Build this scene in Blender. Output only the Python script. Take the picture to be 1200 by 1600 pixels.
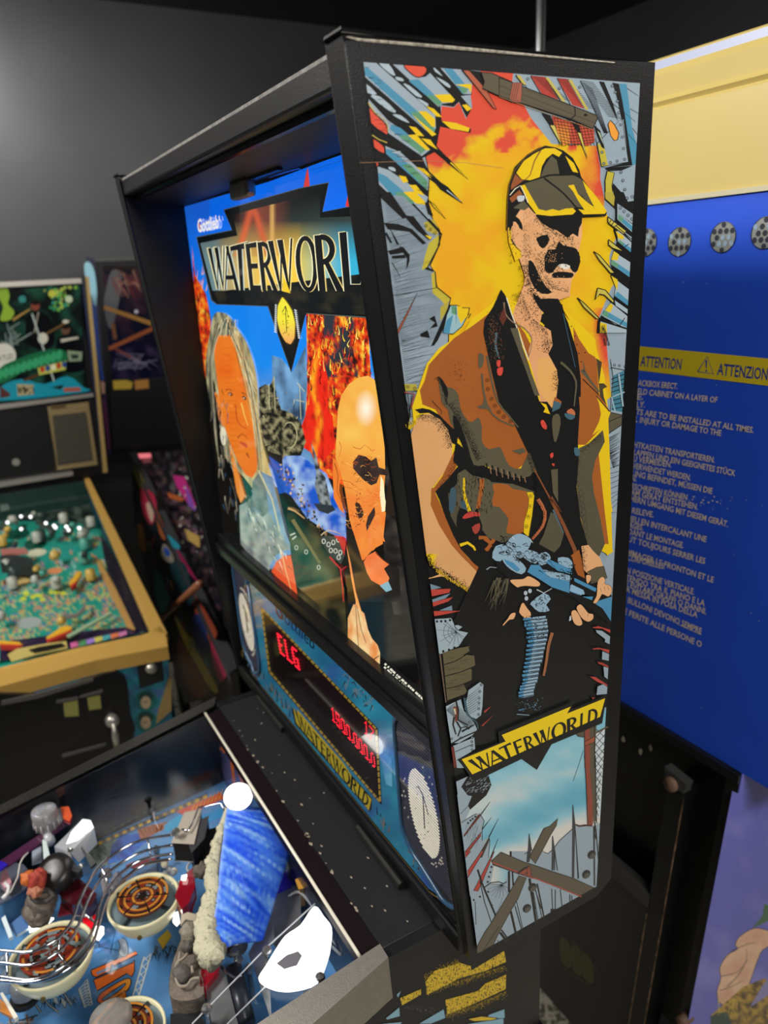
import bpy, bmesh, math, random
from mathutils import Vector, Matrix, noise
from mathutils.geometry import tessellate_polygon

for o in list(bpy.data.objects): bpy.data.objects.remove(o)
random.seed(7)
SC = bpy.context.scene
COL = SC.collection
OFF = 1.07                      # the author frame has z = 0 at the underside of the near head box; the floor is 1.07 m below

# ---------------------------------------------------------------- camera
CAM = Vector((0.4976, -0.3551, 0.708)); YAW, PITCH, ROLL, FPX = 1.0667, 0.3146, -0.0511, 1172.051
FW = Vector((-math.sin(YAW)*math.cos(PITCH), math.cos(YAW)*math.cos(PITCH), -math.sin(PITCH)))
RT = FW.cross(Vector((0, 0, 1))).normalized(); UP = RT.cross(FW)
_c, _s = math.cos(ROLL), math.sin(ROLL)
RT, UP = _c*RT + _s*UP, -_s*RT + _c*UP
cam = bpy.data.objects.new('camera', bpy.data.cameras.new('camera')); COL.objects.link(cam)
m = Matrix((RT, UP, -FW)).transposed().to_4x4(); m.translation = CAM + Vector((0, 0, OFF)); cam.matrix_world = m
cam.data.sensor_fit = 'VERTICAL'; cam.data.sensor_height = 36; cam.data.lens = FPX/1600*36
cam.data.clip_start = 0.02
cam.data.dof.use_dof = True; cam.data.dof.focus_distance = 0.70; cam.data.dof.aperture_fstop = 5.6
SC.camera = cam
# ---------------------------------------------------------------- exposure, world, lights
SC.view_settings.view_transform = 'Standard'; SC.view_settings.look = 'None'
SC.view_settings.gamma = 1; SC.view_settings.use_curve_mapping = False
SC.view_settings.exposure = 0.0
w = bpy.data.worlds.new('world'); SC.world = w; w.use_nodes = True
w.node_tree.nodes['Background'].inputs[0].default_value = (.75, .85, 1, 1)
w.node_tree.nodes['Background'].inputs[1].default_value = 0.2

def area(name, loc, target, size, power, color=(1, 1, 1), shape='RECTANGLE', sy=None, spread=math.pi):
    l = bpy.data.lights.new(name, 'AREA'); l.energy = power; l.color = color; l.shape = shape
    l.size = size; l.size_y = sy or size; l.spread = spread
    o = bpy.data.objects.new(name, l); COL.objects.link(o)
    o.location = Vector(loc) + Vector((0, 0, OFF))
    o.rotation_euler = (Vector(target) - Vector(loc)).to_track_quat('-Z', 'Y').to_euler()
    return o
area('ceiling_light', (1.45, -0.35, 1.62), (0.0, 0.1, 0.35), 0.55, 24, (1, .97, .93))
area('ceiling_light', (1.9, 0.05, 1.64), (0.1, 0.55, -0.1), 0.5, 34, (1, .97, .94))
area('ceiling_light', (-0.75, -1.5, 1.62), (-0.42, -0.2, 0.1), 0.5, 48, (1, .97, .94))
area('ceiling_light', (0.3, 1.3, 1.66), (-0.1, 0.45, 0.5), 0.5, 30, (1, .96, .9))
area('ceiling_light', (-1.45, -1.35, 1.66), (-1.75, -0.2, 0.1), 0.5, 34, (1, .95, .88))
area('wall_spotlight', (-2.55, -0.3, 1.52), (-2.9, -0.04, 1.28), 0.12, 9, (1, .97, .9), spread=2.2)

# ---------------------------------------------------------------- colour helpers
def lin(h):
    if isinstance(h, str):
        h = h.lstrip('#'); h = [int(h[i:i+2], 16)/255 for i in (0, 2, 4)]
    return tuple(x/12.92 if x <= .04045 else ((x+.055)/1.055)**2.4 for x in h)
def mix(a, b, t):
    t = max(0, min(1, t)); return tuple(x+(y-x)*t for x, y in zip(a, b))
def nz(x, y, z=0, s=1.0): return noise.noise(Vector((x*s, y*s, z)))
def turb(x, y, z=0, s=1.0): return nz(x, y, z, s)*.6 + nz(x, y, z+5, s*2.1)*.3 + nz(x, y, z+9, s*4.3)*.16

MATS = {}
def mat(name, col='#808080', rough=.5, metal=0, emit=None, es=1, bump=0, bscale=60, spec=.5, alpha=1, trans=0, coat=0, vary=0, vscale=8, ior=1.45):
    if name in MATS: return MATS[name]
    M = bpy.data.materials.new(name); M.use_nodes = True; nt = M.node_tree; b = nt.nodes['Principled BSDF']
    c = lin(col) if isinstance(col, str) else col
    b.inputs['Base Color'].default_value = (*c, 1); b.inputs['Roughness'].default_value = rough
    b.inputs['Metallic'].default_value = metal; b.inputs['Specular IOR Level'].default_value = spec
    b.inputs['Alpha'].default_value = alpha; b.inputs['Transmission Weight'].default_value = trans
    b.inputs['Coat Weight'].default_value = coat; b.inputs['Coat Roughness'].default_value = .08; b.inputs['IOR'].default_value = ior
    if emit is not None:
        b.inputs['Emission Color'].default_value = (*lin(emit), 1); b.inputs['Emission Strength'].default_value = es
    if bump or vary:
        tc = nt.nodes.new('ShaderNodeTexCoord')
    if bump:
        n = nt.nodes.new('ShaderNodeTexNoise'); n.inputs['Scale'].default_value = bscale; n.inputs['Detail'].default_value = 3
        bp = nt.nodes.new('ShaderNodeBump'); bp.inputs['Strength'].default_value = bump; bp.inputs['Distance'].default_value = .002
        nt.links.new(tc.outputs['Object'], n.inputs['Vector']); nt.links.new(n.outputs['Fac'], bp.inputs['Height']); nt.links.new(bp.outputs['Normal'], b.inputs['Normal'])
    if vary:
        n2 = nt.nodes.new('ShaderNodeTexNoise'); n2.inputs['Scale'].default_value = vscale; n2.inputs['Detail'].default_value = 5
        r = nt.nodes.new('ShaderNodeMapRange'); r.inputs['From Min'].default_value = .3; r.inputs['From Max'].default_value = .7
        r.inputs['To Min'].default_value = 1-vary; r.inputs['To Max'].default_value = 1+vary
        mx = nt.nodes.new('ShaderNodeVectorMath'); mx.operation = 'SCALE'; mx.inputs[0].default_value = c
        nt.links.new(tc.outputs['Object'], n2.inputs['Vector']); nt.links.new(n2.outputs['Fac'], r.inputs['Value'])
        nt.links.new(r.outputs['Result'], mx.inputs['Scale']); nt.links.new(mx.outputs['Vector'], b.inputs['Base Color'])
    MATS[name] = M; return M
def clear(name, col='#ffffff', refl=.08, rough=.03, tint=.9, ior=1.5):
    """thin clear sheet: see-through with a sharp fresnel reflection"""
    if name in MATS: return MATS[name]
    M = bpy.data.materials.new(name); M.use_nodes = True; nt = M.node_tree; nt.nodes.clear()
    out = nt.nodes.new('ShaderNodeOutputMaterial'); t = nt.nodes.new('ShaderNodeBsdfTransparent'); g = nt.nodes.new('ShaderNodeBsdfGlossy')
    f = nt.nodes.new('ShaderNodeLayerWeight'); f0 = ((ior-1)/(ior+1))**2; mx = nt.nodes.new('ShaderNodeMixShader')
    c = lin(col); t.inputs['Color'].default_value = (*[x*tint for x in c], 1); g.inputs['Roughness'].default_value = rough
    pw = nt.nodes.new('ShaderNodeMath'); pw.operation = 'POWER'; pw.inputs[1].default_value = 5; nt.links.new(f.outputs['Facing'], pw.inputs[0])
    ad = nt.nodes.new('ShaderNodeMath'); ad.operation = 'MULTIPLY_ADD'; ad.inputs[1].default_value = .9; ad.inputs[2].default_value = f0+refl; ad.use_clamp = True
    nt.links.new(pw.outputs[0], ad.inputs[0]); nt.links.new(ad.outputs[0], mx.inputs['Fac'])
    nt.links.new(t.outputs[0], mx.inputs[1]); nt.links.new(g.outputs[0], mx.inputs[2]); nt.links.new(mx.outputs[0], out.inputs['Surface'])
    MATS[name] = M; return M
def inkmat(name, rough=.3, es=0.0, coat=0.0, basef=1.0, bump=0):
    """printed ink: colour from the mesh's Col attribute; es > 0 for art that is lit from behind"""
    if name in MATS: return MATS[name]
    M = bpy.data.materials.new(name); M.use_nodes = True; nt = M.node_tree; b = nt.nodes['Principled BSDF']
    a = nt.nodes.new('ShaderNodeVertexColor'); a.layer_name = 'Col'
    s = nt.nodes.new('ShaderNodeVectorMath'); s.operation = 'SCALE'; s.inputs['Scale'].default_value = basef
    nt.links.new(a.outputs['Color'], s.inputs[0]); nt.links.new(s.outputs['Vector'], b.inputs['Base Color'])
    b.inputs['Roughness'].default_value = rough; b.inputs['Coat Weight'].default_value = coat; b.inputs['Coat Roughness'].default_value = .04
    if es: nt.links.new(a.outputs['Color'], b.inputs['Emission Color']); b.inputs['Emission Strength'].default_value = es
    if bump:
        tc = nt.nodes.new('ShaderNodeTexCoord'); n = nt.nodes.new('ShaderNodeTexNoise'); n.inputs['Scale'].default_value = 500
        bp = nt.nodes.new('ShaderNodeBump'); bp.inputs['Strength'].default_value = bump; bp.inputs['Distance'].default_value = .0006
        nt.links.new(tc.outputs['Object'], n.inputs['Vector']); nt.links.new(n.outputs['Fac'], bp.inputs['Height']); nt.links.new(bp.outputs['Normal'], b.inputs['Normal'])
    MATS[name] = M; return M

# ---------------------------------------------------------------- pixel -> place (author frame)
def ray(x, y): return FW + RT*((x-600)/FPX) - UP*((y-800)/FPX)
def hit(x, y, P0, N):
    d = ray(x, y); return CAM + d*((P0-CAM).dot(N)/d.dot(N))
def at(x, y, ax, v):
    N = Vector((0, 0, 0)); N[ax] = 1; P = Vector((0, 0, 0)); P[ax] = v; return hit(x, y, P, N)
def Z(ox, oy, s): return lambda *pts: [(ox+x/s, oy+y/s) for x, y in pts]

# ---------------------------------------------------------------- object helpers
ORG = {}
def thing(name, label, cat, loc, group=None):
    o = bpy.data.objects.new(name, None); COL.objects.link(o); o.empty_display_size = .1
    o.location = Vector(loc) + Vector((0, 0, OFF)); ORG[o.name] = Vector(loc)
    o['label'] = label; o['category'] = cat
    if group: o['group'] = group
    return o
def mesh(name, verts, faces, mats, parent=None, mi=None, smooth=False, label=None, kind=None, cat=None, group=None, bevel=0, segs=2, cols=None, solid=0, sub=0):
    org = ORG[parent.name] if parent else None
    if org is None:
        if verts:
            org = Vector((sum(v[0] for v in verts)/len(verts), sum(v[1] for v in verts)/len(verts), min(v[2] for v in verts)))
        else: org = Vector((0, 0, 0))
    me = bpy.data.meshes.new(name)
    me.from_pydata([Vector(v)-org for v in verts], [], faces)
    if not isinstance(mats, (list, tuple)): mats = [mats]
    for x in mats: me.materials.append(x)
    if mi: me.polygons.foreach_set('material_index', mi)
    if cols is not None:
        ca = me.color_attributes.new('Col', 'FLOAT_COLOR', 'CORNER')
        flat = []
        for c in cols: flat.extend((c[0], c[1], c[2], 1))
        ca.data.foreach_set('color', flat)
    if smooth: me.shade_smooth() if hasattr(me, 'shade_smooth') else me.polygons.foreach_set('use_smooth', [True]*len(me.polygons))
    me.update()
    o = bpy.data.objects.new(name, me); COL.objects.link(o)
    if parent: o.parent = parent
    else: o.location = org + Vector((0, 0, OFF))
    ORG[o.name] = org
    if bevel:
        b = o.modifiers.new('bevel', 'BEVEL'); b.width = bevel; b.segments = segs; b.limit_method = 'ANGLE'; b.angle_limit = math.radians(40)
    if solid:
        b = o.modifiers.new('solid', 'SOLIDIFY'); b.thickness = solid; b.offset = -1
    if sub:
        b = o.modifiers.new('sub', 'SUBSURF'); b.levels = sub; b.render_levels = sub
    if label: o['label'] = label
    if kind: o['kind'] = kind
    if cat: o['category'] = cat
    if group: o['group'] = group
    return o
class MB:
    """collects shapes into one mesh"""
    def __init__(s): s.v, s.f, s.m = [], [], []
    def add(s, verts, faces, m=0):
        n = len(s.v); s.v += [Vector(v) for v in verts]; s.f += [[i+n for i in f] for f in faces]; s.m += [m]*len(faces); return s
    def box(s, a, b, m=0):
        x0, y0, z0 = a; x1, y1, z1 = b
        V = [(x0, y0, z0), (x1, y0, z0), (x1, y1, z0), (x0, y1, z0), (x0, y0, z1), (x1, y0, z1), (x1, y1, z1), (x0, y1, z1)]
        return s.add(V, [(0, 3, 2, 1), (4, 5, 6, 7), (0, 1, 5, 4), (1, 2, 6, 5), (2, 3, 7, 6), (3, 0, 4, 7)], m)
    def prism(s, poly, d, m=0):
        """closed 3D outline extruded by vector d"""
        n = len(poly); V = [Vector(p) for p in poly] + [Vector(p)+Vector(d) for p in poly]
        tri = tessellate_polygon([[Vector(p) for p in poly]])
        F = [tuple(t) for t in tri] + [tuple(i+n for i in reversed(t)) for t in tri]
        F += [(i, (i+1) % n, (i+1) % n+n, i+n) for i in range(n)]
        return s.add(V, F, m)
    def tube(s, pts, r, n=8, m=0, cap=True):
        pts = [Vector(p) for p in pts]; rs = r if isinstance(r, (list, tuple)) else [r]*len(pts)
        V = []; F = []; up = Vector((0, 0, 1)); prev = None
        for i, p in enumerate(pts):
            d = (pts[min(i+1, len(pts)-1)]-pts[max(i-1, 0)]).normalized()
            if prev is None:
                a = d.cross(up if abs(d.z) < .9 else Vector((1, 0, 0))).normalized()
            else: a = (prev - d*prev.dot(d)).normalized()
            prev = a; b = d.cross(a)
            for k in range(n):
                t = 2*math.pi*k/n; V.append(p + (a*math.cos(t)+b*math.sin(t))*rs[i])
        for i in range(len(pts)-1):
            for k in range(n): F.append((i*n+k, i*n+(k+1) % n, (i+1)*n+(k+1) % n, (i+1)*n+k))
        if cap: F += [tuple(reversed(range(n))), tuple(range((len(pts)-1)*n, len(pts)*n))]
        return s.add(V, F, m)
    def lathe(s, c, prof, n=24, axis=Vector((0, 0, 1)), m=0, cap=True):
        """prof: list of (r, h) along axis from c"""
        axis = Vector(axis).normalized(); a = axis.cross(Vector((1, 0, 0)) if abs(axis.x) < .9 else Vector((0, 1, 0))).normalized(); b = axis.cross(a)
        V = []; F = []; c = Vector(c)
        for r, h in prof:
            for k in range(n):
                t = 2*math.pi*k/n; V.append(c + axis*h + (a*math.cos(t)+b*math.sin(t))*r)
        for i in range(len(prof)-1):
            for k in range(n): F.append((i*n+k, i*n+(k+1) % n, (i+1)*n+(k+1) % n, (i+1)*n+k))
        if cap: F += [tuple(reversed(range(n))), tuple(range((len(prof)-1)*n, len(prof)*n))]
        return s.add(V, F, m)
    def blob(s, c, r, seed=0, amp=.25, n=14, fr=1.6, m=0):
        """lumpy carved ellipsoid"""
        c = Vector(c); V = []; F = []; r = r if isinstance(r, (tuple, list)) else (r, r, r)
        for i in range(n+1):
            th = math.pi*i/n
            for k in range(2*n):
                ph = math.pi*k/n; d = Vector((math.sin(th)*math.cos(ph), math.sin(th)*math.sin(ph), math.cos(th)))
                q = 1+amp*(noise.noise(d*fr+Vector((seed, 0, 0)))+.5*noise.noise(d*fr*2.3+Vector((seed, 3, 0))))
                V.append(c + Vector((d.x*r[0], d.y*r[1], d.z*r[2]))*q)
        for i in range(n):
            for k in range(2*n): F.append((i*2*n+k, (i+1)*2*n+k, (i+1)*2*n+(k+1) % (2*n), i*2*n+(k+1) % (2*n)))
        return s.add(V, F, m)
    def build(s, name, mats, parent=None, **k):
        return mesh(name, s.v, s.f, mats, parent, mi=s.m, **k)

def sm(pts, n=5, closed=True):
    """catmull-rom through pixel points"""
    out = []; L = len(pts)
    for i in range(L if closed else L-1):
        g = lambda j: pts[j % L] if closed else pts[max(0, min(L-1, j))]
        p0, p1, p2, p3 = g(i-1), g(i), g(i+1), g(i+2)
        for k in range(n):
            t = k/n
            out.append(tuple(.5*((2*p1[a])+(-p0[a]+p2[a])*t+(2*p0[a]-5*p1[a]+4*p2[a]-p3[a])*t*t+(-p0[a]+3*p1[a]-3*p2[a]+p3[a])*t**3) for a in range(len(p1))))
    if not closed: out.append(tuple(pts[-1]))
    return out
def clip_half(poly, ax, v, keep_gt):
    out = []; n = len(poly)
    for i in range(n):
        a, b = poly[i], poly[(i+1) % n]
        ia = (a[ax] >= v) == keep_gt or a[ax] == v; ib = (b[ax] >= v) == keep_gt or b[ax] == v
        if ia: out.append(a)
        if ia != ib:
            t = (v-a[ax])/(b[ax]-a[ax]); q = [a[0]+(b[0]-a[0])*t, a[1]+(b[1]-a[1])*t]; q[ax] = v; out.append(tuple(q))
    return out

class Art:
    """flat printed picture on a plane: every shape is laid on the one before, a few microns proud"""
    def __init__(s, P0, N, step=2e-6, lift=.0004):
        s.P, s.N, s.step, s.h = Vector(P0), Vector(N).normalized(), step, lift
        s.v, s.f, s.c = [], [], []; s.clip = None
    def _clip(s, p):
        if not s.clip: return p
        q = s.clip
        for i in range(len(q)):
            a, b = q[i], q[(i+1) % len(q)]; sd = lambda t: (b[0]-a[0])*(t[1]-a[1])-(b[1]-a[1])*(t[0]-a[0])
            out = []
            for j in range(len(p)):
                u, w = p[j], p[(j+1) % len(p)]; du, dw = sd(u), sd(w)
                if du >= 0: out.append(u)
                if (du >= 0) != (dw >= 0): t = du/(du-dw); out.append((u[0]+(w[0]-u[0])*t, u[1]+(w[1]-u[1])*t))
            p = out
            if not p: break
        return p
    def _pt(s, x, y): return hit(x, y, s.P + s.N*s.h, s.N)
    def poly(s, col, pts, smooth=0):
        c = lin(col) if isinstance(col, str) else col
        if smooth: pts = sm(pts, smooth)
        tri = tessellate_polygon([[Vector((x, y, 0)) for x, y in pts]])
        if s.clip and any(len(s._clip([p, p, p])) == 0 for p in pts):
            for t in tri:
                q = s._clip([tuple(pts[i]) for i in t])
                if len(q) >= 3: n = len(s.v); s.v += [s._pt(*p) for p in q]; s.f.append(tuple(range(n, n+len(q)))); s.c += [c]*len(q)
        else:
            n = len(s.v); s.v += [s._pt(x, y) for x, y in pts]
            for t in tri: s.f.append(tuple(i+n for i in t)); s.c += [c]*3
        s.h += s.step
    def line(s, col, pts, w=1.0, w1=None, smooth=0):
        if smooth: pts = sm(pts, smooth, False)
        w1 = w if w1 is None else w1; c = lin(col) if isinstance(col, str) else col
        L = len(pts); n = len(s.v)
        for i, p in enumerate(pts):
            a, b = pts[max(0, i-1)], pts[min(L-1, i+1)]; dx, dy = b[0]-a[0], b[1]-a[1]; l = math.hypot(dx, dy) or 1
            hw = (w+(w1-w)*i/max(1, L-1))/2; nx, ny = -dy/l*hw, dx/l*hw
            s.v += [s._pt(p[0]+nx, p[1]+ny), s._pt(p[0]-nx, p[1]-ny)]
        for i in range(L-1): s.f.append((n+2*i, n+2*i+1, n+2*i+3, n+2*i+2)); s.c += [c]*4
        s.h += s.step
    def outline(s, col, pts, w=1.0, smooth=0):
        if smooth: pts = sm(pts, smooth)
        s.line(col, list(pts)+[pts[0]], w)
    def both(s, fill, edge, pts, w=1.0, smooth=0):
        if smooth: pts = sm(pts, smooth)
        s.poly(fill, pts); s.outline(edge, pts, w)
    def grid(s, fn, pts, cell=4, smooth=0):
        """fill with fn(x, y) -> linear colour, evaluated at the corners of small cells"""
        if smooth: pts = sm(pts, smooth)
        pts = s._clip([tuple(p) for p in pts])
        if len(pts) < 3: return
        cache = {}; n0 = len(s.v); idx = {}
        def vi(p):
            k = (round(p[0], 3), round(p[1], 3))
            if k not in idx: idx[k] = len(s.v); s.v.append(s._pt(*p)); cache[k] = fn(*p)
            return idx[k], cache[k]
        y0 = math.floor(min(p[1] for p in pts)/cell)*cell; y1 = max(p[1] for p in pts)
        while y0 < y1:
            row = clip_half(clip_half(pts, 1, y0, True), 1, y0+cell, False)
            if len(row) >= 3:
                x0 = math.floor(min(p[0] for p in row)/cell)*cell; x1 = max(p[0] for p in row); rest = row
                while x0 < x1 and len(rest) >= 3:
                    q = clip_half(rest, 0, x0+cell, False); rest = clip_half(rest, 0, x0+cell, True)
                    if len(q) >= 3:
                        ids = []
                        for p in q:
                            i, c = vi(p)
                            if not ids or (ids[-1][0] != i and ids[0][0] != i): ids.append((i, c))
                        if len(ids) >= 3: s.f.append(tuple(i for i, _ in ids)); s.c += [c for _, c in ids]
                    x0 += cell
            y0 += cell
        s.h += s.step
    def dots(s, col, n, fn, r=(.35, .8)):
        """ink specks; fn() -> (x, y)"""
        c = lin(col) if isinstance(col, str) else col
        for _ in range(n):
            x, y = fn(); q = random.uniform(*r); k = len(s.v); a = random.random()*3
            s.v += [s._pt(x+q*math.cos(a+t), y+q*math.sin(a+t)) for t in (0, 2.1, 4.2)]
            s.f.append((k, k+1, k+2)); s.c += [c]*3
        s.h += s.step
    def edge_dots(s, col, pts, n, side, spread=8, r=(.35, .8)):
        """specks thinning out to one side of a line"""
        seg = [(pts[i], pts[i+1], math.dist(pts[i], pts[i+1])) for i in range(len(pts)-1)]; tot = sum(q[2] for q in seg)
        def f():
            t = random.random()*tot
            for a, b, l in seg:
                if t <= l: break
                t -= l
            t = min(1, t/max(l, 1e-6)); d = abs(random.gauss(0, spread))*side
            nx, ny = -(b[1]-a[1])/(l or 1), (b[0]-a[0])/(l or 1)
            return a[0]+(b[0]-a[0])*t+nx*d, a[1]+(b[1]-a[1])*t+ny*d
        s.dots(col, n, f, r)
    def ring(s, col, c, rx, ry, w, a0=0, a1=360, rot=0, n=20):
        R = math.radians(rot); P = []
        for i in range(n+1):
            t = math.radians(a0+(a1-a0)*i/n); x, y = rx*math.cos(t), ry*math.sin(t)
            P.append((c[0]+x*math.cos(R)-y*math.sin(R), c[1]+x*math.sin(R)+y*math.cos(R)))
        s.line(col, P, w)
    def disc(s, col, c, rx, ry=None, rot=0, n=20):
        ry = ry or rx; R = math.radians(rot)
        s.poly(col, [(c[0]+rx*math.cos(t)*math.cos(R)-ry*math.sin(t)*math.sin(R), c[1]+rx*math.cos(t)*math.sin(R)+ry*math.sin(t)*math.cos(R)) for t in [2*math.pi*i/n for i in range(n)]])
    def rivet(s, c, r=1.7, col='#8c9aa3'):
        s.disc('#1c1c1c', c, r+.7, n=10); s.disc(col, c, r-.1, n=8); s.disc('#1c1c1c', (c[0]+.2, c[1]+.3), r*.38, n=6)
    def build(s, name, m, parent, **k):
        return mesh(name, s.v, s.f, m, parent, cols=s.c, **k)

# ---------------------------------------------------------------- lettering
def _q(*p): return [list(p)]
def _arc(cx, cy, rx, ry, tx, ty, a0, a1, n=14):
    """thick-and-thin curved stroke as quads"""
    out = []
    for i in range(n):
        t0, t1 = [math.radians(a0+(a1-a0)*(i+k)/n) for k in (0, 1)]
        out.append([(cx+rx*math.cos(t0), cy+ry*math.sin(t0)), (cx+rx*math.cos(t1), cy+ry*math.sin(t1)),
                    (cx+(rx-tx)*math.cos(t1), cy+(ry-ty)*math.sin(t1)), (cx+(rx-tx)*math.cos(t0), cy+(ry-ty)*math.sin(t0))])
    return out
LET = {
 'W': _q((-.02, 1), (.2, 1), (.37, 0), (.3, 0)) + _q((.3, 0), (.37, 0), (.56, .9), (.51, 1)) + _q((.36, 1), (.6, 1), (.74, 0), (.67, 0)) + _q((.67, 0), (.74, 0), (1.0, 1), (.92, 1)),
 'A': _q((0, 0), (.09, 0), (.5, 1), (.42, 1)) + _q((.36, 1), (.54, 1), (1, 0), (.76, 0)) + _q((.18, .24), (.8, .24), (.77, .34), (.22, .34)),
 'T': _q((0, .98), (1, 1.04), (1.02, .84), (.93, .9), (.07, .88), (0, .8)) + _q((.38, .95), (.62, .95), (.62, 0), (.38, 0)),
 'E': _q((0, 0), (.32, 0), (.32, 1), (0, 1)) + _q((.3, .9), (.95, .9), (1, .78), (1, 1.02), (.3, 1)) + _q((.3, .46), (.82, .46), (.82, .57), (.3, .57)) + _q((.3, 0), (1, -.02), (1.02, .24), (.92, .11), (.3, .11)),
 'R': _q((0, 0), (.27, 0), (.27, 1), (0, 1)) + _arc(.25, .74, .52, .27, .22, .1, 90, -90) + _q((.3, .5), (.5, .5), (1.05, 0), (.74, 0)),
 'O': _arc(.5, .5, .52, .52, .22, .09, 0, 360, 24),
 'L': _q((0, 0), (.34, 0), (.34, 1), (0, 1)) + _q((.3, 0), (1, -.02), (1.02, .28), (.9, .12), (.3, .12)),
 'D': _q((0, 0), (.24, 0), (.24, 1), (0, 1)) + _arc(.2, .5, .8, .51, .26, .11, 90, -90),
}
def letter(art, ch, quad, col, dx=0, dy=0):
    """quad: px corners bottom-left, bottom-right, top-right, top-left"""
    bl, br, tr, tl = quad
    for p in LET[ch]:
        P = []
        for u, v in p:
            P.append(tuple((bl[a]*(1-u)+br[a]*u)*(1-v)+(tl[a]*(1-u)+tr[a]*u)*v+(dx, dy)[a] for a in (0, 1)))
        art.poly(col, P)
def lerp2(a, b, t): return (a[0]+(b[0]-a[0])*t, a[1]+(b[1]-a[1])*t)
_tc = {}
def textgeo(txt, bold=0):
    if (txt, bold) in _tc: return _tc[(txt, bold)]
    cu = bpy.data.curves.new('t', 'FONT'); cu.body = txt; cu.resolution_u = 2; cu.offset = bold
    o = bpy.data.objects.new('t', cu); COL.objects.link(o); bpy.context.view_layer.update()
    me = bpy.data.meshes.new_from_object(o)
    V = [(v.co.x, v.co.y) for v in me.vertices]; F = [tuple(p.vertices) for p in me.polygons]
    bpy.data.objects.remove(o); bpy.data.curves.remove(cu); bpy.data.meshes.remove(me)
    x0 = min(v[0] for v in V); x1 = max(v[0] for v in V)
    _tc[(txt, bold)] = ([((x-x0)/(x1-x0), y/.7) for x, y in V], F); return _tc[(txt, bold)]
def text(art, txt, a, b, up, col, bold=0):
    """baseline px a -> b, up = px vector of the cap height"""
    V, F = textgeo(txt, bold); c = lin(col) if isinstance(col, str) else col; n = len(art.v)
    art.v += [art._pt(a[0]+(b[0]-a[0])*u+up[0]*v, a[1]+(b[1]-a[1])*u+up[1]*v) for u, v in V]
    for f in F: art.f.append(tuple(i+n for i in f)); art.c += [c]*len(f)
    art.h += art.step
def dottext(art, rows, a, b, dn, col, r=1.0):
    """dot-matrix text: rows of '#' laid from px a to b, dn = px vector of full height"""
    W = max(len(x) for x in rows); H = len(rows)
    for j, row in enumerate(rows):
        for i, ch in enumerate(row):
            if ch == '#':
                u = i/max(1, W-1); v = j/max(1, H-1)
                art.disc(col, (a[0]+(b[0]-a[0])*u+dn[0]*v, a[1]+(b[1]-a[1])*u+dn[1]*v), r, r*1.25, n=6)

def worldgrid(name, P, U, Vv, nu, nv, fn, m, parent, **k):
    """flat sheet spanned by two edges, coloured by fn(u, v)"""
    P, U, Vv = Vector(P), Vector(U), Vector(Vv)
    vs = [P+U*(i/nu)+Vv*(j/nv) for j in range(nv+1) for i in range(nu+1)]; fs = []; cs = []
    for j in range(nv):
        for i in range(nu):
            fs.append((j*(nu+1)+i, j*(nu+1)+i+1, (j+1)*(nu+1)+i+1, (j+1)*(nu+1)+i)); cs += [fn(a/nu, b/nv) for a, b in ((i, j), (i+1, j), (i+1, j+1), (i, j+1))]
    return mesh(name, vs, fs, m, parent, cols=cs, **k)
def topx(p):
    d = Vector(p)-CAM; f = d.dot(FW); return (600+FPX*d.dot(RT)/f, 800-FPX*d.dot(UP)/f)
# ================================================================ the room
wallm = mat('wall_paint', '#2d2e31', .38, vary=.12, vscale=3, bump=.15, bscale=90)
ceilm = mat('ceiling_paint', '#26282c', .6, vary=.1, vscale=2)
def slab(name, a, b, m): return MB().box(a, b).build(name, m, None, kind='structure')
F0, H1 = -OFF, 1.73
slab('wall_left', (-3.0, -2.6, F0), (-2.9, 2.6, H1), wallm)
slab('wall_back', (-2.9, 2.5, F0), (2.6, 2.6, H1), wallm)
slab('wall_right', (2.6, -2.6, F0), (2.7, 2.6, H1), wallm)
slab('wall_front', (-2.9, -2.6, F0), (2.6, -2.5, H1), wallm)
slab('ceiling', (-3.0, -2.6, H1), (2.7, 2.6, H1+.1), ceilm)
# speckled terrazzo floor
fm = bpy.data.materials.new('speckled_floor'); fm.use_nodes = True; nt = fm.node_tree; b = nt.nodes['Principled BSDF']; b.inputs['Roughness'].default_value = .45
tc = nt.nodes.new('ShaderNodeTexCoord'); vo = nt.nodes.new('ShaderNodeTexVoronoi'); vo.inputs['Scale'].default_value = 110
cr = nt.nodes.new('ShaderNodeValToRGB'); e = cr.color_ramp.elements; e[0].color = (*lin('#6d6759'), 1); e[1].color = (*lin('#d8d2c0'), 1); e[0].position = .25; e[1].position = .6
sp = nt.nodes.new('ShaderNodeSeparateColor'); nt.links.new(tc.outputs['Object'], vo.inputs['Vector']); nt.links.new(vo.outputs['Color'], sp.inputs[0])
nt.links.new(sp.outputs[0], cr.inputs[0]); nt.links.new(cr.outputs[0], b.inputs['Base Color'])
slab('floor', (-3.0, -2.6, F0-.1), (2.7, 2.6, F0), fm)
for nm, a, c in (('baseboard_left', (-2.9, -2.5, F0), (-2.885, 2.5, F0+.09)), ('baseboard_back', (-2.885, 2.485, F0), (2.6, 2.5, F0+.09))):
    slab(nm, a, c, mat('baseboard_paint', '#1a1a1b', .5))
# suspension rod hanging behind the near head box
c1 = at(846, 0, 1, 1.05); c2 = at(842, 100, 1, 1.05)
xr = (c1.x*.5 + c2.x*.5)
rod = MB().tube([(xr, 1.05, H1), (xr-.01, 1.05, .62)], .0075, 10)
o = rod.build('suspension_rod', mat('galvanised_rod', '#9a9c9d', .35, .9), None, smooth=True, label='thin grey metal rod coming down from the ceiling behind the near head box', cat='rod')
MB().tube([(xr+.019, 1.05, H1), (xr+.009, 1.05, .62)], .003, 8).build('rod_cable', mat('cable_black', '#111111', .5), o, smooth=True)

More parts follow.
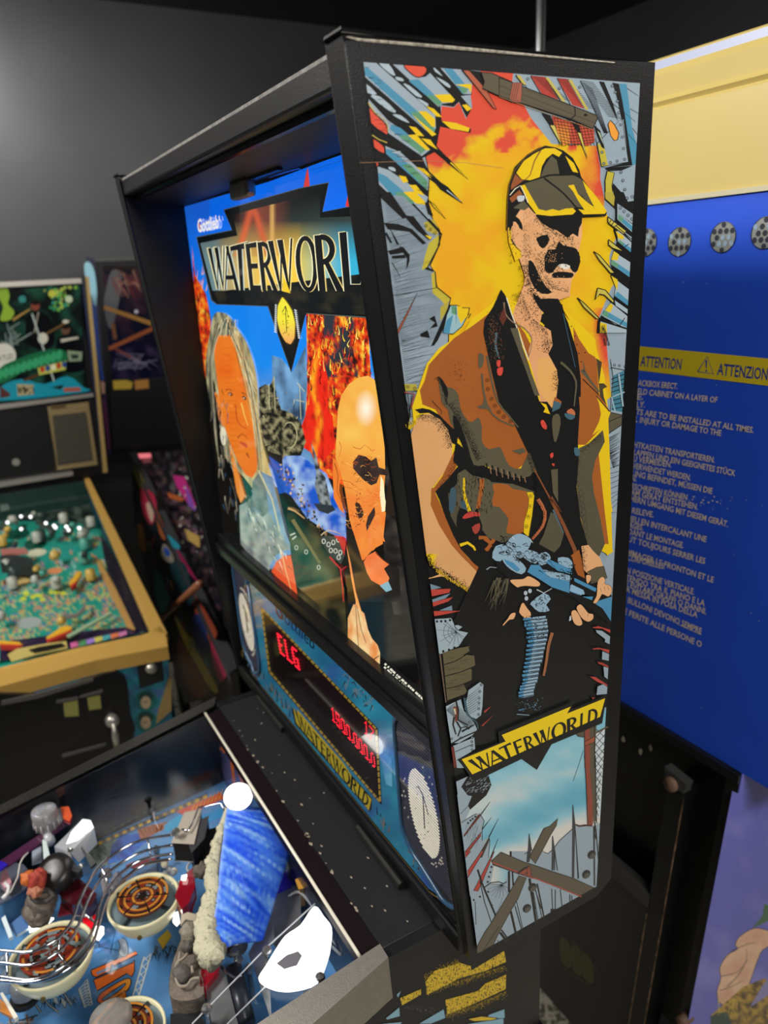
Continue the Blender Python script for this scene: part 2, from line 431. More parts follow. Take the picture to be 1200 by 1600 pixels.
# ================================================================ shared finishes
BLK = mat('black_cabinet_paint', '#0f0f10', .36, bump=.12, bscale=700, spec=.5, vary=.15, vscale=12)
BLK2 = mat('black_satin', '#0d0d0e', .3)
BLKG = mat('black_gloss', '#0a0b0d', .12)
EDGE = mat('worn_grey_edge', '#6f6c67', .55, vary=.4, vscale=140)
STEEL = mat('brushed_steel', '#8f8b84', .33, .95, vary=.12, vscale=60)
STEELD = mat('dull_steel', '#8b8d8d', .45, .7)
CHROME = mat('chrome_wire', '#d9dadf', .12, 1)
SCREW = mat('screw_steel', '#b9bab8', .25, .9)
SIDEINK = inkmat('side_art_ink', .32, bump=.12)
# ================================================================ near machine: root and head box
WM = thing('pinball_machine', 'near black pinball machine with a capped man printed on its tall side panel', 'pinball machine', (-0.36, -0.45, -OFF))
HB = [(-.0955, .854), (.194, .855), (.196, .012), (.177, 0.0), (0.0, -.002)]     # side outline (y, z)
def side_panel(x0, x1): return MB().prism([(x0, y, z) for y, z in HB], (x1-x0, 0, 0))
rp = side_panel(-.019, 0).build('head_side_panel', BLK, WM, bevel=.0035, segs=3, label='near side panel of the head box, black with a printed picture')
side_panel(-.74, -.721).build('head_side_panel', BLK, WM, bevel=.0035, segs=3)
MB().box((-.721, -.091, .826), (-.019, -.072, .8485)).build('head_front_rail', BLK, WM, bevel=.003)
MB().box((-.721, -.072, .838), (-.019, .19, .848)).build('head_roof', BLK, WM)
MB().box((-.721, -.0905, .846), (-.019, -.08, .8495)).build('worn_top_edge', EDGE, WM)
MB().box((-.019, -.0945, .8535), (-.0005, .193, .8555)).build('worn_top_edge', EDGE, rp)
MB().tube([at(532, 53, 0, .0), at(560, 62, 0, 0), at(700, 74, 0, 0), at(960, 98, 0, 0)], [.0013, .001, .0013, .0005], 6).build('worn_paint_line', mat('bare_wood', '#a39c8d', .7, vary=.5, vscale=300), rp)
MB().prism([(-.721, -.074, .828), (-.721, -.074, .824), (-.721, .0, .811), (-.721, .0, .815)], (.702, 0, 0)).build('head_soffit', mat('soffit_wood', '#221f1e', .5, vary=.3, vscale=40), WM)
MB().tube([(-.721, -.0735, .8235), (-.019, -.0735, .8235)], .0045, 8).build('soffit_moulding', BLKG, WM)
MB().box((-.721, .18, .0), (-.019, .194, .84)).build('head_back_panel', BLK2, WM)
MB().box((-.721, .0, .0), (-.019, .18, .012)).build('head_bottom_board', BLK2, WM)
# lock tongue and cam under the soffit
p = at(385, 299, 1, -.01)
lk = MB().box((p.x-.03, -.022, p.z-.008), (p.x+.03, -.008, p.z+.012)).build('lock_tongue', mat('zinc', '#a9a294', .35, .8), WM, bevel=.004)
MB().box((p.x+.035, -.02, p.z+.008), (p.x+.125, -.014, p.z+.016)).build('lock_bar', BLK2, WM)

# ---------------------------------------------------------------- printed picture on the near side panel
A = Art((0, 0, 0), (1, 0, 0), lift=.0003)
K = '#1b1b1b'; GR = '#93a2ac'; TE = '#4a88a4'; GN = '#5c8f6e'; YE = '#dcb91c'; RD = '#d2503a'; OR = '#dd8f26'; BR = '#9d5929'; OL = '#575240'; SK = '#d5a06b'; SKD = '#c89864'; WD = '#5b5343'; RB = '#8c4a33'
whole = [(568, 97), (1000, 130), (932, 1385), (746, 1490)]; A.clip = whole
lY, lO, lR = lin('#dab51b'), lin('#dd9422'), lin('#cf4c37')
def burst(x, y):
    h = .5+.5*math.sin(x*1.9)*math.sin(y*1.9)
    yb = 268 if x < 700 else (268-(x-700)*.9 if x < 760 else (214-(x-760)*.55 if x < 800 else 192-(x-800)*.2))
    top = max(0, min(1, (yb-y+34*turb(x, y, 1, .03))/16))
    if 770 < x < 900 and y < 240: top = max(top, min(1, max(0, (turb(x, y, 12, .035)+.08)*4)))
    rgt = max(0, min(1, (x-905+22*turb(x, y, 4, .02))/25))*max(0, min(1, (345-y)/40))
    if y > 480: rgt = max(0, min(1, (x-925)/20))*max(0, min(1, (y-470)/30))*max(0, 1-(y-560)/60)
    o = max(0, min(1, .5+2.2*turb(x, y, 2, .012))) * .8
    if y > 520: o *= .3
    c = mix(lY, lO, o*(.75+.25*h)); r = max(top, rgt)
    return mix(c, lR, r*(.8+.2*h) if r < 1 else 1)
A.poly(K, whole)
lG = lin(GR)
def metal(x, y):
    t = .5+.5*turb(x, y*3, 7, .03); return mix(lG, lin('#7d8d99'), t*.6)
# base: metal all around
A.grid(metal, [(568, 97), (1000, 130), (955, 960), (930, 900), (700, 900), (672, 880), (660, 820)], 8)
sun = [(747, 120), (704, 134), (735, 146), (738, 168), (728, 186), (717, 160), (709, 168), (690, 166), (688, 192), (681, 232), (665, 245), (671, 275), (669, 310), (672, 335), (687, 360), (687, 382), (672, 415), (679, 425), (683, 450), (703, 465), (702, 480), (700, 560), (650, 700), (840, 700), (955, 620), (948, 540), (948, 520), (934, 500), (955, 450), (962, 440), (953, 425), (952, 400), (961, 375), (965, 368), (960, 357), (944, 327), (944, 310), (938, 280), (938, 262), (932, 228), (862, 225), (830, 185), (800, 130), (802, 113), (752, 108)]
A.grid(burst, sun, 2.4)
A.line(K, sun[8:22], 1.6)
# ---- slanted metal strips, upper left
ZA = Z(560, 80, 5); ZB = Z(780, 90, 5); ZC = Z(570, 300, 5); ZD = Z(780, 210, 6); ZE = Z(780, 390, 5.217); ZF = Z(620, 520, 5); ZG = Z(620, 740, 5); ZH = Z(780, 780, 5.4545)
ZI = Z(660, 960, 6.667); ZJ = Z(800, 960, 6.667); ZK = Z(700, 1180, 7.5); ZL = Z(700, 1330, 7.5); ZM = Z(820, 1180, 6.667); ZN = Z(840, 560, 6.667); ZO = Z(900, 300, 7.27); ZP = Z(700, 700, 7.5)
A.poly(K, ZA((30, 80), (810, 140), (880, 240), (885, 340), (800, 350), (885, 450), (845, 520), (785, 395), (745, 435), (640, 420), (650, 540), (880, 605), (875, 640), (640, 590), (610, 740), (860, 1005), (595, 790), (500, 835), (545, 930), (820, 1190), (540, 990), (548, 1200), (170, 1200)))
def strip(z, quad, blue, tipc=None):
    """grey slat with a blue band whose far end turns green and yellow"""
    A.poly(GR, z(*quad))
for z, q in ((ZA, [(35, 82), (135, 88), (600, 500), (605, 600), (575, 660), (50, 200)]), (ZA, [(265, 98), (360, 105), (400, 170), (450, 205), (525, 200), (560, 170), (755, 380), (735, 400), (655, 410), (625, 435)]), (ZA, [(640, 130), (800, 140), (890, 250), (880, 335), (820, 335)]),
             (ZA, [(80, 375), (230, 540), (560, 770), (495, 820), (235, 640), (80, 420)]), (ZA, [(210, 740), (330, 790), (545, 985), (540, 1090), (215, 780)]), (ZA, [(150, 900), (240, 930), (545, 1140), (525, 1200), (330, 1200), (160, 1040)])):
    A.poly(GR, z(*q))
for q in ([(50, 120), (70, 125), (520, 520), (600, 620), (575, 655), (50, 180)], [(400, 225), (470, 220), (655, 400), (628, 430), (395, 235)], [(665, 135), (735, 138), (860, 290), (840, 325), (810, 330)], [(255, 570), (330, 600), (530, 770), (490, 800), (245, 610)], [(215, 765), (260, 770), (540, 1010), (535, 1085), (215, 800)], [(155, 950), (215, 975), (430, 1160), (400, 1200), (330, 1200), (158, 1010)]):
    A.poly(TE, ZA(*q))
for q in ([(410, 480), (465, 470), (600, 610), (575, 655)], [(530, 345), (585, 345), (650, 400), (628, 430)], [(785, 280), (850, 285), (845, 325), (815, 330)], [(315, 660), (375, 655), (525, 770), (490, 800)], [(340, 890), (400, 880), (540, 1015), (535, 1085)], [(285, 1105), (345, 1100), (440, 1170), (420, 1200), (360, 1200)]):
    A.poly(GN, ZA(*q))
for q in ([(470, 470), (530, 470), (600, 530), (600, 590), (575, 590)], [(590, 340), (715, 335), (755, 380), (735, 400), (655, 400)], [(755, 260), (885, 255), (878, 330), (860, 290)], [(385, 655), (450, 650), (560, 768), (530, 775)], [(350, 1100), (440, 1095), (525, 1180), (520, 1200), (450, 1190)], [(415, 490), (610, 650), (575, 665)], [(395, 585), (450, 595), (515, 665), (460, 660)], [(490, 680), (560, 690), (620, 770), (540, 725)], [(525, 425), (590, 450), (655, 515), (610, 510)], [(810, 420), (845, 415), (885, 450), (850, 470)], [(650, 545), (760, 560), (870, 600), (860, 630), (720, 605)], [(595, 765), (700, 845), (780, 920), (700, 865)], [(450, 905), (510, 915), (640, 1040), (590, 1010)], [(315, 970), (370, 980), (390, 1020), (350, 1030)], [(395, 1045), (450, 1045), (520, 1130), (450, 1110)]):
    A.poly(YE, ZA(*q))
for q in ([(155, 88), (230, 90), (290, 190), (240, 170)], [(290, 200), (340, 210), (355, 235), (300, 225)], [(350, 255), (400, 270), (500, 355), (450, 350)], [(455, 365), (545, 410), (530, 430)], [(60, 255), (145, 335), (70, 325)], [(95, 350), (170, 355), (295, 470), (240, 465)], [(265, 495), (330, 500), (400, 560), (340, 540)], [(590, 125), (660, 195), (600, 160)], [(605, 200), (700, 250), (720, 285), (680, 270)], [(235, 905), (280, 910), (290, 940), (245, 925)], [(255, 785), (330, 780), (300, 800)]):
    A.poly('#a3b2ba', ZA(*q), 2)
for q in ([(355, 105), (515, 115), (530, 165), (490, 200), (450, 200), (400, 165)], [(75, 430), (130, 490), (215, 570), (228, 650), (200, 640), (95, 560)], [(110, 680), (190, 735), (205, 770), (195, 800), (120, 750)], [(130, 855), (160, 880), (140, 905)]):
    A.both(RD, K, ZA(*q), 1.6, 2)
A.line('#c9b04a', ZA((78, 400), (130, 480), (215, 545), (232, 635)), 1.6, .8, 2); A.line('#c9b04a', ZA((108, 655), (160, 690), (225, 715)), 1.4)
for i in range(70):                                                  # hatching on the slats
    t = random.random(); x = 575+t*90+random.uniform(-6, 6); y = 110+t*170+random.uniform(-12, 60)
    if x < 680 and y < 330: A.line(K, [(x, y), (x+random.uniform(5, 14), y+random.uniform(-1, 1.5))], .5, .2)
A.line('#b98a6a', ZA((0, 872), (520, 855), (830, 870), (1130, 912)), .5)
# spikes
for q in ([(595, 765), (700, 830), (862, 1005), (690, 870)], [(545, 960), (700, 1060), (820, 1195), (640, 1080)], [(690, 1080), (820, 1195), (700, 1100)]):
    A.poly(K, ZA(*q))
A.line(YE, ZA((720, 870), (840, 985)), 2.2, .4); A.line('#a3b2ba', ZA((690, 1085), (800, 1175)), 1.8, .4)
A.both(YE, K, ZC((500, 65), (545, 100), (632, 212), (540, 120)), 1.2); 
# ---- left wall of sheet metal
A.grid(lambda x, y: mix(lin('#8b99a3'), lin('#6c7a85'), .5+.8*turb(x, y*3, 7, .03)), ZC((120, 20), (300, 30), (500, 230), (580, 290), (582, 410), (490, 590), (545, 620), (560, 740), (670, 830), (640, 930), (590, 1060), (500, 1200), (262, 1200)), 6)
A.poly('#b7a83a', ZC((500, 400), (582, 330), (582, 410), (490, 590), (445, 610), (470, 500))); A.poly('#b7a83a', ZC((520, 640), (548, 620), (560, 740), (670, 830), (640, 900), (600, 850), (530, 790)))
A.poly('#a99c3e', ZC((460, 240), (540, 210), (582, 300), (560, 340), (480, 300))); A.poly('#a99c3e', ZC((590, 900), (660, 850), (640, 930), (590, 1010)))
for i in range(110):
    y = 318+i*3.1; x0 = 607+(y-360)*.115
    if y > 650: break
    xe = min(x0+random.uniform(25, 62), 690); A.line(random.choice(('#4d5860', '#39434a', '#222'+'222')), [(x0, y+2), (xe, y-8-random.uniform(0, 3))], random.choice((.35, .5, .8)), .2)
for q in ([(120, 0), (200, 0), (330, 190), (300, 210), (120, 40)], [(150, 240), (260, 250), (370, 290), (480, 400), (455, 410), (350, 310), (180, 290)], [(300, 180), (380, 190), (520, 370), (500, 375), (400, 290)], [(170, 310), (215, 395), (200, 400), (160, 330)], [(190, 270), (270, 410), (250, 410)], [(270, 425), (300, 430), (350, 490), (350, 540), (325, 610), (330, 520)], [(180, 460), (290, 430), (320, 470), (200, 490)], [(210, 500), (310, 490), (320, 515), (215, 520)], [(465, 600), (490, 585), (545, 615), (535, 622)], [(545, 965), (570, 1050), (510, 1065), (550, 1020), (505, 990)], [(430, 1110), (490, 1080), (510, 1140), (440, 1130)], [(660, 880), (700, 890), (570, 1160), (540, 1200), (520, 1200)], [(290, 1160), (325, 1155), (300, 1170)], [(470, 80), (500, 85), (535, 190), (495, 170)]):
    A.poly(K, ZC(*q))
A.line(K, ZC((210, 550), (250, 610), (278, 672)), 1.2, .4); A.line(K, ZC((375, 90), (600, 330), (575, 420)), 2.4); A.line(K, ZC((490, 590), (585, 410), (582, 300), (500, 210)), 1.8)
A.line(K, ZC((550, 620), (560, 740), (672, 830), (655, 900)), 1.6); A.line('#1e1e1e', ZC((210, 810), (560, 748)), .7)
A.both(RB, K, ZC((412, 785), (330, 970), (258, 1115), (255, 1080), (320, 960)), .5)
for p in ZC((480, 262), (515, 290), (548, 320)): A.rivet(p, 1.6, '#b7a83a')
A.poly(YE, ZC((470, 335), (525, 350), (510, 372)))
# torn sheet left of the collar
A.both('#8fb0b8', K, ZC((670, 885), (720, 885), (760, 905), (820, 905), (805, 960), (760, 1050), (690, 1110), (610, 1100), (640, 960)), 1.3)
A.poly(TE, ZC((640, 1000), (690, 960), (660, 1110), (612, 1100))); A.poly(YE, ZC((720, 890), (815, 910), (800, 970), (750, 1030), (725, 960))); A.poly(GN, ZC((675, 890), (715, 890), (720, 960), (680, 950)))
A.line(K, ZC((710, 900), (715, 1030)), .8, .3); A.line(K, ZC((760, 905), (815, 905), (810, 960), (830, 950), (810, 985)), 1.3)
# ---- wooden spar, netting and plates, upper right
A.poly(K, ZA((800, 140), (960, 160), (990, 330), (900, 260)))
A.both('#a85a42', K, ZA((815, 148), (865, 150), (1000, 300), (1080, 455), (1055, 445), (930, 290)), 1)
A.poly('#8e9ea8', ZB((130, 130), (1105, 200), (1065, 1170), (900, 1170), (830, 1110), (840, 860), (800, 850), (760, 660), (640, 400), (300, 330)))
NETR = '#a83f36'
for q in ([(245, 140), (355, 150), (465, 330), (330, 280)], [(450, 160), (530, 165), (665, 400), (570, 370)]):
    A.poly(NETR, ZB(*q))
A.grid(lambda x, y: mix(lin('#b8443a'), lin('#d98a3a'), (y-185)/25 if x < 890 else .1), ZB((410, 450), (740, 555), (745, 660), (690, 690), (640, 680), (560, 670), (500, 690), (440, 560)), 4)
for z0, z1, n in (((245, 140), (465, 330), 16), ((450, 160), (665, 400), 16), ((640, 180), (860, 470), 20)):
    for i in range(n):
        t = i/n; a = (z0[0]+(z1[0]-z0[0])*t, z0[1]+(z1[1]-z0[1])*t); A.line(K, ZB(a, (a[0]+100, a[1]+18)), .7)
for i in range(9):
    y = 470+i*24; A.line(K, ZB((420+i*9, y), (560, y+20), (740, y+6 if y < 650 else y)), .7)
for i in range(14):
    x = 430+i*24; A.line(K, ZB((x, 470), (x+40+i, 690)), .6)
for i in range(8): A.line(K, ZB((640+i*12, 182+i*8), (820+i*4, 590)), .55)
for a, b, w in (((130, 135), (190, 210), 1.6), ((245, 145), (330, 290), 1.3), ((360, 150), (480, 340), 1.3), ((452, 160), (560, 375), 1.3), ((540, 168), (680, 405), 1.3), ((632, 180), (755, 430), 1.2), ((1010, 560), (1060, 640), 1)):
    A.line(K, ZB(a, b), w)
for q in ([(360, 155), (385, 155), (520, 345), (495, 345)], [(540, 172), (565, 172), (700, 410), (675, 405)], [(135, 140), (165, 140), (215, 215), (190, 210)]): A.poly('#b8a850', ZB(*q))
for q in ([(780, 185), (820, 190), (890, 360), (930, 500), (880, 400)], [(885, 195), (935, 205), (985, 460), (1010, 640), (1040, 840), (830, 860), (1005, 815), (960, 500), (925, 330)], [(330, 430), (400, 450), (430, 525), (395, 525)], [(560, 500), (625, 530), (640, 590), (610, 580)]): A.poly(K, ZB(*q))
A.poly(TE, ZB((940, 205), (995, 205), (1040, 560), (1085, 720), (1075, 830), (1040, 840), (985, 470)))
for a, b in (((890, 360), (1065, 500)), ((1000, 240), (1090, 300)), ((1025, 400), (1095, 440)), ((1040, 550), (1095, 620)), ((1010, 600), (1080, 680))): A.line(K, ZB(a, b), .8, .4)
A.grid(metal, ZB((800, 640), (970, 480), (1010, 815), (845, 850), (770, 680)), 6)
A.poly('#b7a83a', ZB((765, 670), (820, 690), (850, 845), (800, 850)))
A.outline(K, ZB((765, 670), (800, 850), (1010, 815), (960, 470)), 1.2)
A.both('#e0953a', K, ZB((850, 520), (870, 490), (905, 530), (935, 590), (925, 640), (900, 650), (870, 610)), 1.4)
A.poly(K, ZB((735, 520), (790, 570), (825, 715), (800, 700), (760, 600)))
for p in ZB((225, 165), (470, 240), (630, 230), (885, 220), (908, 270), (925, 340), (937, 430), (948, 525), (963, 620), (970, 710), (980, 795), (920, 808), (870, 820), (818, 828), (803, 740), (952, 895), (967, 960), (982, 1030), (997, 1100), (1040, 1090)): A.rivet(p, 1.7)
A.both('#c0b45a', K, ZB((395, 525), (435, 530), (490, 690)), .9); A.both('#c0b45a', K, ZB((610, 580), (640, 590), (688, 790)), 1); A.both('#a7b89a', K, ZB((760, 560), (790, 590), (820, 700)), .8)
A.poly(K, ZB((830, 860), (1040, 845), (960, 880), (850, 885)))
A.both('#b7a83a', K, ZB((845, 885), (900, 900), (880, 1000), (900, 1160), (830, 1105), (828, 960)), 1.2)
for q in ([(890, 980), (960, 1060), (1060, 1150), (1000, 1150), (880, 1030)], [(900, 1080), (1000, 1160), (930, 1165)]): A.poly(K, ZB(*q))
A.both(WD, K, ZA((960, 165), (1040, 170), (1200, 240), (1200, 400), (1180, 385), (970, 290), (985, 240)), 1.4)
A.both(WD, K, ZB((0, 155), (760, 450), (770, 475), (730, 555), (560, 480), (0, 300)), 1.5)
A.line('#35312a', ZB((0, 215), (745, 510)), .8); A.line('#35312a', ZB((0, 260), (735, 540)), .5); A.line('#35312a', ZB((200, 250), (560, 385)), .5)
A.line('#8f7a54', ZB((0, 305), (730, 560)), .8); A.line(K, ZB((590, 385), (595, 450), (545, 490)), 1.8)
for k in range(4): A.both('#9d5a48', K, ZB((105+k*18, 195), (125+k*18, 195), (140+k*12, 300), (125+k*14, 355), (80+k*16, 320)), .7)
A.disc(K, ZB((675, 448))[0], 3, 2); 
# ---- right edge slats
A.poly(K, ZO((330, 0), (660, 0), (600, 1600), (240, 1600), (250, 1460), (330, 1350), (400, 1250), (440, 1180), (450, 1080), (395, 950), (430, 660), (470, 560), (430, 430), (450, 290), (450, 190), (330, 80)))
for q in ([(330, 0), (420, 0), (440, 60), (430, 160), (335, 75)],): A.poly('#a99c3e', ZO(*q))
A.grid(metal, ZO((540, 0), (665, 0), (660, 100), (590, 110)), 8); A.grid(metal, ZO((470, 130), (660, 260), (655, 370), (470, 240)), 8)
for q in ([(470, 240), (655, 380), (655, 470), (470, 310)], [(470, 430), (650, 590), (645, 690), (475, 560)], [(430, 680), (635, 810), (632, 980), (395, 820)], [(400, 950), (628, 1120), (618, 1310), (440, 1180), (450, 1080)], [(440, 1230), (612, 1350), (610, 1400), (450, 1290)], [(400, 1260), (608, 1430), (600, 1550), (440, 1500), (290, 1400)], [(280, 1470), (600, 1570), (595, 1600), (270, 1600)], [(450, 380), (655, 530), (650, 575), (560, 480)]): A.poly('#9aabb4', ZO(*q))
for q in ([(480, 250), (655, 400), (655, 460), (480, 310)], [(485, 540), (640, 650), (640, 700), (485, 570)], [(410, 770), (632, 920), (632, 985), (400, 820)], [(470, 1130), (615, 1250), (615, 1310), (440, 1180)], [(320, 1340), (605, 1500), (600, 1550), (300, 1400)]): A.poly(TE, ZO(*q))
for q in ([(480, 250), (540, 300), (520, 340), (480, 310)], [(485, 540), (545, 580), (540, 610), (485, 570)], [(410, 770), (480, 820), (480, 870), (400, 820)], [(325, 1345), (370, 1370), (360, 1430), (300, 1400)]): A.poly(GN, ZO(*q))
for q in ([(450, 440), (545, 500), (540, 540), (480, 530)], [(430, 670), (490, 710), (470, 780), (400, 770)], [(400, 950), (480, 1000), (470, 1120), (450, 1080)], [(390, 1265), (425, 1290), (390, 1370), (330, 1345)], [(275, 1480), (350, 1500), (350, 1600), (270, 1600)]): A.poly('#d0b52a', ZO(*q))
for q in ([(200, 675), (270, 720), (440, 920), (390, 920), (270, 780)], [(15, 1200), (90, 1260), (270, 1440), (230, 1440), (90, 1310)], [(370, 540), (545, 680), (420, 640), (370, 600)], [(245, 1090), (335, 1115), (430, 1230), (420, 1260), (320, 1170), (270, 1160), (220, 1220)], [(360, 280), (570, 440), (540, 480), (430, 400), (365, 350)]): A.both('#b9ad4a', K, ZO(*q), 1.5)
for p in ZO((580, 70), (640, 55), (505, 180), (545, 220), (590, 265), (637, 308)): A.rivet(p, 1.9)
for a, b in (((400, 320), (370, 360)), ((430, 340), (400, 385)), ((470, 370), (430, 400)), ((470, 1000), (628, 1120)), ((490, 700), (635, 805)), ((600, 590), (555, 625)), ((555, 1430), (500, 1510)), ((470, 570), (650, 720)), ((400, 830), (630, 1010)), ((440, 1190), (620, 1340)), ((290, 1410), (600, 1570)), ((450, 380), (660, 560))): A.line(K, ZO(a, b), 1.2)
# lower right frame pieces
A.grid(metal, ZN((760, 0), (930, 0), (900, 580), (880, 900), (850, 1600), (770, 1600), (720, 1100), (690, 860), (760, 560), (790, 200)), 8)
A.poly('#3f7486', ZN((790, 180), (910, 120), (895, 560), (770, 540)))
for k in range(8): A.line(K, ZN((775, 215+k*45), (905, 165+k*48)), 1.3)
A.line('#93a9b4', ZN((845, 160), (890, 500)), 2.6); A.line(K, ZN((832, 160), (877, 500)), .9); A.line('#93a9b4', ZN((780, 400), (905, 350)), 2); A.line('#93a9b4', ZN((770, 400), (810, 560)), 2)
A.line(K, ZN((765, 95), (915, 125)), 1.3); 
for p in ZN((800, 70), (852, 75), (910, 85)): A.rivet(p, 1.5)
A.both(OL, K, ZN((730, 640), (750, 560), (890, 590), (880, 690), (700, 810), (660, 760)), 1.2); A.line(K, ZN((740, 660), (900, 590)), 1)
for k in range(30): A.line(K, ZN((700+k*3, 850+k*10), (840+random.uniform(-20, 20), 770+k*12)), random.choice((.8, 1.3)), .4)
for k in range(9): A.line(K, ZN((745+k*3, 1150+k*52), (855-k*2, 1120+k*50+random.uniform(-20, 20))), .6)
for k in range(14): A.line('#2b2b2b', ZE((800+random.uniform(0, 60), 610+random.uniform(0, 30)), (870+random.uniform(-20, 40), 780)), .4)
# ---- the capped figure (flat inks)
# yellow rim light and vest
vest_rim = ZF((120, 580), (180, 400), (235, 240), (330, 120), (520, 0)) + [(735, 500), (764, 478), (783, 458), (800, 470), (845, 480), (880, 490), (932, 545), (945, 590), (950, 640), (953, 720), (957, 860), (949, 866), (938, 860), (700, 900), (650, 700)]
A.poly(YE, vest_rim)
def tone(a, b, sc=.02, z=0, amt=.5):
    a, b = lin(a), lin(b); return lambda x, y: mix(a, b, amt*(.5+turb(x, y, z, sc)))
A.grid(tone(BR, '#8f5026', .02), ZF((200, 560), (180, 450), (215, 380), (250, 250), (330, 160), (450, 40), (600, -60), (820, -230), (1000, 0), (1200, 400), (1150, 900), (900, 1100), (600, 900), (430, 800), (300, 600)), 6, 0)
# right half of the vest
A.poly(BR, [(895, 495), (910, 520), (930, 555), (932, 600), (938, 622), (940, 650), (925, 680), (905, 695), (890, 690), (900, 600)])
A.poly(YE, [(878, 480), (905, 505), (930, 530), (934, 560), (920, 552), (905, 530), (893, 505)])
A.poly(BR, ZN((415, 0), (615, 0), (640, 370), (760, 560), (740, 620), (650, 740), (500, 900), (410, 900)))
A.poly(YE, ZN((615, 400), (760, 560), (740, 620), (650, 740), (570, 800), (640, 660), (660, 580), (640, 470)), 0)
A.line(K, ZN((610, 390), (750, 555)), 1.4); A.line(OL, ZN((455, 120), (640, 350)), 5, 3); A.line(K, ZN((470, 215), (640, 380)), 1.6); A.poly(OL, ZN((470, 10), (500, 130), (540, 200), (600, 290), (560, 260), (480, 160)))
A.poly('#4a3d2c', ZN((615, 0), (670, 40), (640, 260), (690, 260), (725, 295), (680, 320), (690, 400), (720, 490), (650, 400), (640, 300)))
for p in ZE((590, 625), (617, 705), (633, 775), (650, 845), (668, 915), (700, 840), (690, 990)): A.disc(K, p, 1.1, n=7)
# sleeve fall on the right: olive with brown stripe and yellow rim
A.poly(YE, ZN((690, 860), (780, 1600), (560, 1600), (560, 1000))); A.poly(YE, [(925, 700), (958, 862), (949, 868), (930, 840)])
A.poly(BR, ZN((635, 980), (700, 1600), (600, 1600), (560, 1300), (580, 1100))); A.poly(BR, [(925, 760), (945, 800), (951, 850), (940, 850), (920, 800)])
A.grid(tone(OL, '#4c4639', .04), [(905, 700), (920, 693), (942, 672), (945, 690), (930, 720), (925, 745), (928, 770), (938, 810), (945, 850), (937, 868), (925, 872), (915, 840), (905, 800), (900, 740)], 5)
A.edge_dots(K, [(902, 705), (899, 760), (906, 810)], 260, -1, 4); A.edge_dots(K, ZN((440, 960), (650, 780)), 260, 1, 5)
for k in range(8): A.ring(K, (908+k*1.3, 770+k*10), 3.4, 4.5, .5, n=10)
# arms
A.grid(tone(SK, '#c08e58', .015, 3), ZF((110, 800), (150, 680), (200, 640), (260, 630), (320, 650), (370, 710), (415, 780), (435, 860), (430, 960), (400, 1050), (340, 1130), (280, 1210)) + ZG((265, 150), (262, 240), (330, 400), (430, 560), (500, 620), (560, 700), (660, 800), (570, 935), (500, 880), (380, 800), (260, 815), (350, 780), (290, 700), (225, 620)) , 8)
A.poly(BR, ZF((430, 960), (470, 880), (460, 940), (400, 1080), (330, 1180), (290, 1210), (270, 1215)) + ZG((270, 110), (265, 240), (330, 380), (430, 540), (440, 520), (390, 420), (350, 260), (300, 150)))
A.poly(BR, ZF((470, 860), (500, 880), (500, 980), (440, 1100), (380, 1200), (320, 1240), (290, 1210), (350, 1130), (430, 1000))); A.edge_dots(K, ZF((495, 880), (480, 1000), (400, 1150), (330, 1230)), 500, 1, 4)
A.poly(BR, ZG((280, 130), (310, 180), (380, 330), (440, 460), (500, 590), (560, 660), (680, 770), (660, 800), (560, 700), (500, 640), (430, 560), (330, 400), (262, 240)))
A.poly(YE, ZG((228, 628), (330, 625), (300, 680), (320, 760), (260, 720)), 0)
A.edge_dots(SK, ZG((330, 625), (310, 690), (350, 780)), 120, 1, 3, (.6, 1.3)); A.edge_dots(K, ZG((225, 640), (260, 730), (360, 790), (480, 860), (570, 935)), 700, -1, 3.5, (.5, 1.3)); A.edge_dots('#d8ad2e', ZG((300, 760), (400, 830), (500, 890), (560, 925)), 260, -1, 3, (.5, 1.3))
A.line(SK, ZG((250, 818), (400, 790)), 1.5, .5)
A.poly(K, ZF((140, 600), (200, 588), (260, 600), (330, 640), (420, 730), (480, 780), (470, 880), (430, 860), (400, 760), (340, 680), (250, 625), (180, 630)))
A.edge_dots(K, ZF((150, 650), (200, 635), (300, 650), (370, 720), (420, 800), (430, 900)), 700, 1, 5, (.4, .9)); A.edge_dots(YE, ZF((110, 760), (160, 690)), 150, -1, 4, (.6, 1.2))
A.line('#a23a30', ZF((60, 465), (140, 475), (110, 590)), 1.6)
for q in ([(60, 470), (95, 600), (95, 680)], [(85, 470), (110, 660)], [(120, 480), (95, 700)]): A.line(K, ZF(*q), 1)
A.poly('#a99c3e', ZF((60, 400), (150, 400), (165, 450), (60, 455)))
for p in ZF((85, 422), (140, 435)): A.rivet(p, 2, '#a99c3e')
A.poly(K, ZG((300, 140), (400, 40), (480, -60), (1080, 0), (1100, 500), (880, 560), (760, 520), (695, 775), (600, 700), (500, 590), (440, 480), (380, 340), (330, 200)))
A.grid(tone(OL, '#3c382c', .05), ZG((400, 160), (520, 20), (720, 60), (700, 320), (480, 440), (420, 330)), 5)
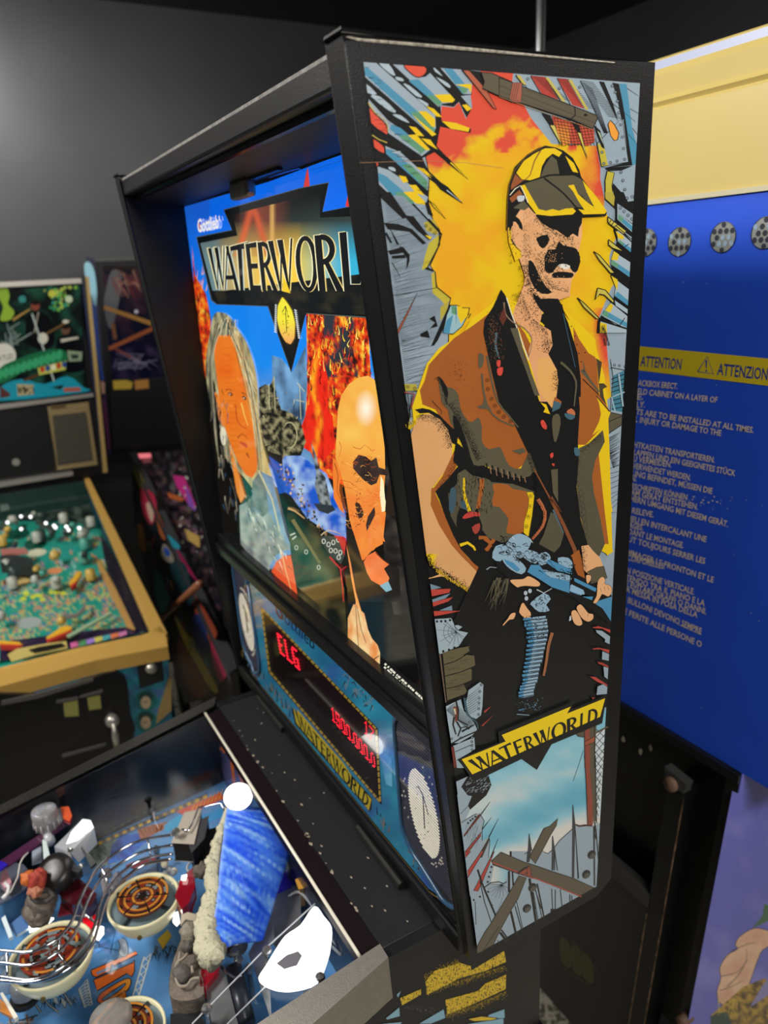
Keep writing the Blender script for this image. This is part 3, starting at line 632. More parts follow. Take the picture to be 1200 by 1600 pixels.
# dark fabric between the vest halves
A.poly(K, [(783, 452), (790, 462), (800, 490), (822, 560), (837, 600), (850, 640), (860, 700), (870, 760), (905, 880), (930, 905), (960, 1000), (958, 1100), (780, 1160), (700, 1170), (690, 1010), (730, 925), (760, 860), (740, 790), (725, 740), (708, 720), (712, 690), (760, 730), (800, 745), (830, 720), (824, 706), (800, 655), (780, 630), (768, 580), (755, 520), (757, 500), (770, 480)])
A.poly(K, [(838, 560), (860, 470), (878, 475), (885, 500), (893, 540), (903, 600), (906, 640), (903, 690), (904, 720), (901, 760), (907, 810), (918, 850), (935, 890), (900, 890), (850, 860), (830, 800)])
A.poly(K, ZE((480, 400), (500, 460), (560, 590), (640, 850), (665, 1050), (665, 1200), (470, 1200), (480, 1000), (430, 880), (380, 850), (430, 700), (380, 620), (300, 560), (390, 500)))
# neck and chest
A.grid(tone('#d9a070', '#c98c5c', .03, 5), ZE((130, 470), (200, 290), (230, 120), (330, 60), (560, 100), (580, 380), (460, 420), (350, 520), (330, 610), (420, 660), (435, 780), (400, 850), (470, 980), (480, 1100), (460, 1240), (330, 1240), (290, 1100), (240, 900), (240, 820), (270, 720), (210, 640), (140, 590), (110, 540)), 5)
A.poly('#d9a35f', ZN((0, 0), (130, 0), (190, 110), (215, 220), (200, 370), (150, 520), (100, 450), (0, 340)))
A.line(YE, ZE((150, 640), (200, 800), (250, 940), (290, 1080), (330, 1230)), 3.2, 2); A.line('#d6d2b8', ZE((60, 390), (100, 520), (150, 650), (240, 900)), 1.6); A.line('#7f6a55', ZE((40, 430), (50, 520), (110, 590), (200, 640), (260, 710), (260, 800), (235, 880)), 2.2, 1.2, 3)
A.poly(OL, ZE((90, 640), (150, 640), (210, 870), (290, 1080), (330, 1190), (290, 1190), (230, 1020), (150, 800)))
A.poly('#5d3026', ZE((0, 560), (40, 470), (60, 560), (30, 620))); 
# head: plain man in a cap, features only as blocks of ink
A.grid(tone('#dba676', '#c68a5a', .04, 8), ZD((90, 700), (270, 640), (780, 740), (775, 960), (745, 1100)) + ZE((650, 20), (640, 170), (590, 250), (575, 370), (480, 400), (300, 380), (230, 300), (200, 180), (160, 60), (130, 40)) + ZD((90, 1010), (78, 850)), 4)
A.poly('#dcb41c', ZD((80, 760), (130, 690), (230, 560), (240, 620), (140, 760), (110, 900), (120, 1020), (200, 1080), (210, 1150), (150, 1190), (90, 1010)))
A.poly(K, ZD((340, 760), (420, 700), (780, 740), (775, 830), (750, 880), (740, 960), (690, 930), (640, 970), (540, 900), (480, 880), (400, 830)), 0)
A.poly(K, ZD((90, 780), (160, 770), (210, 830), (218, 900), (170, 860), (120, 860), (100, 920)), 2); A.poly('#d9a070', ZD((130, 820), (180, 850), (200, 960), (180, 1040), (140, 980)), 2); A.line(K, ZD((110, 980), (160, 1060), (205, 1100)), 2, 1)
A.poly(K, ZD((350, 970), (440, 940), (470, 990), (430, 1060), (390, 1060), (360, 1010)), 2)
A.poly(K, ZD((560, 1000), (600, 1040), (700, 1060), (740, 1100), (740, 1200), (440, 1200), (480, 1120), (530, 1070)), 2)
A.poly(K, ZE((400, 0), (650, 20), (640, 170), (600, 180), (560, 130), (480, 130), (430, 190), (380, 180), (370, 120)), 2); A.poly(K, ZE((430, 200), (480, 180), (600, 190), (590, 230), (500, 230), (440, 230)), 2)
A.poly('#d9d3c4', ZE((480, 130), (520, 115), (575, 130), (570, 155), (530, 160)), 2)
A.poly(K, ZE((270, 350), (340, 400), (480, 400), (500, 480), (480, 560), (370, 520), (310, 450)), 2); A.poly(K, ZE((240, 90), (280, 110), (320, 200), (380, 300), (430, 350), (350, 360), (280, 300), (240, 200)), 2)
A.edge_dots(K, ZD((350, 760), (450, 840), (560, 930), (700, 960)), 500, 1, 5, (.4, 1)); A.edge_dots(K, ZE((230, 120), (260, 300), (340, 400)), 500, 1, 6, (.4, 1)); A.edge_dots(K, ZE((180, 340), (270, 560), (380, 640), (430, 760), (400, 850)), 900, 1, 8, (.35, .9)); A.edge_dots(K, ZE((480, 990), (480, 1150)), 200, 1, 5); A.edge_dots(K, ZE((360, 220), (430, 320), (560, 350)), 260, -1, 4)
A.edge_dots(K, ZD((230, 700), (220, 1150)), 260, -1, 8, (.3, .7)); A.dots(K, 260, lambda: (random.gauss(862, 12), random.gauss(520, 30)), (.3, .6))
for cx, cy, sx, sy, n in ((850, 372, 8, 5, 160), (872, 385, 12, 6, 200), (846, 405, 6, 10, 160), (838, 430, 6, 12, 260), (852, 450, 9, 6, 220), (880, 400, 9, 12, 220), (858, 418, 10, 6, 160), (822, 400, 5, 20, 160), (840, 480, 14, 10, 240), (800, 370, 4, 16, 120)): A.dots(K, n, lambda: (random.gauss(cx, sx), random.gauss(cy, sy)), (.35, 1.1))
for cx, cy, n in ((862, 402, 60), (868, 440, 60), (850, 436, 40)): A.dots('#d9a070', n, lambda: (random.gauss(cx, 6), random.gauss(cy, 4)), (.35, .9))
# cap
A.poly(K, ZD((70, 900), (75, 620), (90, 470), (150, 300), (260, 190), (360, 130), (430, 105), (520, 120), (600, 150), (690, 220), (750, 330), (770, 400), (1010, 730), (1000, 765), (780, 775), (400, 760), (330, 740), (240, 640)))
A.poly(YE, ZD((160, 360), (230, 250), (330, 180), (430, 130), (520, 130), (590, 170), (560, 210), (500, 180), (440, 230), (400, 300), (380, 400), (290, 430), (210, 420)))
A.poly(YE, ZD((620, 200), (700, 270), (740, 360), (690, 350), (650, 270))); A.poly(OL, ZD((385, 400), (430, 290), (490, 200), (540, 240), (565, 370), (470, 375))); A.poly(K, ZD((580, 210), (620, 200), (660, 290), (680, 370), (590, 375)))
A.line('#8a5a2e', ZD((390, 150), (330, 250), (290, 380), (230, 430)), 2.4, 1.2, 2); A.poly('#8f5230', ZD((110, 480), (150, 370), (200, 420), (230, 430), (110, 520)))
A.poly(OL, ZD((240, 460), (400, 410), (480, 390), (700, 385), (770, 420), (830, 560), (880, 660), (830, 640), (760, 560), (800, 690), (720, 680), (690, 700), (640, 700), (560, 710), (430, 710), (370, 700), (290, 560)))
A.line(K, ZD((420, 410), (500, 470), (600, 550), (700, 660), (760, 730)), 3, 2.4, 2)
A.poly(YE, ZD((205, 480), (240, 470), (300, 580), (370, 700), (440, 715), (500, 700), (560, 715), (620, 695), (690, 690), (720, 720), (690, 750), (480, 765), (350, 750), (270, 640)))
A.poly(YE, ZD((645, 480), (700, 470), (740, 560), (830, 640), (890, 680), (820, 540), (780, 430), (900, 570), (1010, 720), (990, 745), (790, 750), (740, 700), (800, 710), (740, 620), (690, 530)))
A.line('#e6dfc0', ZD((100, 570), (150, 510), (200, 480), (240, 560), (270, 640)), 1.3); A.poly('#8f5230', ZD((95, 600), (190, 520), (220, 560), (120, 640))); A.poly('#b9c0c4', ZD((170, 580), (235, 575), (230, 620), (180, 630)), 2); A.poly(OL, ZD((130, 690), (230, 620), (280, 680), (240, 710)))
A.line('#7a5f2a', ZD((70, 880), (78, 600), (95, 460), (150, 330), (260, 200), (420, 108)), .8); A.dots(K, 160, lambda: (random.uniform(828, 930), random.uniform(290, 338)), (.25, .5))
# ---- vest detail
for q in ([(330, 340), (390, 420), (430, 430), (480, 480), (500, 600), (560, 690), (600, 690), (640, 660), (665, 740), (665, 850), (720, 910), (800, 890), (830, 940), (880, 1040), (970, 1060), (1020, 960), (1060, 1050), (1040, 1120), (900, 1130), (700, 1040), (640, 1040), (560, 1000), (480, 800), (420, 700), (400, 600), (350, 540)],): A.poly(OL, ZF(*q), 2)
A.poly(K, ZF((440, 640), (500, 720), (560, 900), (600, 1030), (680, 1050), (700, 1100), (650, 1110), (500, 1060), (520, 900), (450, 760)), 2)
A.edge_dots(K, ZF((400, 560), (520, 760), (620, 1000)), 1200, -1, 6, (.4, .9)); A.edge_dots(K, ZF((330, 340), (390, 460), (400, 560)), 400, 1, 3, (.4, .9)); A.dots(K, 90, lambda: (random.gauss(716, 7), random.gauss(582, 14)), (.3, .8))
A.poly(K, ZF((330, 340), (390, 420), (400, 500), (370, 480)), 2); A.line(K, ZF((275, 530), (310, 570), (350, 610), (345, 640)), 1.2, .6, 2)
A.line(OL, ZF((705, 180), (740, 370), (790, 540), (870, 640), (950, 740)), 3, 2, 2); A.line(OL, ZF((665, 320), (680, 470), (720, 600), (800, 680), (920, 730)), 3, 2, 2); A.poly(OL, ZF((640, 160), (680, 180), (670, 260), (640, 270)), 2); A.poly(OL, ZF((625, 575), (670, 560), (690, 480), (710, 560), (740, 600), (650, 590)))
for p in ZF((707, 370), (712, 438), (740, 515), (767, 570), (798, 618), (837, 655), (890, 690)): A.ring(K, p, 2.8, 2.8, .6, n=10); A.disc(K, p, 1, n=6)
A.poly(OL, ZF((900, 920), (990, 900), (1010, 930), (960, 950)))
for k in range(7): x = 700+k*45; A.line(K, ZF((x, 1020+k*16), (x+12, 1100+k*10), (x+40, 1130+k*10)), 2.6, 1.2); A.line('#8a6a52', ZF((x+26, 1030+k*16), (x+38, 1110+k*10)), 1.5)
A.line(K, ZF((680, 1090), (800, 1130), (950, 1190)), 3.5, 1)
# pocket, pouch
A.poly(OL, ZP((110, 300), (200, 250), (280, 320), (460, 360), (520, 400), (760, 420), (1010, 510), (950, 1030), (900, 1030), (760, 1050), (680, 1130), (560, 1080), (480, 1060), (400, 960), (380, 900), (350, 700), (280, 760), (180, 780), (100, 640)))
A.poly(BR, ZP((530, 420), (700, 430), (760, 480), (920, 510), (950, 600), (930, 860), (885, 1010), (800, 1010), (700, 1000), (685, 950), (710, 830), (640, 740), (600, 690), (530, 680), (515, 620), (540, 520)), 2)
A.both(YE, '#6a5a1a', ZP((920, 515), (990, 515), (1012, 560), (985, 800), (945, 1035), (885, 1020), (890, 870), (935, 720), (950, 600)), .8)
for p in ZP((968, 565), (957, 683), (938, 803), (918, 920)): A.ring(K, p, 2.6, 3, .6, n=10); A.disc(K, p, 1.1, n=7)
A.line(YE, ZP((190, 350), (185, 520), (215, 640), (250, 740)), 3, 6); A.line(BR, ZP((400, 360), (390, 500), (370, 600), (350, 710)), 7, 6, 2); A.poly('#3f5560', ZP((30, 480), (90, 480), (95, 600), (60, 760), (10, 720)), 2); A.poly('#3f5560', ZP((140, 620), (200, 620), (230, 740), (170, 740)))
A.poly(K, ZP((140, 700), (280, 780), (380, 840), (400, 980), (300, 1040), (150, 980), (100, 900)), 2); A.poly('#b8403a', ZP((170, 810), (240, 750), (300, 750), (370, 760), (370, 800), (310, 800), (200, 830)), 2); A.poly('#a04038', ZP((280, 930), (370, 880), (370, 960), (320, 1010)), 2)
for i, q in enumerate(([(360, 1050), (440, 1050), (560, 1180)], [(430, 1060), (500, 1120), (460, 1200)], [(540, 1070), (480, 1160), (440, 1200)])): A.line(BR, ZP(*q), 6, 5)
A.line(YE, ZP((140, 1140), (230, 1110), (300, 1160), (320, 1200)), 5, 3)
for k in range(120):
    a = ZP((random.uniform(100, 520), random.uniform(260, 760)))[0]; A.line(K, [a, (a[0]+random.uniform(-1.5, 1.5), a[1]+random.uniform(2, 7))], random.uniform(.5, 1.4), .3)
A.edge_dots(K, ZP((1010, 510), (990, 300), (930, 100)), 300, 1, 5, (.4, 1)); A.edge_dots(OL, ZP((960, 60), (1040, 280)), 200, 1, 3, (.5, 1.2))
# inside of the open vest: beads, cord, straps
A.poly('#c8463c', ZF((780, 220), (810, 215), (805, 265), (785, 260)), 2); A.poly('#c8463c', ZF((785, 280), (830, 270), (820, 330), (790, 330)), 2); A.line('#4f6670', ZF((780, 0), (770, 90), (800, 200)), 4, 2, 2)
A.line('#7d4a2e', ZF((1070, 1060), (1200, 1300)) + ZN((140, 1440), (240, 1600)) + ZH((440, 0), (550, 220), (640, 420), (700, 640)), 2, 7)
A.poly(BR, ZH((610, 480), (680, 430), (700, 500), (735, 690), (690, 690), (650, 600)))
A.line('#a8603c', ZH((330, 0), (390, 110), (370, 230), (280, 340)), 6, 4, 2); A.edge_dots(K, ZH((330, 0), (390, 110), (370, 230), (280, 340)), 160, 1, 2)
A.grid(tone(OL, '#4c4639', .05), ZH((440, 110), (480, 130), (550, 300), (520, 400), (440, 490), (310, 430), (380, 300)), 5)
A.line('#4f6670', ZH((460, 90), (550, 290)), 3, 1.5)
A.poly(OL, ZN((160, 600), (220, 580), (240, 680), (200, 850), (170, 860), (150, 700)), 2); A.poly(OL, ZN((140, 1160), (210, 1150), (215, 1500), (160, 1400)))
A.poly(BR, ZN((180, 400), (250, 450), (240, 480), (160, 530))); A.poly('#42606c', ZN((170, 440), (250, 470), (230, 520), (150, 560))); A.poly('#b66a48', ZN((300, 560), (350, 520), (390, 560), (380, 600)), 2); A.poly('#42606c', ZN((285, 570), (380, 590), (385, 620), (340, 640), (290, 610)), 2)
A.poly('#c8463c', ZN((30, 660), (60, 640), (95, 700), (90, 740), (50, 720)), 2); A.poly('#c8463c', ZN((130, 1000), (160, 980), (165, 1020), (140, 1040)), 2); A.poly('#c8463c', ZN((145, 1100), (175, 1095), (170, 1125)), 2); A.poly(YE, ZN((30, 460), (90, 480), (130, 580), (60, 560), (80, 520))); A.poly('#42606c', ZN((380, 930), (430, 940), (440, 1010), (390, 1010)), 2)
A.line(OL, ZN((240, 40), (340, 130), (400, 240), (395, 360), (380, 500)), 4, 2, 2); A.line('#35505f', ZE((520, 520), (560, 700), (620, 960)), 1.4)
for k in range(240):
    t = random.random(); A.dots(OL if k % 2 else '#6b3a2c', 1, lambda: (random.gauss(768+t*8, 6), 500+t*60+random.gauss(0, 6)), (.4, 1.3))
# ---- heavy grey-blue machine held at the waist
LB = '#8aa6b8'; MBL = '#4a86ab'
A.poly(K, ZH((-60, 380), (90, 360), (200, 280), (300, 360), (460, 450), (620, 490), (660, 640), (840, 730), (960, 820), (960, 1080), (800, 960), (600, 820), (450, 760), (300, 660), (100, 690), (-20, 600)))
for q in ([(-30, 400), (60, 390), (50, 470), (10, 530), (-60, 500)], [(60, 380), (120, 310), (190, 295), (270, 340), (260, 400), (210, 490), (150, 500), (60, 440)], [(20, 470), (80, 460), (170, 520), (230, 590), (190, 640), (100, 600), (40, 540)], [(210, 430), (290, 440), (350, 480), (310, 550), (240, 520), (200, 480)], [(330, 480), (400, 450), (440, 500), (400, 550), (340, 560)], [(500, 500), (590, 500), (630, 560), (600, 600), (520, 570)], [(360, 600), (470, 620), (600, 650), (600, 700), (460, 680)], [(600, 730), (720, 780), (710, 820), (610, 770)]): A.poly(LB, ZH(*q), 2)
for q in ([(40, 510), (120, 540), (180, 600), (150, 620), (60, 550)], [(270, 560), (340, 560), (420, 660), (600, 700), (600, 800), (450, 750), (340, 680), (240, 620)], [(420, 510), (620, 600), (620, 640), (500, 610), (400, 540)], [(640, 670), (830, 760), (820, 790), (640, 700)], [(600, 760), (700, 830), (800, 830), (790, 860), (600, 790)], [(800, 880), (960, 830), (965, 1060), (880, 930)]): A.poly(MBL, ZH(*q), 0)
A.outline(K, ZH((610, 620), (840, 740), (800, 870), (600, 790)), 1.4); A.poly('#87abc4', ZH((615, 725), (720, 775), (700, 820), (600, 780)))
for k in range(130):
    a = ZH((random.uniform(-30, 620), 0))[0]; x = a[0]; y = 845+(x-775)*.42+random.uniform(-12, 18); A.line(K, sm([(x, y), (x+random.uniform(2, 6), y+random.uniform(-3, 3)), (x+random.uniform(3, 8), y+random.uniform(1, 6))], 3, False), random.uniform(.6, 1.5), .3)
for p in ZH((110, 320), (265, 345)): A.line('#c9d6de', [p, (p[0]+4, p[1]+5)], 1.4, .6)
# wrists and hands
hand = lambda q: (A.poly('#dba676', q, 3), A.outline('#3a2a1e', q, .6, 3))
hand(ZH((90, 690), (200, 680), (250, 655), (320, 690), (350, 720), (330, 745), (230, 740), (180, 745), (150, 750)))
hand(ZH((200, 880), (240, 930), (270, 970), (265, 1010), (230, 1025), (180, 980), (170, 950))); hand(ZH((100, 975), (140, 970), (125, 1020), (85, 1030), (40, 1075), (30, 1070), (70, 1020)))
A.grid(tone('#dba676', '#cf9866', .05), ZH((700, 400), (760, 390), (800, 440), (860, 500), (885, 570), (800, 600), (760, 640), (720, 600), (710, 500)), 4)
A.edge_dots(K, ZH((705, 400), (708, 500), (725, 610)), 160, -1, 3)
A.poly(OL, ZH((750, 620), (830, 580), (890, 570), (920, 670), (880, 670), (840, 710), (780, 720), (780, 650))); A.outline(K, ZH((750, 620), (830, 580), (890, 570), (920, 670), (840, 710), (780, 700)), .8)
hand(ZH((740, 650), (780, 650), (780, 690), (750, 720))); hand(ZH((840, 700), (880, 660), (905, 690), (900, 720), (950, 740), (960, 790), (930, 830), (880, 810), (860, 840), (830, 885), (800, 880), (830, 820)))
for q in ([(860, 760), (880, 800)], [(895, 745), (905, 790)], [(925, 745), (935, 780)]): A.line('#7a5236', ZH(*q), .9, .3)
hand(ZH((660, 920), (690, 895), (720, 920), (760, 970), (800, 980), (800, 1020), (760, 1045), (710, 1020), (670, 960))); hand(ZH((615, 960), (650, 945), (690, 1000), (710, 1060), (680, 1080), (640, 1060), (620, 1010)))
for q in ([(690, 1000), (700, 1030)], [(760, 975), (750, 1010)]): A.line('#7a5236', ZH(*q), .9, .3)
A.poly('#b8c2c6', ZH((600, 1000), (612, 990), (615, 1030), (595, 1040)))
# grip and segmented cable hanging down
for p in ZH((225, 800), (262, 782), (232, 845)): A.disc('#a9b6bd', p, 3, 3.6, n=9)
A.poly(LB, ZH((270, 880), (380, 800), (440, 850), (400, 900), (430, 950), (340, 960), (280, 910)), 2); A.line('#b9c6cd', ZH((320, 770), (380, 800), (450, 760)), 1.6, .8)
for k in range(26): a = ZH((random.uniform(290, 430), random.uniform(800, 950)))[0]; A.line(K, [a, (a[0]+random.uniform(-4, 5), a[1]+random.uniform(1, 5))], 1.3, .4)
cab = [(835, 965, 18), (838, 980, 17), (840, 1000, 15), (836, 1020, 14), (832, 1040, 13), (828, 1060, 12), (824, 1075, 12), (820, 1090, 12)]
for i in range(len(cab)-1):
    for k in range(3):
        t = k/3; x = cab[i][0]+(cab[i+1][0]-cab[i][0])*t+random.uniform(-1, 1); y = cab[i][1]+(cab[i+1][1]-cab[i][1])*t; w = cab[i][2]
        A.poly(MBL, [(x-w, y+random.uniform(0, 2)), (x, y-1), (x, y+5), (x-w+1, y+5.5)]); A.poly(LB, [(x-w*.35, y), (x+w, y-3), (x+w, y+2), (x-w*.3, y+5)]); A.line(K, [(x-w, y+5), (x+w, y+1)], 1.3)
for k in range(60): a = (random.uniform(818, 858), random.uniform(962, 1000)); A.line(K, [a, (a[0]+random.uniform(-5, 5), a[1]+random.uniform(-2, 5))], 1.2, .4)
A.line('#93603f', ZJ((420, 190), (380, 330), (360, 480), (330, 640)), 5, 3.5, 2); A.line('#7d97a5', ZJ((50, 1040), (180, 1050)), 1.2); A.line('#4a7d9c', ZJ((70, 1000), (150, 980)), 2, .6)
A.dots('#6a8b9c', 60, lambda: (random.gauss(830, 10), random.gauss(1103, 6)), (.4, 1))
# fringe of the dark robe
for k in range(26):
    x = 772+random.uniform(0, 24); A.line(OL if k % 3 else '#2c2a25', [(x, 902+random.uniform(0, 8)), (x-4+random.uniform(-4, 4), 922), (x-12+random.uniform(-6, 6), 936+random.uniform(0, 20))], 2.2, .4)
A.line('#8f9a9f', ZG((700, 750), (730, 730), (780, 735)), 1.8, 1)
# ---- black lower area: plates, planks, red slivers at the left and right
A.poly('#6f8794', ZG((255, 860), (350, 890), (265, 910))); A.poly('#b3443a', ZG((262, 905), (420, 900), (410, 930), (270, 960))); A.poly('#b3443a', ZG((275, 1005), (440, 965), (400, 1000), (280, 1040))); A.poly('#b3443a', ZG((285, 1075), (500, 1072), (400, 1095), (290, 1115))); A.poly('#6f8794', ZG((275, 985), (330, 965), (420, 935), (380, 975), (280, 1005))); A.poly('#6f8794', ZG((330, 1070), (430, 1030), (435, 1070)))
A.poly('#98a9b1', ZI((122, 50), (300, 38), (335, 115), (370, 110), (415, 130), (370, 165), (480, 185), (430, 250), (380, 330), (200, 410), (165, 412)))
for p in ZI((152, 73), (196, 72), (240, 71), (288, 60), (217, 385), (277, 368), (335, 347)): A.disc(K, p, 2, n=9)
for k in range(11): t = k/11*4.2+.6; c = ZI((355, 182))[0]; A.line(K, [c, (c[0]+30*math.cos(t)*(.8+.3*(k % 2)), c[1]+26*math.sin(t))], .7, .3)
for r in (8, 13, 20): A.ring(K, ZI((355, 182))[0], r, r, .5, 120, 230, n=10)
A.line(K, ZI((330, 115), (370, 165), (490, 190)), 1)
A.poly('#5f573f', ZI((210, 400), (380, 350), (490, 330), (495, 385), (440, 420), (545, 430), (550, 530), (500, 565), (515, 580), (512, 680), (430, 730), (440, 750), (465, 800), (440, 830), (260, 895)))
for q in ([(220, 525), (340, 490), (490, 400)], [(230, 645), (400, 600), (545, 540)], [(245, 775), (380, 745), (510, 690)], [(480, 335), (495, 385), (430, 425)], [(545, 430), (555, 530), (500, 565)]): A.line(K, ZI(*q), 1.4)
for k in range(40): a = ZI((random.uniform(225, 440), random.uniform(420, 840)))[0]; A.line('#3c3728', [a, (a[0]+random.uniform(5, 14), a[1]-random.uniform(1, 4))], .5, .2)
A.poly('#6b5a4c', ZI((170, 415), (190, 415), (250, 915), (230, 920))); A.line(K, ZI((200, 415), (258, 900)), 1)
A.poly('#98a9b1', ZI((480, 790), (600, 705), (635, 730), (625, 960), (610, 1050), (560, 1090), (470, 1050), (440, 980), (470, 850)))
A.poly('#98a9b1', ZI((240, 960), (320, 920), (400, 885), (430, 1000), (540, 1130), (570, 1200), (520, 1260), (380, 1340), (300, 1340)))
A.poly('#98a9b1', ZI((320, 1370), (540, 1280), (550, 1400), (480, 1450), (370, 1520), (440, 1600), (360, 1600), (340, 1450))); A.poly('#6b3229', ZI((300, 1380), (330, 1380), (360, 1590), (330, 1600)))
for k in range(26): x = 250+k*9; A.line(K, ZI((x, 1000+k*8), (x+90, 920+k*8)), 1.2, .4)
for k in range(9): A.line(K, ZI((470, 860+k*24), (600, 760+k*26)), .8, .4)
for p in ZI((612, 733), (598, 803), (592, 872), (590, 923), (587, 982), (585, 1042), (495, 1122), (305, 1295), (400, 1285), (518, 1283), (516, 1325), (516, 1368), (518, 1410)): A.rivet(p, 1.4)
A.line('#6f3a30', ZI((340, 960), (355, 1060), (350, 1120)), 6, 3, 2); A.line('#cdbf9a', ZI((335, 980), (345, 1040)), 3, 2); A.line(K, ZI((350, 900), (375, 1000), (370, 1100), (470, 1150), (460, 1170), (400, 1180)), 2.6, 1.5); A.line(K, ZI((330, 1070), (320, 1150), (350, 1250)), 3, 2); A.line('#3a5560', ZI((440, 870), (470, 1040), (560, 1120), (580, 1190)), 4, 1.5, 2); A.line(K, ZI((360, 1120), (400, 1190), (370, 1270)), 3, 2); A.line(K, ZI((410, 1220), (540, 1150)), 3, 2); A.line(K, ZI((300, 1350), (400, 1290), (560, 1220)), 2)
A.line(K, ZI((345, 1430), (530, 1350)), 1); A.line(K, ZI((360, 1520), (500, 1440)), 1)
A.poly('#a83f36', ZI((640, 1010), (718, 955), (650, 1028))); A.poly('#a83f36', ZI((615, 1160), (755, 1035), (690, 1100), (630, 1165)))
for q, c in (([(830, 135), (900, 120), (1030, 160), (1040, 205), (940, 150), (850, 145)], '#b3443a'), ([(870, 160), (940, 170), (1040, 240), (1035, 320), (965, 290), (970, 260), (880, 190)], '#8fa0aa'), ([(835, 355), (900, 345), (1030, 370), (1030, 415), (920, 365), (840, 368)], '#b3443a'), ([(940, 380), (1030, 420), (1025, 490), (935, 470)], '#8fa0aa'), ([(885, 490), (940, 500), (1015, 540), (1010, 560), (900, 515)], '#a03c34'), ([(950, 540), (1020, 560), (1015, 690), (960, 650)], '#8fa0aa'), ([(800, 645), (870, 650), (1010, 740), (1005, 755), (890, 705)], '#b3443a'), ([(890, 750), (950, 725), (1005, 760), (1000, 830), (880, 840)], '#8fa0aa'), ([(825, 860), (870, 865), (840, 890)], '#8a3a32'), ([(930, 980), (1000, 960), (995, 1060), (930, 1060)], '#8fa0aa'), ([(900, 1080), (995, 1090), (990, 1120), (900, 1110)], '#8a3a32'), ([(890, 1120), (995, 1130), (990, 1170), (890, 1190)], '#6fa0b0')): A.both(c, K, ZJ(*q), .8)
# ---- sky panel at the foot
s1, s2, s3, s4 = lin('#5fa6bd'), lin('#8fc0cc'), lin('#d3cfc6'), lin('#3f8fb0')
def sky(x, y):
    u = (x-760)*.5+(y-1200); q = math.sin(u*.035+1.2*turb(x, y, 2, .006))*.5+.5
    d = max(0, min(1, (y-1195-(860-x)*.25)/90)); q = .5*q*.9+.75*d*(.55+.6*math.sin((y+x*.45)*.055+2.2))+.25*turb(x, y*2, 4, .02)
    c = mix(s1, s2, q*2); return mix(c, s3, (q-.45)*2.2)
A.grid(sky, [(700, 1262), (745, 1200), (955, 1105), (965, 1130), (946, 1300), (880, 1345), (850, 1350), (830, 1400), (730, 1400)], 4)
A.poly(K, ZK((230, 250), (470, 215), (510, 350), (450, 470), (260, 640), (235, 590), (280, 480), (230, 470), (155, 370)))
for k in range(70): a = ZK((random.uniform(200, 480), random.uniform(250, 440)))[0]; A.line('#8c9aa3', [a, (a[0]+random.uniform(2, 6), a[1]-random.uniform(1, 4))], random.uniform(.5, 1.3), .3)
A.poly('#94a4ae', ZK((95, 310), (230, 250), (155, 370), (230, 470), (280, 480), (235, 590), (260, 640), (200, 770), (155, 790))); A.line(K, ZK((145, 690), (240, 590)), .8)
A.poly('#94a4ae', ZK((155, 790), (300, 700), (370, 680), (425, 770), (400, 860), (400, 1000), (480, 960), (490, 1000), (470, 1200), (200, 1200)))
A.poly('#94a4ae', ZL((200, 0), (470, 0), (500, 150), (540, 160), (500, 380), (640, 380), (740, 0), (940, 0), (1200, 200), (1200, 760), (520, 1150), (340, 1110), (240, 340)))
A.poly('#94a4ae', ZM((0, 1030), (40, 1000), (240, 1020), (300, 970), (360, 890), (500, 760), (520, 720), (700, 740), (800, 700), (762, 1360), (600, 1470), (400, 1600), (0, 1600)))
sk2 = ZL((560, 165), (710, 235), (660, 370), (500, 360)); A.grid(lambda x, y: mix(lin('#d3cfc6'), lin('#79b4c4'), (x-765)/30), sk2, 4)
A.line(K, ZM((0, 1030), (60, 990), (180, 1000), (240, 1025), (290, 985), (360, 890), (500, 765), (530, 720), (560, 745), (640, 735), (705, 735)), 1.2); A.line('#4a342c', ZM((530, 722), (570, 740), (620, 728), (705, 735)), 2.6)
for q in ([(180, 940), (350, 700), (400, 690), (190, 960)],): A.poly('#5a2f28', ZK(*q))
A.both('#96392f', K, ZK((200, 1130), (390, 900), (380, 950), (205, 1180)), .8); A.poly('#3f3432', ZK((340, 1200), (480, 960), (485, 1000), (400, 1200)))
A.both('#a83f36', K, ZL((230, 230), (390, 0), (420, 0), (235, 310)), .8); A.both('#a83f36', K, ZL((300, 460), (520, 30), (545, 0), (400, 370), (350, 470)), .8); A.both('#96392f', K, ZL((200, 0), (270, 0), (205, 80)), .8)
A.line(K, ZK((370, 680), (425, 770), (400, 860), (400, 1000)), 1.1); A.line(K, ZK((480, 960), (490, 1000), (475, 1200)), 1); A.line(K, ZK((155, 790), (300, 700), (340, 685)), 1)
for q in ([(390, 690), (495, 545)], [(400, 870), (510, 730)], [(480, 960), (590, 745)], [(500, 1200), (588, 980)]): A.line(K, ZK(*q), 1.8, .6)
for p in ZK((235, 795), (265, 765), (290, 745), (320, 720)) + ZL((510, 185), (497, 245), (480, 300), (465, 360), (470, 475), (375, 533), (302, 572), (515, 635)): A.disc(K, p, 1.7, n=8)
for k in range(20): a = ZK((random.uniform(220, 380), random.uniform(760, 1000)))[0]; A.line('#5d6870', [a, (a[0]-4, a[1]+12)], .6, .2)
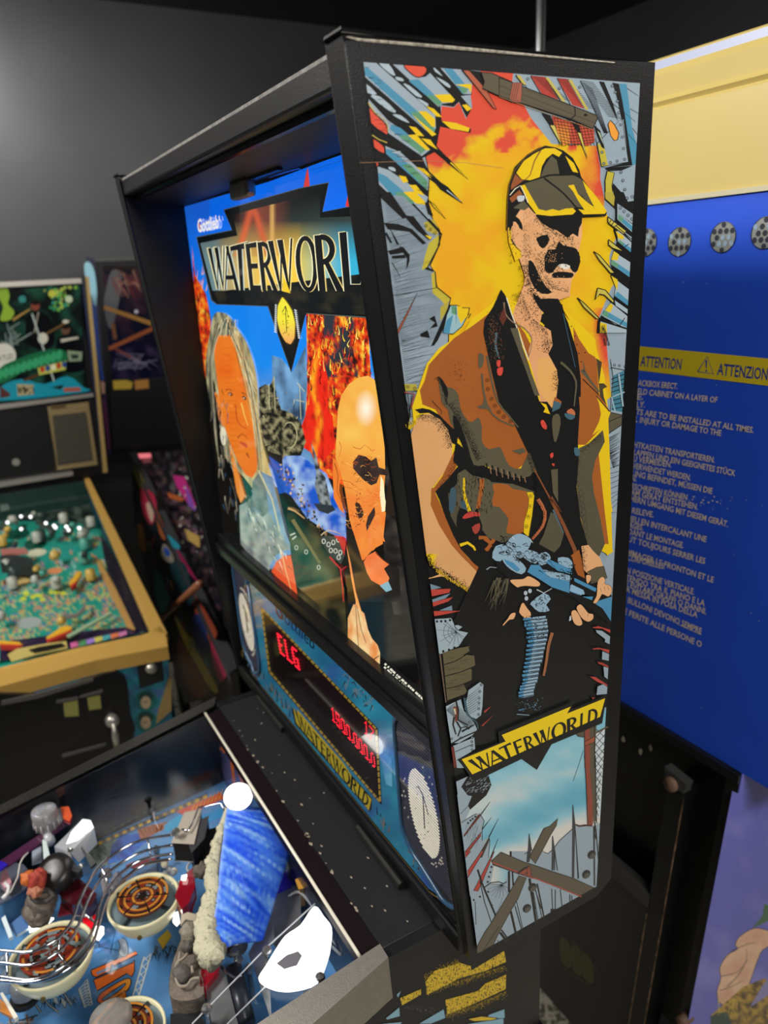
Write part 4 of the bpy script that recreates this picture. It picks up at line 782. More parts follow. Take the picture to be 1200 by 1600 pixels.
for q, w in (([(348, 215), (400, 380), (560, 760)], 3), ([(375, 350), (430, 600), (510, 840)], 1.4), ([(318, 590), (330, 860)], 1), ([(735, 0), (735, 60)], 3), ([(715, 235), (715, 480)], 3.4), ([(755, 240), (765, 400)], 2.4), ([(735, 700), (800, 985)], 3.6), ([(785, 640), (870, 945)], 1.6), ([(800, 570), (885, 940)], 1.2), ([(945, 0), (935, 130)], 4), ([(955, 320), (1035, 850)], 4), ([(1000, 480), (1060, 835)], 1.4), ([(1045, 380), (1130, 800)], 2.4), ([(1030, 460), (1105, 800)], 1.2), ([(625, 920), (720, 1050)], 2.4), ([(580, 1040), (610, 1100)], 1.2), ([(520, 810), (600, 660), (640, 540)], .3), ([(610, 950), (690, 1060)], 4)): A.line(K, ZL(*q), w)
for k in range(9): t = .3+k*.33; c = ZL((635, 388))[0]; A.line(K, [c, (c[0]+22*math.cos(t+.5), c[1]+22*math.sin(t+.2))], .7, .3)
A.line(K, ZL((420, 430), (500, 370), (600, 360), (650, 380), (690, 360)), 1.6)
for q in ([(500, 515), (522, 720), (560, 1280)], [(290, 840), (340, 1200)], [(45, 820), (70, 990)]): A.line(K, ZM(*q), 1.2, 1.6)
for q in ([(285, 840), (310, 950), (300, 1200), (278, 1200)], [(497, 515), (525, 730), (515, 1280), (490, 1270)], [(42, 820), (68, 980), (50, 1110), (25, 1110)], [(712, 740), (730, 740), (735, 1360), (718, 1360)]): A.poly('#3a3d40', ZM(*q))
for q in ([(310, 1000), (310, 1200)], [(745, 800), (765, 1080)], [(730, 740), (760, 960)], [(540, 1000), (555, 1290)], [(280, 1390), (290, 1600)], [(370, 1400), (390, 1590)], [(318, 1400), (318, 1600)], [(490, 1460), (492, 1560)], [(470, 1450), (470, 1570)], [(110, 1400), (170, 1600)], [(60, 1440), (110, 1600)]): A.line(K, ZM(*q), 1.4)
for p in ZM((697, 1035), (640, 1240), (80, 1378)) + ZL((925, 670),): A.disc('#2a2a29', p, 7.4, 6, rot=-52, n=18); A.disc('#54534c', (p[0]+1.2, p[1]+2.2), 5.4, 3.4, rot=-52, n=14)
A.both(WD, K, ZM((50, 1060), (130, 900), (200, 760), (260, 740), (345, 660), (330, 730), (270, 830), (180, 1000), (110, 1130)), 1)
A.both(WD, K, ZL((510, 115), (620, 10), (900, 130), (1030, 170), (1200, 230)) + ZM((500, 1280), (740, 1390), (590, 1475), (400, 1400), (80, 1270)) + ZL((1000, 320), (830, 265), (690, 215), (530, 160)), 1.2)
A.line('#a5483a', ZL((520, 130), (800, 240), (1000, 315)) + ZM((100, 1280), (400, 1395), (590, 1475)), 1.8)
A.both(WD, K, ZL((830, 290), (920, 310), (820, 560), (740, 690), (600, 950), (520, 1120), (440, 1160), (340, 1200), (340, 1120), (430, 950), (520, 820), (700, 520)), 1)
A.line('#3a352a', ZL((600, 880), (400, 1180)), 1.4)
for k in range(4): A.both('#8d4c3a', K, ZL((820, 245+k*8), (900, 190+k*6), (960, 170), (960, 200+k*12), (880, 240+k*12)), .7)
A.both('#8d4c3a', K, ZL((920, 200), (965, 200), (980, 290), (930, 300)), .8)
# post and mesh on the right
A.poly('#c6d0d2', ZJ((850, 1230), (985, 1190), (960, 1600), (860, 1600))); A.poly('#c6d0d2', ZM((735, 0), (840, 0), (800, 640), (750, 650)))
for k in range(14):
    y = 1138+k*12
    A.line('#20282b', [(930-k*.2, y), (948-k*1.3, y+17)], 1.1); A.line('#20282b', [(948-k*1.3, y-4), (930-k*.2, y+15)], 1.1)
A.both(OL, K, ZJ((660, 1240), (760, 1215), (750, 1280), (690, 1270)), 1); A.poly('#58503f', ZJ((800, 1130), (880, 1130), (860, 1600), (810, 1600))); A.poly('#58503f', ZM((665, 0), (735, 0), (748, 500), (745, 680), (715, 690)))
A.poly('#8a4636', ZJ((755, 1200), (810, 1180), (815, 1600), (760, 1600))); A.poly('#8a4636', ZM((622, 0), (665, 0), (705, 480), (710, 725), (655, 725), (650, 440))); A.line(K, ZJ((755, 1200), (760, 1600)), 1); A.line(K, ZM((622, 0), (640, 300), (655, 725)), 1); A.line(K, ZM((735, 0), (748, 680)), 1.4); A.line(K, ZJ((860, 1150), (862, 1600)), 1.4)
A.both('#9a5238', K, ZJ((755, 1330), (860, 1270), (860, 1330), (760, 1370)), .9); A.line(K, ZJ((745, 1420), (685, 1600)) + ZM((505, 270)), .5); A.line('#5a4a3a', ZJ((860, 1240), (1000, 1170)), 2.6)
# ---- yellow title banner
A.poly(K, [(716, 1186), (780, 1160), (778, 1144), (897, 1095), (893, 1108), (948, 1086), (941, 1130), (862, 1163), (839, 1203), (815, 1186), (740, 1222)])
A.poly('#e4c41c', [(721.5, 1186.5), (790, 1158.5), (784, 1148.5), (892, 1104), (886, 1115), (945.5, 1091), (937.5, 1120), (738, 1210)])
fr = dict(W=(0, .15), A=(.125, .255), T=(.232, .325), E=(.34, .405), R=(.418, .497), W2=(.495, .625), O=(.63, .745), R2=(.752, .85), L=(.857, .912), D=(.918, .995))
for k, (a, b) in fr.items():
    BL, BR_, TR, TL = (744.5, 1207), (933, 1131), (936.5, 1103), (731, 1188.5)
    letter(A, k[0], (lerp2(BL, BR_, a), lerp2(BL, BR_, b), lerp2(TL, TR, b), lerp2(TL, TR, a)), K)
A.clip = None
A.build('printed_picture', inkmat('side_ink', .3, bump=.15), rp, label='colour print of a man in cap and brown vest with yellow WATERWORLD banner')
# ================================================================ lit picture glass
MB().box((-.721, 0.0, .27), (-.019, .006, .812)).build('glass_backing', BLK2, WM)
G = Art((0, -.003, 0), (0, -1, 0), lift=0, step=2e-6)
zt_, zb_ = at(546, 322.5, 1, -.003).z, at(478, 489, 1, -.003).z
YA = Z(280, 230, 7.5); YB = Z(420, 230, 6.4); YC = Z(290, 460, 6.667); YD = Z(430, 460, 6.154); YE_ = Z(320, 690, 6.154); YF = Z(480, 680, 6.0); YG = Z(500, 900, 6.667)
P00 = at(287, 322, 1, -.003)
def bgpx(x, z):      # px of a place on the glass plane
    d = Vector((x, -.003, z)) - CAM; f = d.dot(FW); return (600+FPX*d.dot(RT)/f, 800-FPX*d.dot(UP)/f)
full = [bgpx(-.7205, .811), bgpx(-.02, .811), bgpx(-.02, .272), bgpx(-.7205, .272)]
b1, b2, b3, b4, bk = lin('#0b6cf0'), lin('#0f8af2'), lin('#1c4f9c'), lin('#7fb4e8'), lin('#0e1214')
def skyg(x, y):
    t = turb(x, y, 3, .012)
    c = mix(b1, b2, (y-330)/200 + t*.5)
    if y > 570: c = mix(c, mix(lin('#3a5f86'), b4, .5+1.1*turb(x*2, y*.7, 6, .03)), (y-570)/70)
    if x < 330 and y < 420: c = mix(c, lin('#2357c4'), .5-(y-330)/200)
    return c
G.poly('#0a0c0e', full)
G.grid(skyg, [full[0], (420, 284), (505, 252), full[1], bgpx(-.02, .60), (480, 760), (430, 720), (330, 520), (300, 480)], 5)
for q in (YB((345, 410), (375, 250), (390, 200), (400, 280), (410, 400)), YB((765, 590), (790, 480), (810, 600))): G.poly('#e23a3a', q); G.line('#6a5560', [q[0], q[1], q[2]], .8)
G.line('#1b50c8', YB((0, 300), (300, 215), (360, 240)), 2, 1); G.line('#16479c', YB((410, 235), (740, 130)), .6); 
# fire column on the far left
fr0, fr1, fr2, fr3 = lin('#9a1a12'), lin('#e23417'), lin('#f58a1c'), lin('#2a1210')
def fire(x, y):
    t = noise.noise(Vector((x*.16, y*.045, 2)))*.7+noise.noise(Vector((x*.35, y*.11, 6)))*.5+noise.noise(Vector((x*.8, y*.3, 9)))*.3
    if t < 0: return mix(fr1, fr0 if t > -.2 else fr3, -t*3)
    return mix(fr1, mix(fr2, lin('#ffd84a'), (t-.25)*3), t*3)
G.grid(fire, [(300, 384), (305, 430), (322, 460), (330, 500), (325, 560), (326, 590), (316, 590), (309, 520), (303, 450)], 3)
# right hand fire
def fire2(x, y):
    c = fire(x, y)
    if x > 505 and y < 590:
        k = turb(x*1.4, y, 11, .03); c = mix(c, lin('#30343c'), (k+.12)*5) if x < 560 else c
    return c
G.grid(fire2, [(478, 489), bgpx(-.02, zb_), bgpx(-.02, .56), (575, 500), (578, 560), (583, 640), (560, 700), (540, 760), (500, 740), (478, 690), (470, 660), (477, 600), (480, 560)], 3)
G.grid(lambda x, y: mix(mix(lin('#f02a14'), lin('#a81408'), max(0, turb(x*2.5, y*.7, 4, .06))*2), lin('#ffb01e'), max(0, 1-abs(x-(494+5*math.sin(y*.05)))/7)*(.7+1.6*turb(x*3, y, 2, .05))), [(487, 560), (500, 540), (512, 590), (512, 640), (520, 650), (523, 700), (505, 720), (475, 700), (470, 665), (479, 640)], 3)
for k in range(150):                                                 # tongues of flame and sparks
    a = (random.uniform(482, 572), random.uniform(494, 640))
    if a[0] > 530 and a[1] > 590: continue
    G.line(random.choice(('#ffd23a', '#ffef7a', '#f46a1a', '#5a0c08', '#1c1214', '#e8281a')), sm([a, (a[0]+random.uniform(-3, 3), a[1]-random.uniform(3, 8)), (a[0]+random.uniform(-4, 4), a[1]-random.uniform(8, 18))], 3, False), random.uniform(.9, 2.4), .3)
for k in range(50): a = (300+random.uniform(4, 26), random.uniform(420, 570)); G.line(random.choice(('#f4881a', '#5a0c08', '#ffb43a')), [(a[0], a[1]), (a[0]+2, a[1]-random.uniform(6, 16))], 1, .3) if a[0] < 303+(a[1]-390)*.17+8 and a[0] > 303+(a[1]-390)*.07 else None
# smoke and rigging in the middle, blue sea
G.grid(lambda x, y: mix(lin('#2b3f58'), lin('#7db2e2'), .5+1.3*turb(x*1.5, y*.8, 14, .03)), [(425, 555), (440, 560), (457, 582), (478, 540), (480, 600), (477, 650), (470, 668), (440, 655), (432, 640), (425, 600)], 3)
def sea(x, y): return mix(lin('#0c56c8'), lin('#c4e2f6'), .35+1.3*turb(x, y*.7, 21, .05)-(0 if y < 770 else .2))
G.grid(sea, [(420, 700), (450, 700), (475, 715), (510, 740), (522, 770), (540, 800), (541, 845), (510, 830), (480, 810), (455, 775), (430, 760), (420, 740)], 3)
G.grid(lambda x, y: mix(lin('#12150f'), lin('#a09870'), (turb(x*2.2, y*1.6, 30, .07)+.1)*2.4), [(404, 606), (415, 600), (421, 603), (428, 590), (432, 620), (440, 640), (455, 645), (470, 660), (478, 690), (470, 712), (445, 712), (432, 735), (425, 720), (405, 670)], 2.4)
for k in range(46):
    a = (random.uniform(406, 466), random.uniform(608, 708)); G.line(random.choice(('#c8bf8e', '#1a1c18', '#8f8a68')), [a, (a[0]+random.uniform(-8, 10), a[1]+random.uniform(-10, 12))], random.uniform(.6, 1.6), .4)
for q in ([(428, 588), (430, 640)], [(420, 600), (421, 640)], [(468, 600), (470, 655)], [(462, 625), (476, 628)], [(464, 598), (476, 612)]): G.line('#c9c69a', q, 1)
G.ring('#b4ae80', (452, 680), 12, 20, 1.8, 240, 460)
G.poly('#15171a', [(418, 705), (441, 712), (442, 740), (432, 745), (420, 722)]); G.poly('#0c4fb4', [(420, 712), (442, 728), (444, 770), (436, 772)])
for k in range(90):
    t = random.random(); x, y = 442+t*60+random.gauss(0, 5), 730+t*105+random.gauss(0, 7); G.disc(random.choice(('#d9b88a', '#15120e', '#8f6a48', '#2a241c')), (x, y), random.uniform(.8, 2.2), random.uniform(1, 2.8), n=6)
for q in ([(486, 690), (494, 712), (500, 740), (493, 735)], [(495, 730), (508, 745), (518, 790), (500, 790), (492, 760)]): G.grid(lambda x, y: mix(lin('#22282c'), lin('#9aa4a6'), .4+2*turb(x, y, 8, .12)), q, 3)
G.poly('#26323c', [(490, 786), (520, 790), (524, 797), (512, 803), (498, 798)])
# ---- big dark lettering plate
G.poly('#4f5a54', [(349, 327.5), (467, 294), (514, 284.5), (504, 331), (546, 322.5), bgpx(-.045, zt_+.002), bgpx(-.045, zb_-.002), (478, 490), (455, 583), (418, 479), (338, 476), (330, 470), (306.5, 370), (362, 359)])
plate = [(350, 328.5), (467, 295), (513, 286), (503.5, 331.5), (548, 323), bgpx(-.05, zt_), bgpx(-.05, zb_), (478, 489), (455, 581), (419, 478), (339, 475), (331, 468), (307.5, 371), (363, 360)]
def pl(x, y):
    c = lin('#101518'); top = 350-(x-360)*.33
    k = max(0, min(1, (y-top)/70)); base = mix(lin('#0f1416'), lin('#3a4a46'), k)
    d = x-414; g = lin('#ffd04a') if x < 470 else lin('#dcc850')
    tl = lin('#36b4d8')
    hor = mix(g, tl, max(0, (x-465)/70)) if x > 440 else mix(lin('#8a8f82'), g, max(0, min(1, (x-330)/90)))
    low = max(0, min(1, (y-345)/65)); c = mix(base, hor, low)
    if x < 345: c = mix(c, lin('#3f8aa0'), .5*low)
    if y < 400:
        for cx, sl in ((395, .55), (395, -.52)):
            dd = abs((x-cx)-(y-318)*sl*.55); c = mix(c, lin('#f2622c'), max(0, 1-dd/8)*min(1, (y-312)/20 if y > 312 else 0)*(.9 if y > 318 else 0))
        c = mix(c, lin('#fbd070'), max(0, 1-abs(x-425)/5)*(1 if y > 316 else 0))
        if 355 < x < 455: c = mix(c, lin('#b4553a'), max(0, .45-abs(x-410)/100)*(1 if y > 320-(x-400)*.2 else 0))
    return c
yl = lambda x: 454+(x-325)*.013
G.poly('#0d1113', plate)
G.grid(pl, [(364, 338), (380, 331), (470, 308), (500, 302), (500, 340), (552, 338), bgpx(-.055, zt_-.016), bgpx(-.055, zb_+.045), (572, yl(572)), (332, yl(332)), (313, 380), (371, 368)], 3)
G.grid(lambda x, y: mix(lin('#111618'), lin('#3a3626'), 1.6*turb(x, y, 40, .04)), [(334, yl(334)+2), bgpx(-.055, zb_+.043), bgpx(-.055, zb_+.002), (478, 487), (456, 560), (420, 476), (342, 473)], 5)
boxes = [('W', 325, 351), ('A', 343, 369), ('T', 359, 389), ('E', 383, 404), ('R', 402, 428), ('W', 419, 457), ('O', 459, 493), ('R', 491, 531), ('L', 530, 563), ('D', 567, 612)]
for ch, x0, x1 in boxes:
    t0, t1 = 388-(x0-325)*.12, 388-(x1-325)*.12; lean = 8
    q = ((x0+lean, yl(x0)-1), (x1+(5 if ch != 'T' else 0), yl(x1)-1), (x1, t1), (x0, t0))
    letter(G, ch, q, '#fdf3c0', -1.7, -.8); letter(G, ch, q, '#fbe08a' if 380 < x0 < 495 else '#d6e6dc', 1.5, 0); letter(G, ch, q, '#15181a')
G.poly('#f5cf2c', YB((215, 1460), (150, 1290), (135, 1440))); 
# pendant and small credits
G.grid(lambda x, y: mix(lin('#f7ea3c'), lin('#f3a862'), (y-500)/36), [(441, 464), (448, 472), (456, 485), (461, 505), (460, 528), (454, 538), (446, 534), (438, 520), (433, 500), (434, 478)], 3)
G.outline('#7a5a18', [(441, 464), (448, 472), (456, 485), (461, 505), (460, 528), (454, 538), (446, 534), (438, 520), (433, 500), (434, 478)], .7, 2)
G.line('#1f2410', [(446, 478), (448, 520)], 1); G.line('#1f2410', [(446, 478), (441, 488)], 1); G.line('#1f2410', [(446, 478), (449, 488)], 1)
for k in range(16): G.disc('#3a3610', (random.uniform(438, 456), random.uniform(490, 526)), .7, 1.1, n=5)
for k in range(14): G.line('#dfe4e6', [(430-k*.1, 476+k*3.2), (432, 478+k*3.2)], 2.2, 1.4); G.line('#dfe4e6', [(460+k*.45, 484+k*3.3), (463+k*.45, 486+k*3.3)], 2.2, 1.4)
# left head: plain long haired man, broad paint shapes only
hair = [(334, 492), (345, 488), (358, 494), (372, 515), (385, 535), (397, 570), (403, 610), (405, 660), (412, 700), (425, 745), (435, 790), (440, 830), (446, 845), (420, 850), (400, 770), (340, 700), (330, 640), (322, 590), (322, 560), (328, 520)]
G.grid(lambda x, y: mix(mix(lin('#2e3a3c'), lin('#c9c08e'), .5+1.5*turb(x*3, y*.6, 50, .05)), lin('#dfc27a'), max(0, (x-372)/30)*.5), hair, 2.6, 3)
G.poly('#14120f', [(326, 580), (336, 600), (346, 680), (355, 740), (372, 780), (378, 830), (350, 840), (340, 760), (330, 680)])
def facec(x, y):
    c = mix(lin('#ee6a1c'), lin('#f08a2a'), .5+turb(x, y, 61, .03))
    e = x-(372+(y-540)*.17); return mix(c, lin('#ffd870'), max(0, min(1, e/9)))
G.grid(facec, [(334, 530), (342, 524), (365, 523), (374, 532), (382, 570), (388, 600), (394, 640), (400, 680), (403, 715), (401, 735), (394, 747), (384, 742), (373, 725), (362, 700), (352, 670), (345, 640), (340, 600), (335, 560)], 3)
G.poly('#f08a3a', [(335, 612), (341, 616), (352, 660), (349, 668), (342, 655)]); G.poly('#f09038', [(357, 692), (361, 700), (383, 775), (376, 786), (370, 770)])
G.poly('#e9e2c4', YC((375, 1380), (410, 1400), (430, 1480), (420, 1560), (380, 1560), (360, 1450)), 2)
for q in (YC((420, 1000), (450, 985), (490, 1010)), YC((585, 1020), (620, 1040), (650, 1060))): G.line('#8a3a12', q, 2, .8)
for q in (YC((440, 1030), (470, 1020), (495, 1045), (470, 1060)), YC((590, 1060), (615, 1060), (635, 1090), (610, 1100))): G.poly('#4a1f0c', q, 2)
G.disc('#e8dcc0', YC((462, 1040))[0], 1.3); G.disc('#e8dcc0', YC((608, 1080))[0], 1.2)
G.line('#b8481a', YC((520, 1150), (535, 1300), (580, 1370), (640, 1400)), 1.8, 1, 2); G.line('#ffc860', YC((580, 1130), (610, 1250), (650, 1370)), 2.2, 1); G.line('#8a2f14', YC((540, 1500), (590, 1450), (640, 1500)), 1.6, .8, 2); G.poly('#c8401c', YE_((330, 0), (400, 20), (410, 60), (370, 40)), 2); G.line('#9a3a14', YE_((400, 110), (430, 160)), 3, 1)
for k in range(20): y = 545+k*9; G.line('#d8561a', [(345+k, y), (362+k*1.2, y+random.uniform(-3, 3))], .7, .3)
for k in range(90):                                                  # loose strands of hair
    t = random.random(); c_ = random.choice(('#e6dcae', '#c9b684', '#6a6a58', '#2b3232', '#f0e6b8', '#d9a860'))
    if k % 4: a = (350+26*t+random.uniform(-3, 3), 494+34*t); b = (392+14*t+random.uniform(-4, 8), 590+150*t); G.line(c_, sm([a, lerp2(a, b, .45) if t < .5 else (lerp2(a, b, .5)[0]+5, lerp2(a, b, .5)[1]), b], 4, False), 1.3, .4)
    else: a = (338+random.uniform(-4, 6), 500+20*t); G.line(random.choice(('#20201c', '#8a8468', '#d8d0b0')), sm([a, (327+5*t, 560+20*t), (330+14*t, 640+100*t)], 4, False), 1.2, .5)
for k in range(26): a = (344+random.uniform(0, 24), 498+random.uniform(0, 8)); G.line(random.choice(('#24303a', '#5c6a6a', '#d8cfa0')), [a, (a[0]-5+random.uniform(0, 4), 522+random.uniform(0, 6))], 1.2, .5)
for k in range(30): a = (random.uniform(350, 385), random.uniform(545, 720)); G.line(random.choice(('#e0601c', '#f8a048', '#c84c14')), [a, (a[0]+random.uniform(2, 7), a[1]+random.uniform(-3, 5))], .8, .3)
for k in range(60): a = (random.uniform(322, 345)+random.uniform(0, 8), random.uniform(600, 800)); G.line(random.choice(('#6a6458', '#1a1814', '#b0a890', '#33506a')), [(a[0]+(a[1]-600)*.12, a[1]), (a[0]+(a[1]-600)*.12+random.uniform(-2, 4), a[1]+random.uniform(6, 18))], 1.3, .5)
# denim vest and arm
G.grid(lambda x, y: mix(mix(lin('#5a5a4e'), lin('#b7bda6'), .5+1.3*turb(x*1.5, y, 70, .04)), lin('#6f9bd0'), .55 if x > 395+(y-760)*.6 else .12), [(374, 790), (388, 783), (396, 770), (404, 735), (425, 745), (436, 790), (446, 830), (459, 865), (440, 862), (426, 880), (420, 893), (400, 880), (376, 850)], 3)
G.grid(lambda x, y: mix(lin('#3a3f40'), lin('#9aa09a'), .5+turb(x, y, 80, .06)), [(394, 752), (408, 735), (415, 760), (420, 800), (410, 808), (395, 790)], 3)
G.line('#cfc79a', [(404, 735), (425, 780), (437, 830)], 3, 2); G.poly('#6f94c4', [(421, 885), (430, 868), (445, 860), (460, 858), (459, 866), (446, 868), (432, 877), (425, 890)], 0)
G.grid(lambda x, y: mix(lin('#f0602a'), lin('#e8502a'), .5+turb(x, y, 90, .03)), [(424, 893), (432, 877), (445, 868), (454, 868), (460, 893), (465, 932), (465, 940), (455, 925)], 4); G.line('#f3b070', [(440, 862), (446, 890), (453, 915), (456, 926)], 2, 1)
for k in range(70): t = random.random(); a = (384+t*60+random.uniform(-8, 8), 770+t*90+random.uniform(-8, 30)); G.line(random.choice(('#d8dcc4', '#3a3e3c', '#7a8fa8', '#8a8a70', '#e8ecd8')), [a, (a[0]+random.uniform(0, 7), a[1]+random.uniform(4, 14))], 1.2, .4)
# leather shoulder
G.grid(lambda x, y: mix(lin('#0f1512'), lin('#6e6238'), max(0, turb(x, y, 95, .02)+.15)*1.8), [(448, 800), (470, 800), (500, 830), (525, 880), (538, 920), (540, 960), (545, 1010), (520, 985), (466, 935), (455, 870)], 4)
G.line('#7d7042', [(457, 812), (478, 845), (500, 880)], 6, 4); G.line('#c9a06a', YE_((800, 640), (870, 670), (960, 740)), 4, 1.5, 2)
for p in YE_((880, 1020), (975, 1060), (1095, 1210)): G.ring('#cfd0bc', p, 2.4, 3.4, 1.1, n=10)
for q in (YE_((820, 900), (870, 880)), YE_((840, 940), (880, 910))): G.line('#d9d7c8', q, 2)
G.poly('#3f4642', YF((110, 970), (170, 940), (260, 950), (330, 1020), (350, 1130), (315, 1210), (200, 1110)), 0)
for p in YF((155, 995), (245, 1005), (200, 1025), (290, 980), (222, 1080), (265, 1085), (310, 1100), (295, 1145)): G.ring('#d6d6c4', p, 2.6, 3.6, 1.3, n=10)
G.line('#cdb98c', YF((130, 940), (200, 890), (320, 930)), 2, 1, 2); G.poly('#c4202c', YF((250, 940), (340, 950), (365, 970), (350, 1130), (300, 1000))); G.line('#c4202c', YF((210, 1140), (310, 1250), (330, 1400), (340, 1560)), 2.8, 1.6); G.line('#c4202c', YF((315, 1270), (365, 1230)), 2, 1)
# right head: plain bald man turned down to the right
G.poly('#07090a', [(585, 590), (600, 640), bgpx(-.02, .56), full[2], (600, 1060), (570, 1010), (545, 960), (545, 850), (560, 830)])
G.grid(lambda x, y: mix(lin('#101214'), lin('#5a5048'), max(0, turb(x, y, 101, .025))*1.5), [(596, 700), bgpx(-.02, .52), bgpx(-.02, .40), (615, 960), (600, 870)], 6)
def bald(x, y):
    c = mix(lin('#f3a23c'), lin('#f7c65c'), .5+turb(x, y, 110, .02)); d = math.hypot((x-572)/18, (y-638)/30); c = mix(lin('#fffbe6'), c, min(1, d))
    c = mix(c, lin('#f07c34'), max(0, min(1, (y-690)/90))*(.8+.5*turb(x, y, 111, .04)))
    return mix(c, lin('#d06a4a'), max(0, (x-588-(y-600)*.12)/14)*.6) if y < 760 else c
G.grid(bald, [(528, 640), (533, 618), (545, 600), (560, 590), (575, 587), (586, 594), (592, 625), (597, 665), (601, 700), (602, 740), (600, 770), (603, 800), (598, 850), (587, 856), (573, 872), (566, 876), (556, 850), (546, 810), (538, 760), (524, 715), (526, 675)], 3)
G.grid(lambda x, y: lin('#f0812f'), YF((240, 210), (280, 240), (310, 380), (300, 520), (350, 740), (300, 690), (250, 590), (240, 380)), 6); G.line('#a04a18', YF((255, 260), (290, 380), (280, 520), (330, 640)), 1.4, .8, 2)
G.grid(lambda x, y: mix(lin('#231a18'), lin('#4a3a34'), .5+turb(x, y, 120, .06)), YF((430, 250), (480, 185), (550, 200), (600, 240), (650, 210), (670, 300), (760, 330), (760, 380), (680, 370), (650, 450), (600, 470), (540, 430), (480, 370), (430, 310)), 4)
G.poly('#fdf0c0', YF((690, 380), (715, 430), (730, 600), (760, 700), (700, 720), (680, 560)), 0)
G.poly('#2c2018', YF((770, 400), (800, 600), (830, 760), (800, 760), (730, 720), (740, 560))); G.poly('#3a2a20', YF((450, 640), (490, 640), (530, 740), (490, 780), (460, 700)), 2); G.poly('#3c2c28', YF((570, 760), (630, 670), (640, 740), (590, 840), (560, 900), (550, 840)), 0)
G.poly('#1c1a1a', YF((370, 800), (430, 900), (480, 1060), (520, 1190), (560, 1130), (610, 1080), (640, 1090), (700, 1160), (770, 1210), (860, 1250), (880, 1560), (480, 1560), (400, 1200), (370, 960))); 
G.grid(lambda x, y: mix(lin('#f08a52'), lin('#ef7038'), .5+turb(x, y, 130, .05)), YF((530, 1190), (560, 1130), (640, 1090), (700, 1160), (770, 1210), (720, 1250), (770, 1340), (750, 1400), (690, 1410), (600, 1360), (560, 1290)), 3)
G.grid(lambda x, y: mix(lin('#f39a4c'), lin('#f07c38'), .5+turb(x, y, 131, .05)), YF((565, 1000), (590, 860), (650, 760), (690, 860), (730, 1000), (620, 960), (600, 1040), (580, 1100)), 3)
for k in range(60): a = (random.uniform(532, 590), random.uniform(690, 830)); G.line(random.choice(('#ffd07a', '#c85c22', '#f8b050', '#e06a30')), sm([a, (a[0]+random.uniform(2, 5), a[1]+random.uniform(-3, 4)), (a[0]+random.uniform(4, 9), a[1]+random.uniform(-4, 8))], 3, False), .9, .3)
for k in range(50): G.line('#3a2420', [(random.uniform(551, 590), random.uniform(712, 755)), (random.uniform(551, 590), random.uniform(712, 755))], .5, .2) if k < 14 else G.disc('#4a2a20', (random.gauss(560, 4), random.gauss(800, 12)), .8, 1.4, n=5)
G.line('#7a2f18', YF((640, 1100), (700, 1160), (765, 1210)), 1.6, .6); G.poly('#86b4c4', YF((680, 1410), (760, 1370), (795, 1450), (740, 1470)), 0)
G.grid(lambda x, y: mix(lin('#f08048'), lin('#f6b060'), .5+turb(x, y, 140, .03)), [(541, 850), (548, 880), (556, 925), (566, 960), (572, 1000), (585, 1040), (560, 1030), (550, 990), (553, 960), (556, 940), (549, 905)], 4)
G.grid(lambda x, y: mix(lin('#e8883c'), lin('#f6d79a'), .55+1.4*turb(x*2, y*.7, 141, .05)), YG((290, 440), (350, 290), (460, 390), (500, 560), (540, 650), (600, 720), (625, 800), (620, 990), (540, 910), (290, 690)), 3)
G.line('#3a2a1c', YG((370, 310), (390, 600), (405, 790)), .8); G.line('#3a2a1c', YG((380, 300), (430, 560), (480, 700)), .8); G.line('#201a14', YG((540, 900), (570, 860), (620, 830)), 2, 1)
for k in range(26): a = (random.uniform(545, 590), random.uniform(700, 790)); G.line('#c85a20', sm([a, (a[0]+4, a[1]+1.5), (a[0]+8, a[1]-1)], 2, False), .6, .3)
for q in (YF((300, 60), (320, 120), (300, 200)), YF((430, 110), (500, 130), (540, 90), (600, 140)), YF((310, 420), (400, 440), (480, 500)), YF((330, 480), (420, 500), (500, 560))): G.line('#b8501c', q, 1, .4, 2)
# small print at the foot, maker's name top left
for k, (u0, u1) in enumerate(((601, 664), (600, 665), (601, 662))):
    y = 1036+k*6.2; x = u0
    while x < u1:                                                     # unreadably small lines of print, as short dashes
        l = random.uniform(1.4, 4); G.line('#e9e7d2', [(x, y+(x-600)*.93), (x+l, y+(x+l-600)*.93)], 3.0, 3.0); x += l+random.choice((.6, .9, 2.2))
text(G, 'Gottlieb', (309, 363), (342, 356), (-1, -20), '#fbf8f4', .03); G.line('#d8502a', [(312, 349), (311, 354), (313, 359)], 2.2, 1.2)
G.line('#f7f4f0', [(342, 338), (343, 345)], 1.6)
G.build('picture_glass', inkmat('lit_glass_ink', .12, es=1.0, coat=1.0, basef=.15), WM, label='lit picture glass lettered WATERWORLD with two plain painted heads, fire and blue sky')
# channel under the picture glass
MB().box((-.721, -.022, .252), (-.019, .002, .268)).box((-.721, -.016, .268), (-.019, .002, .285)).build('glass_channel', mat('channel_black', '#101011', .28), WM, bevel=.002)

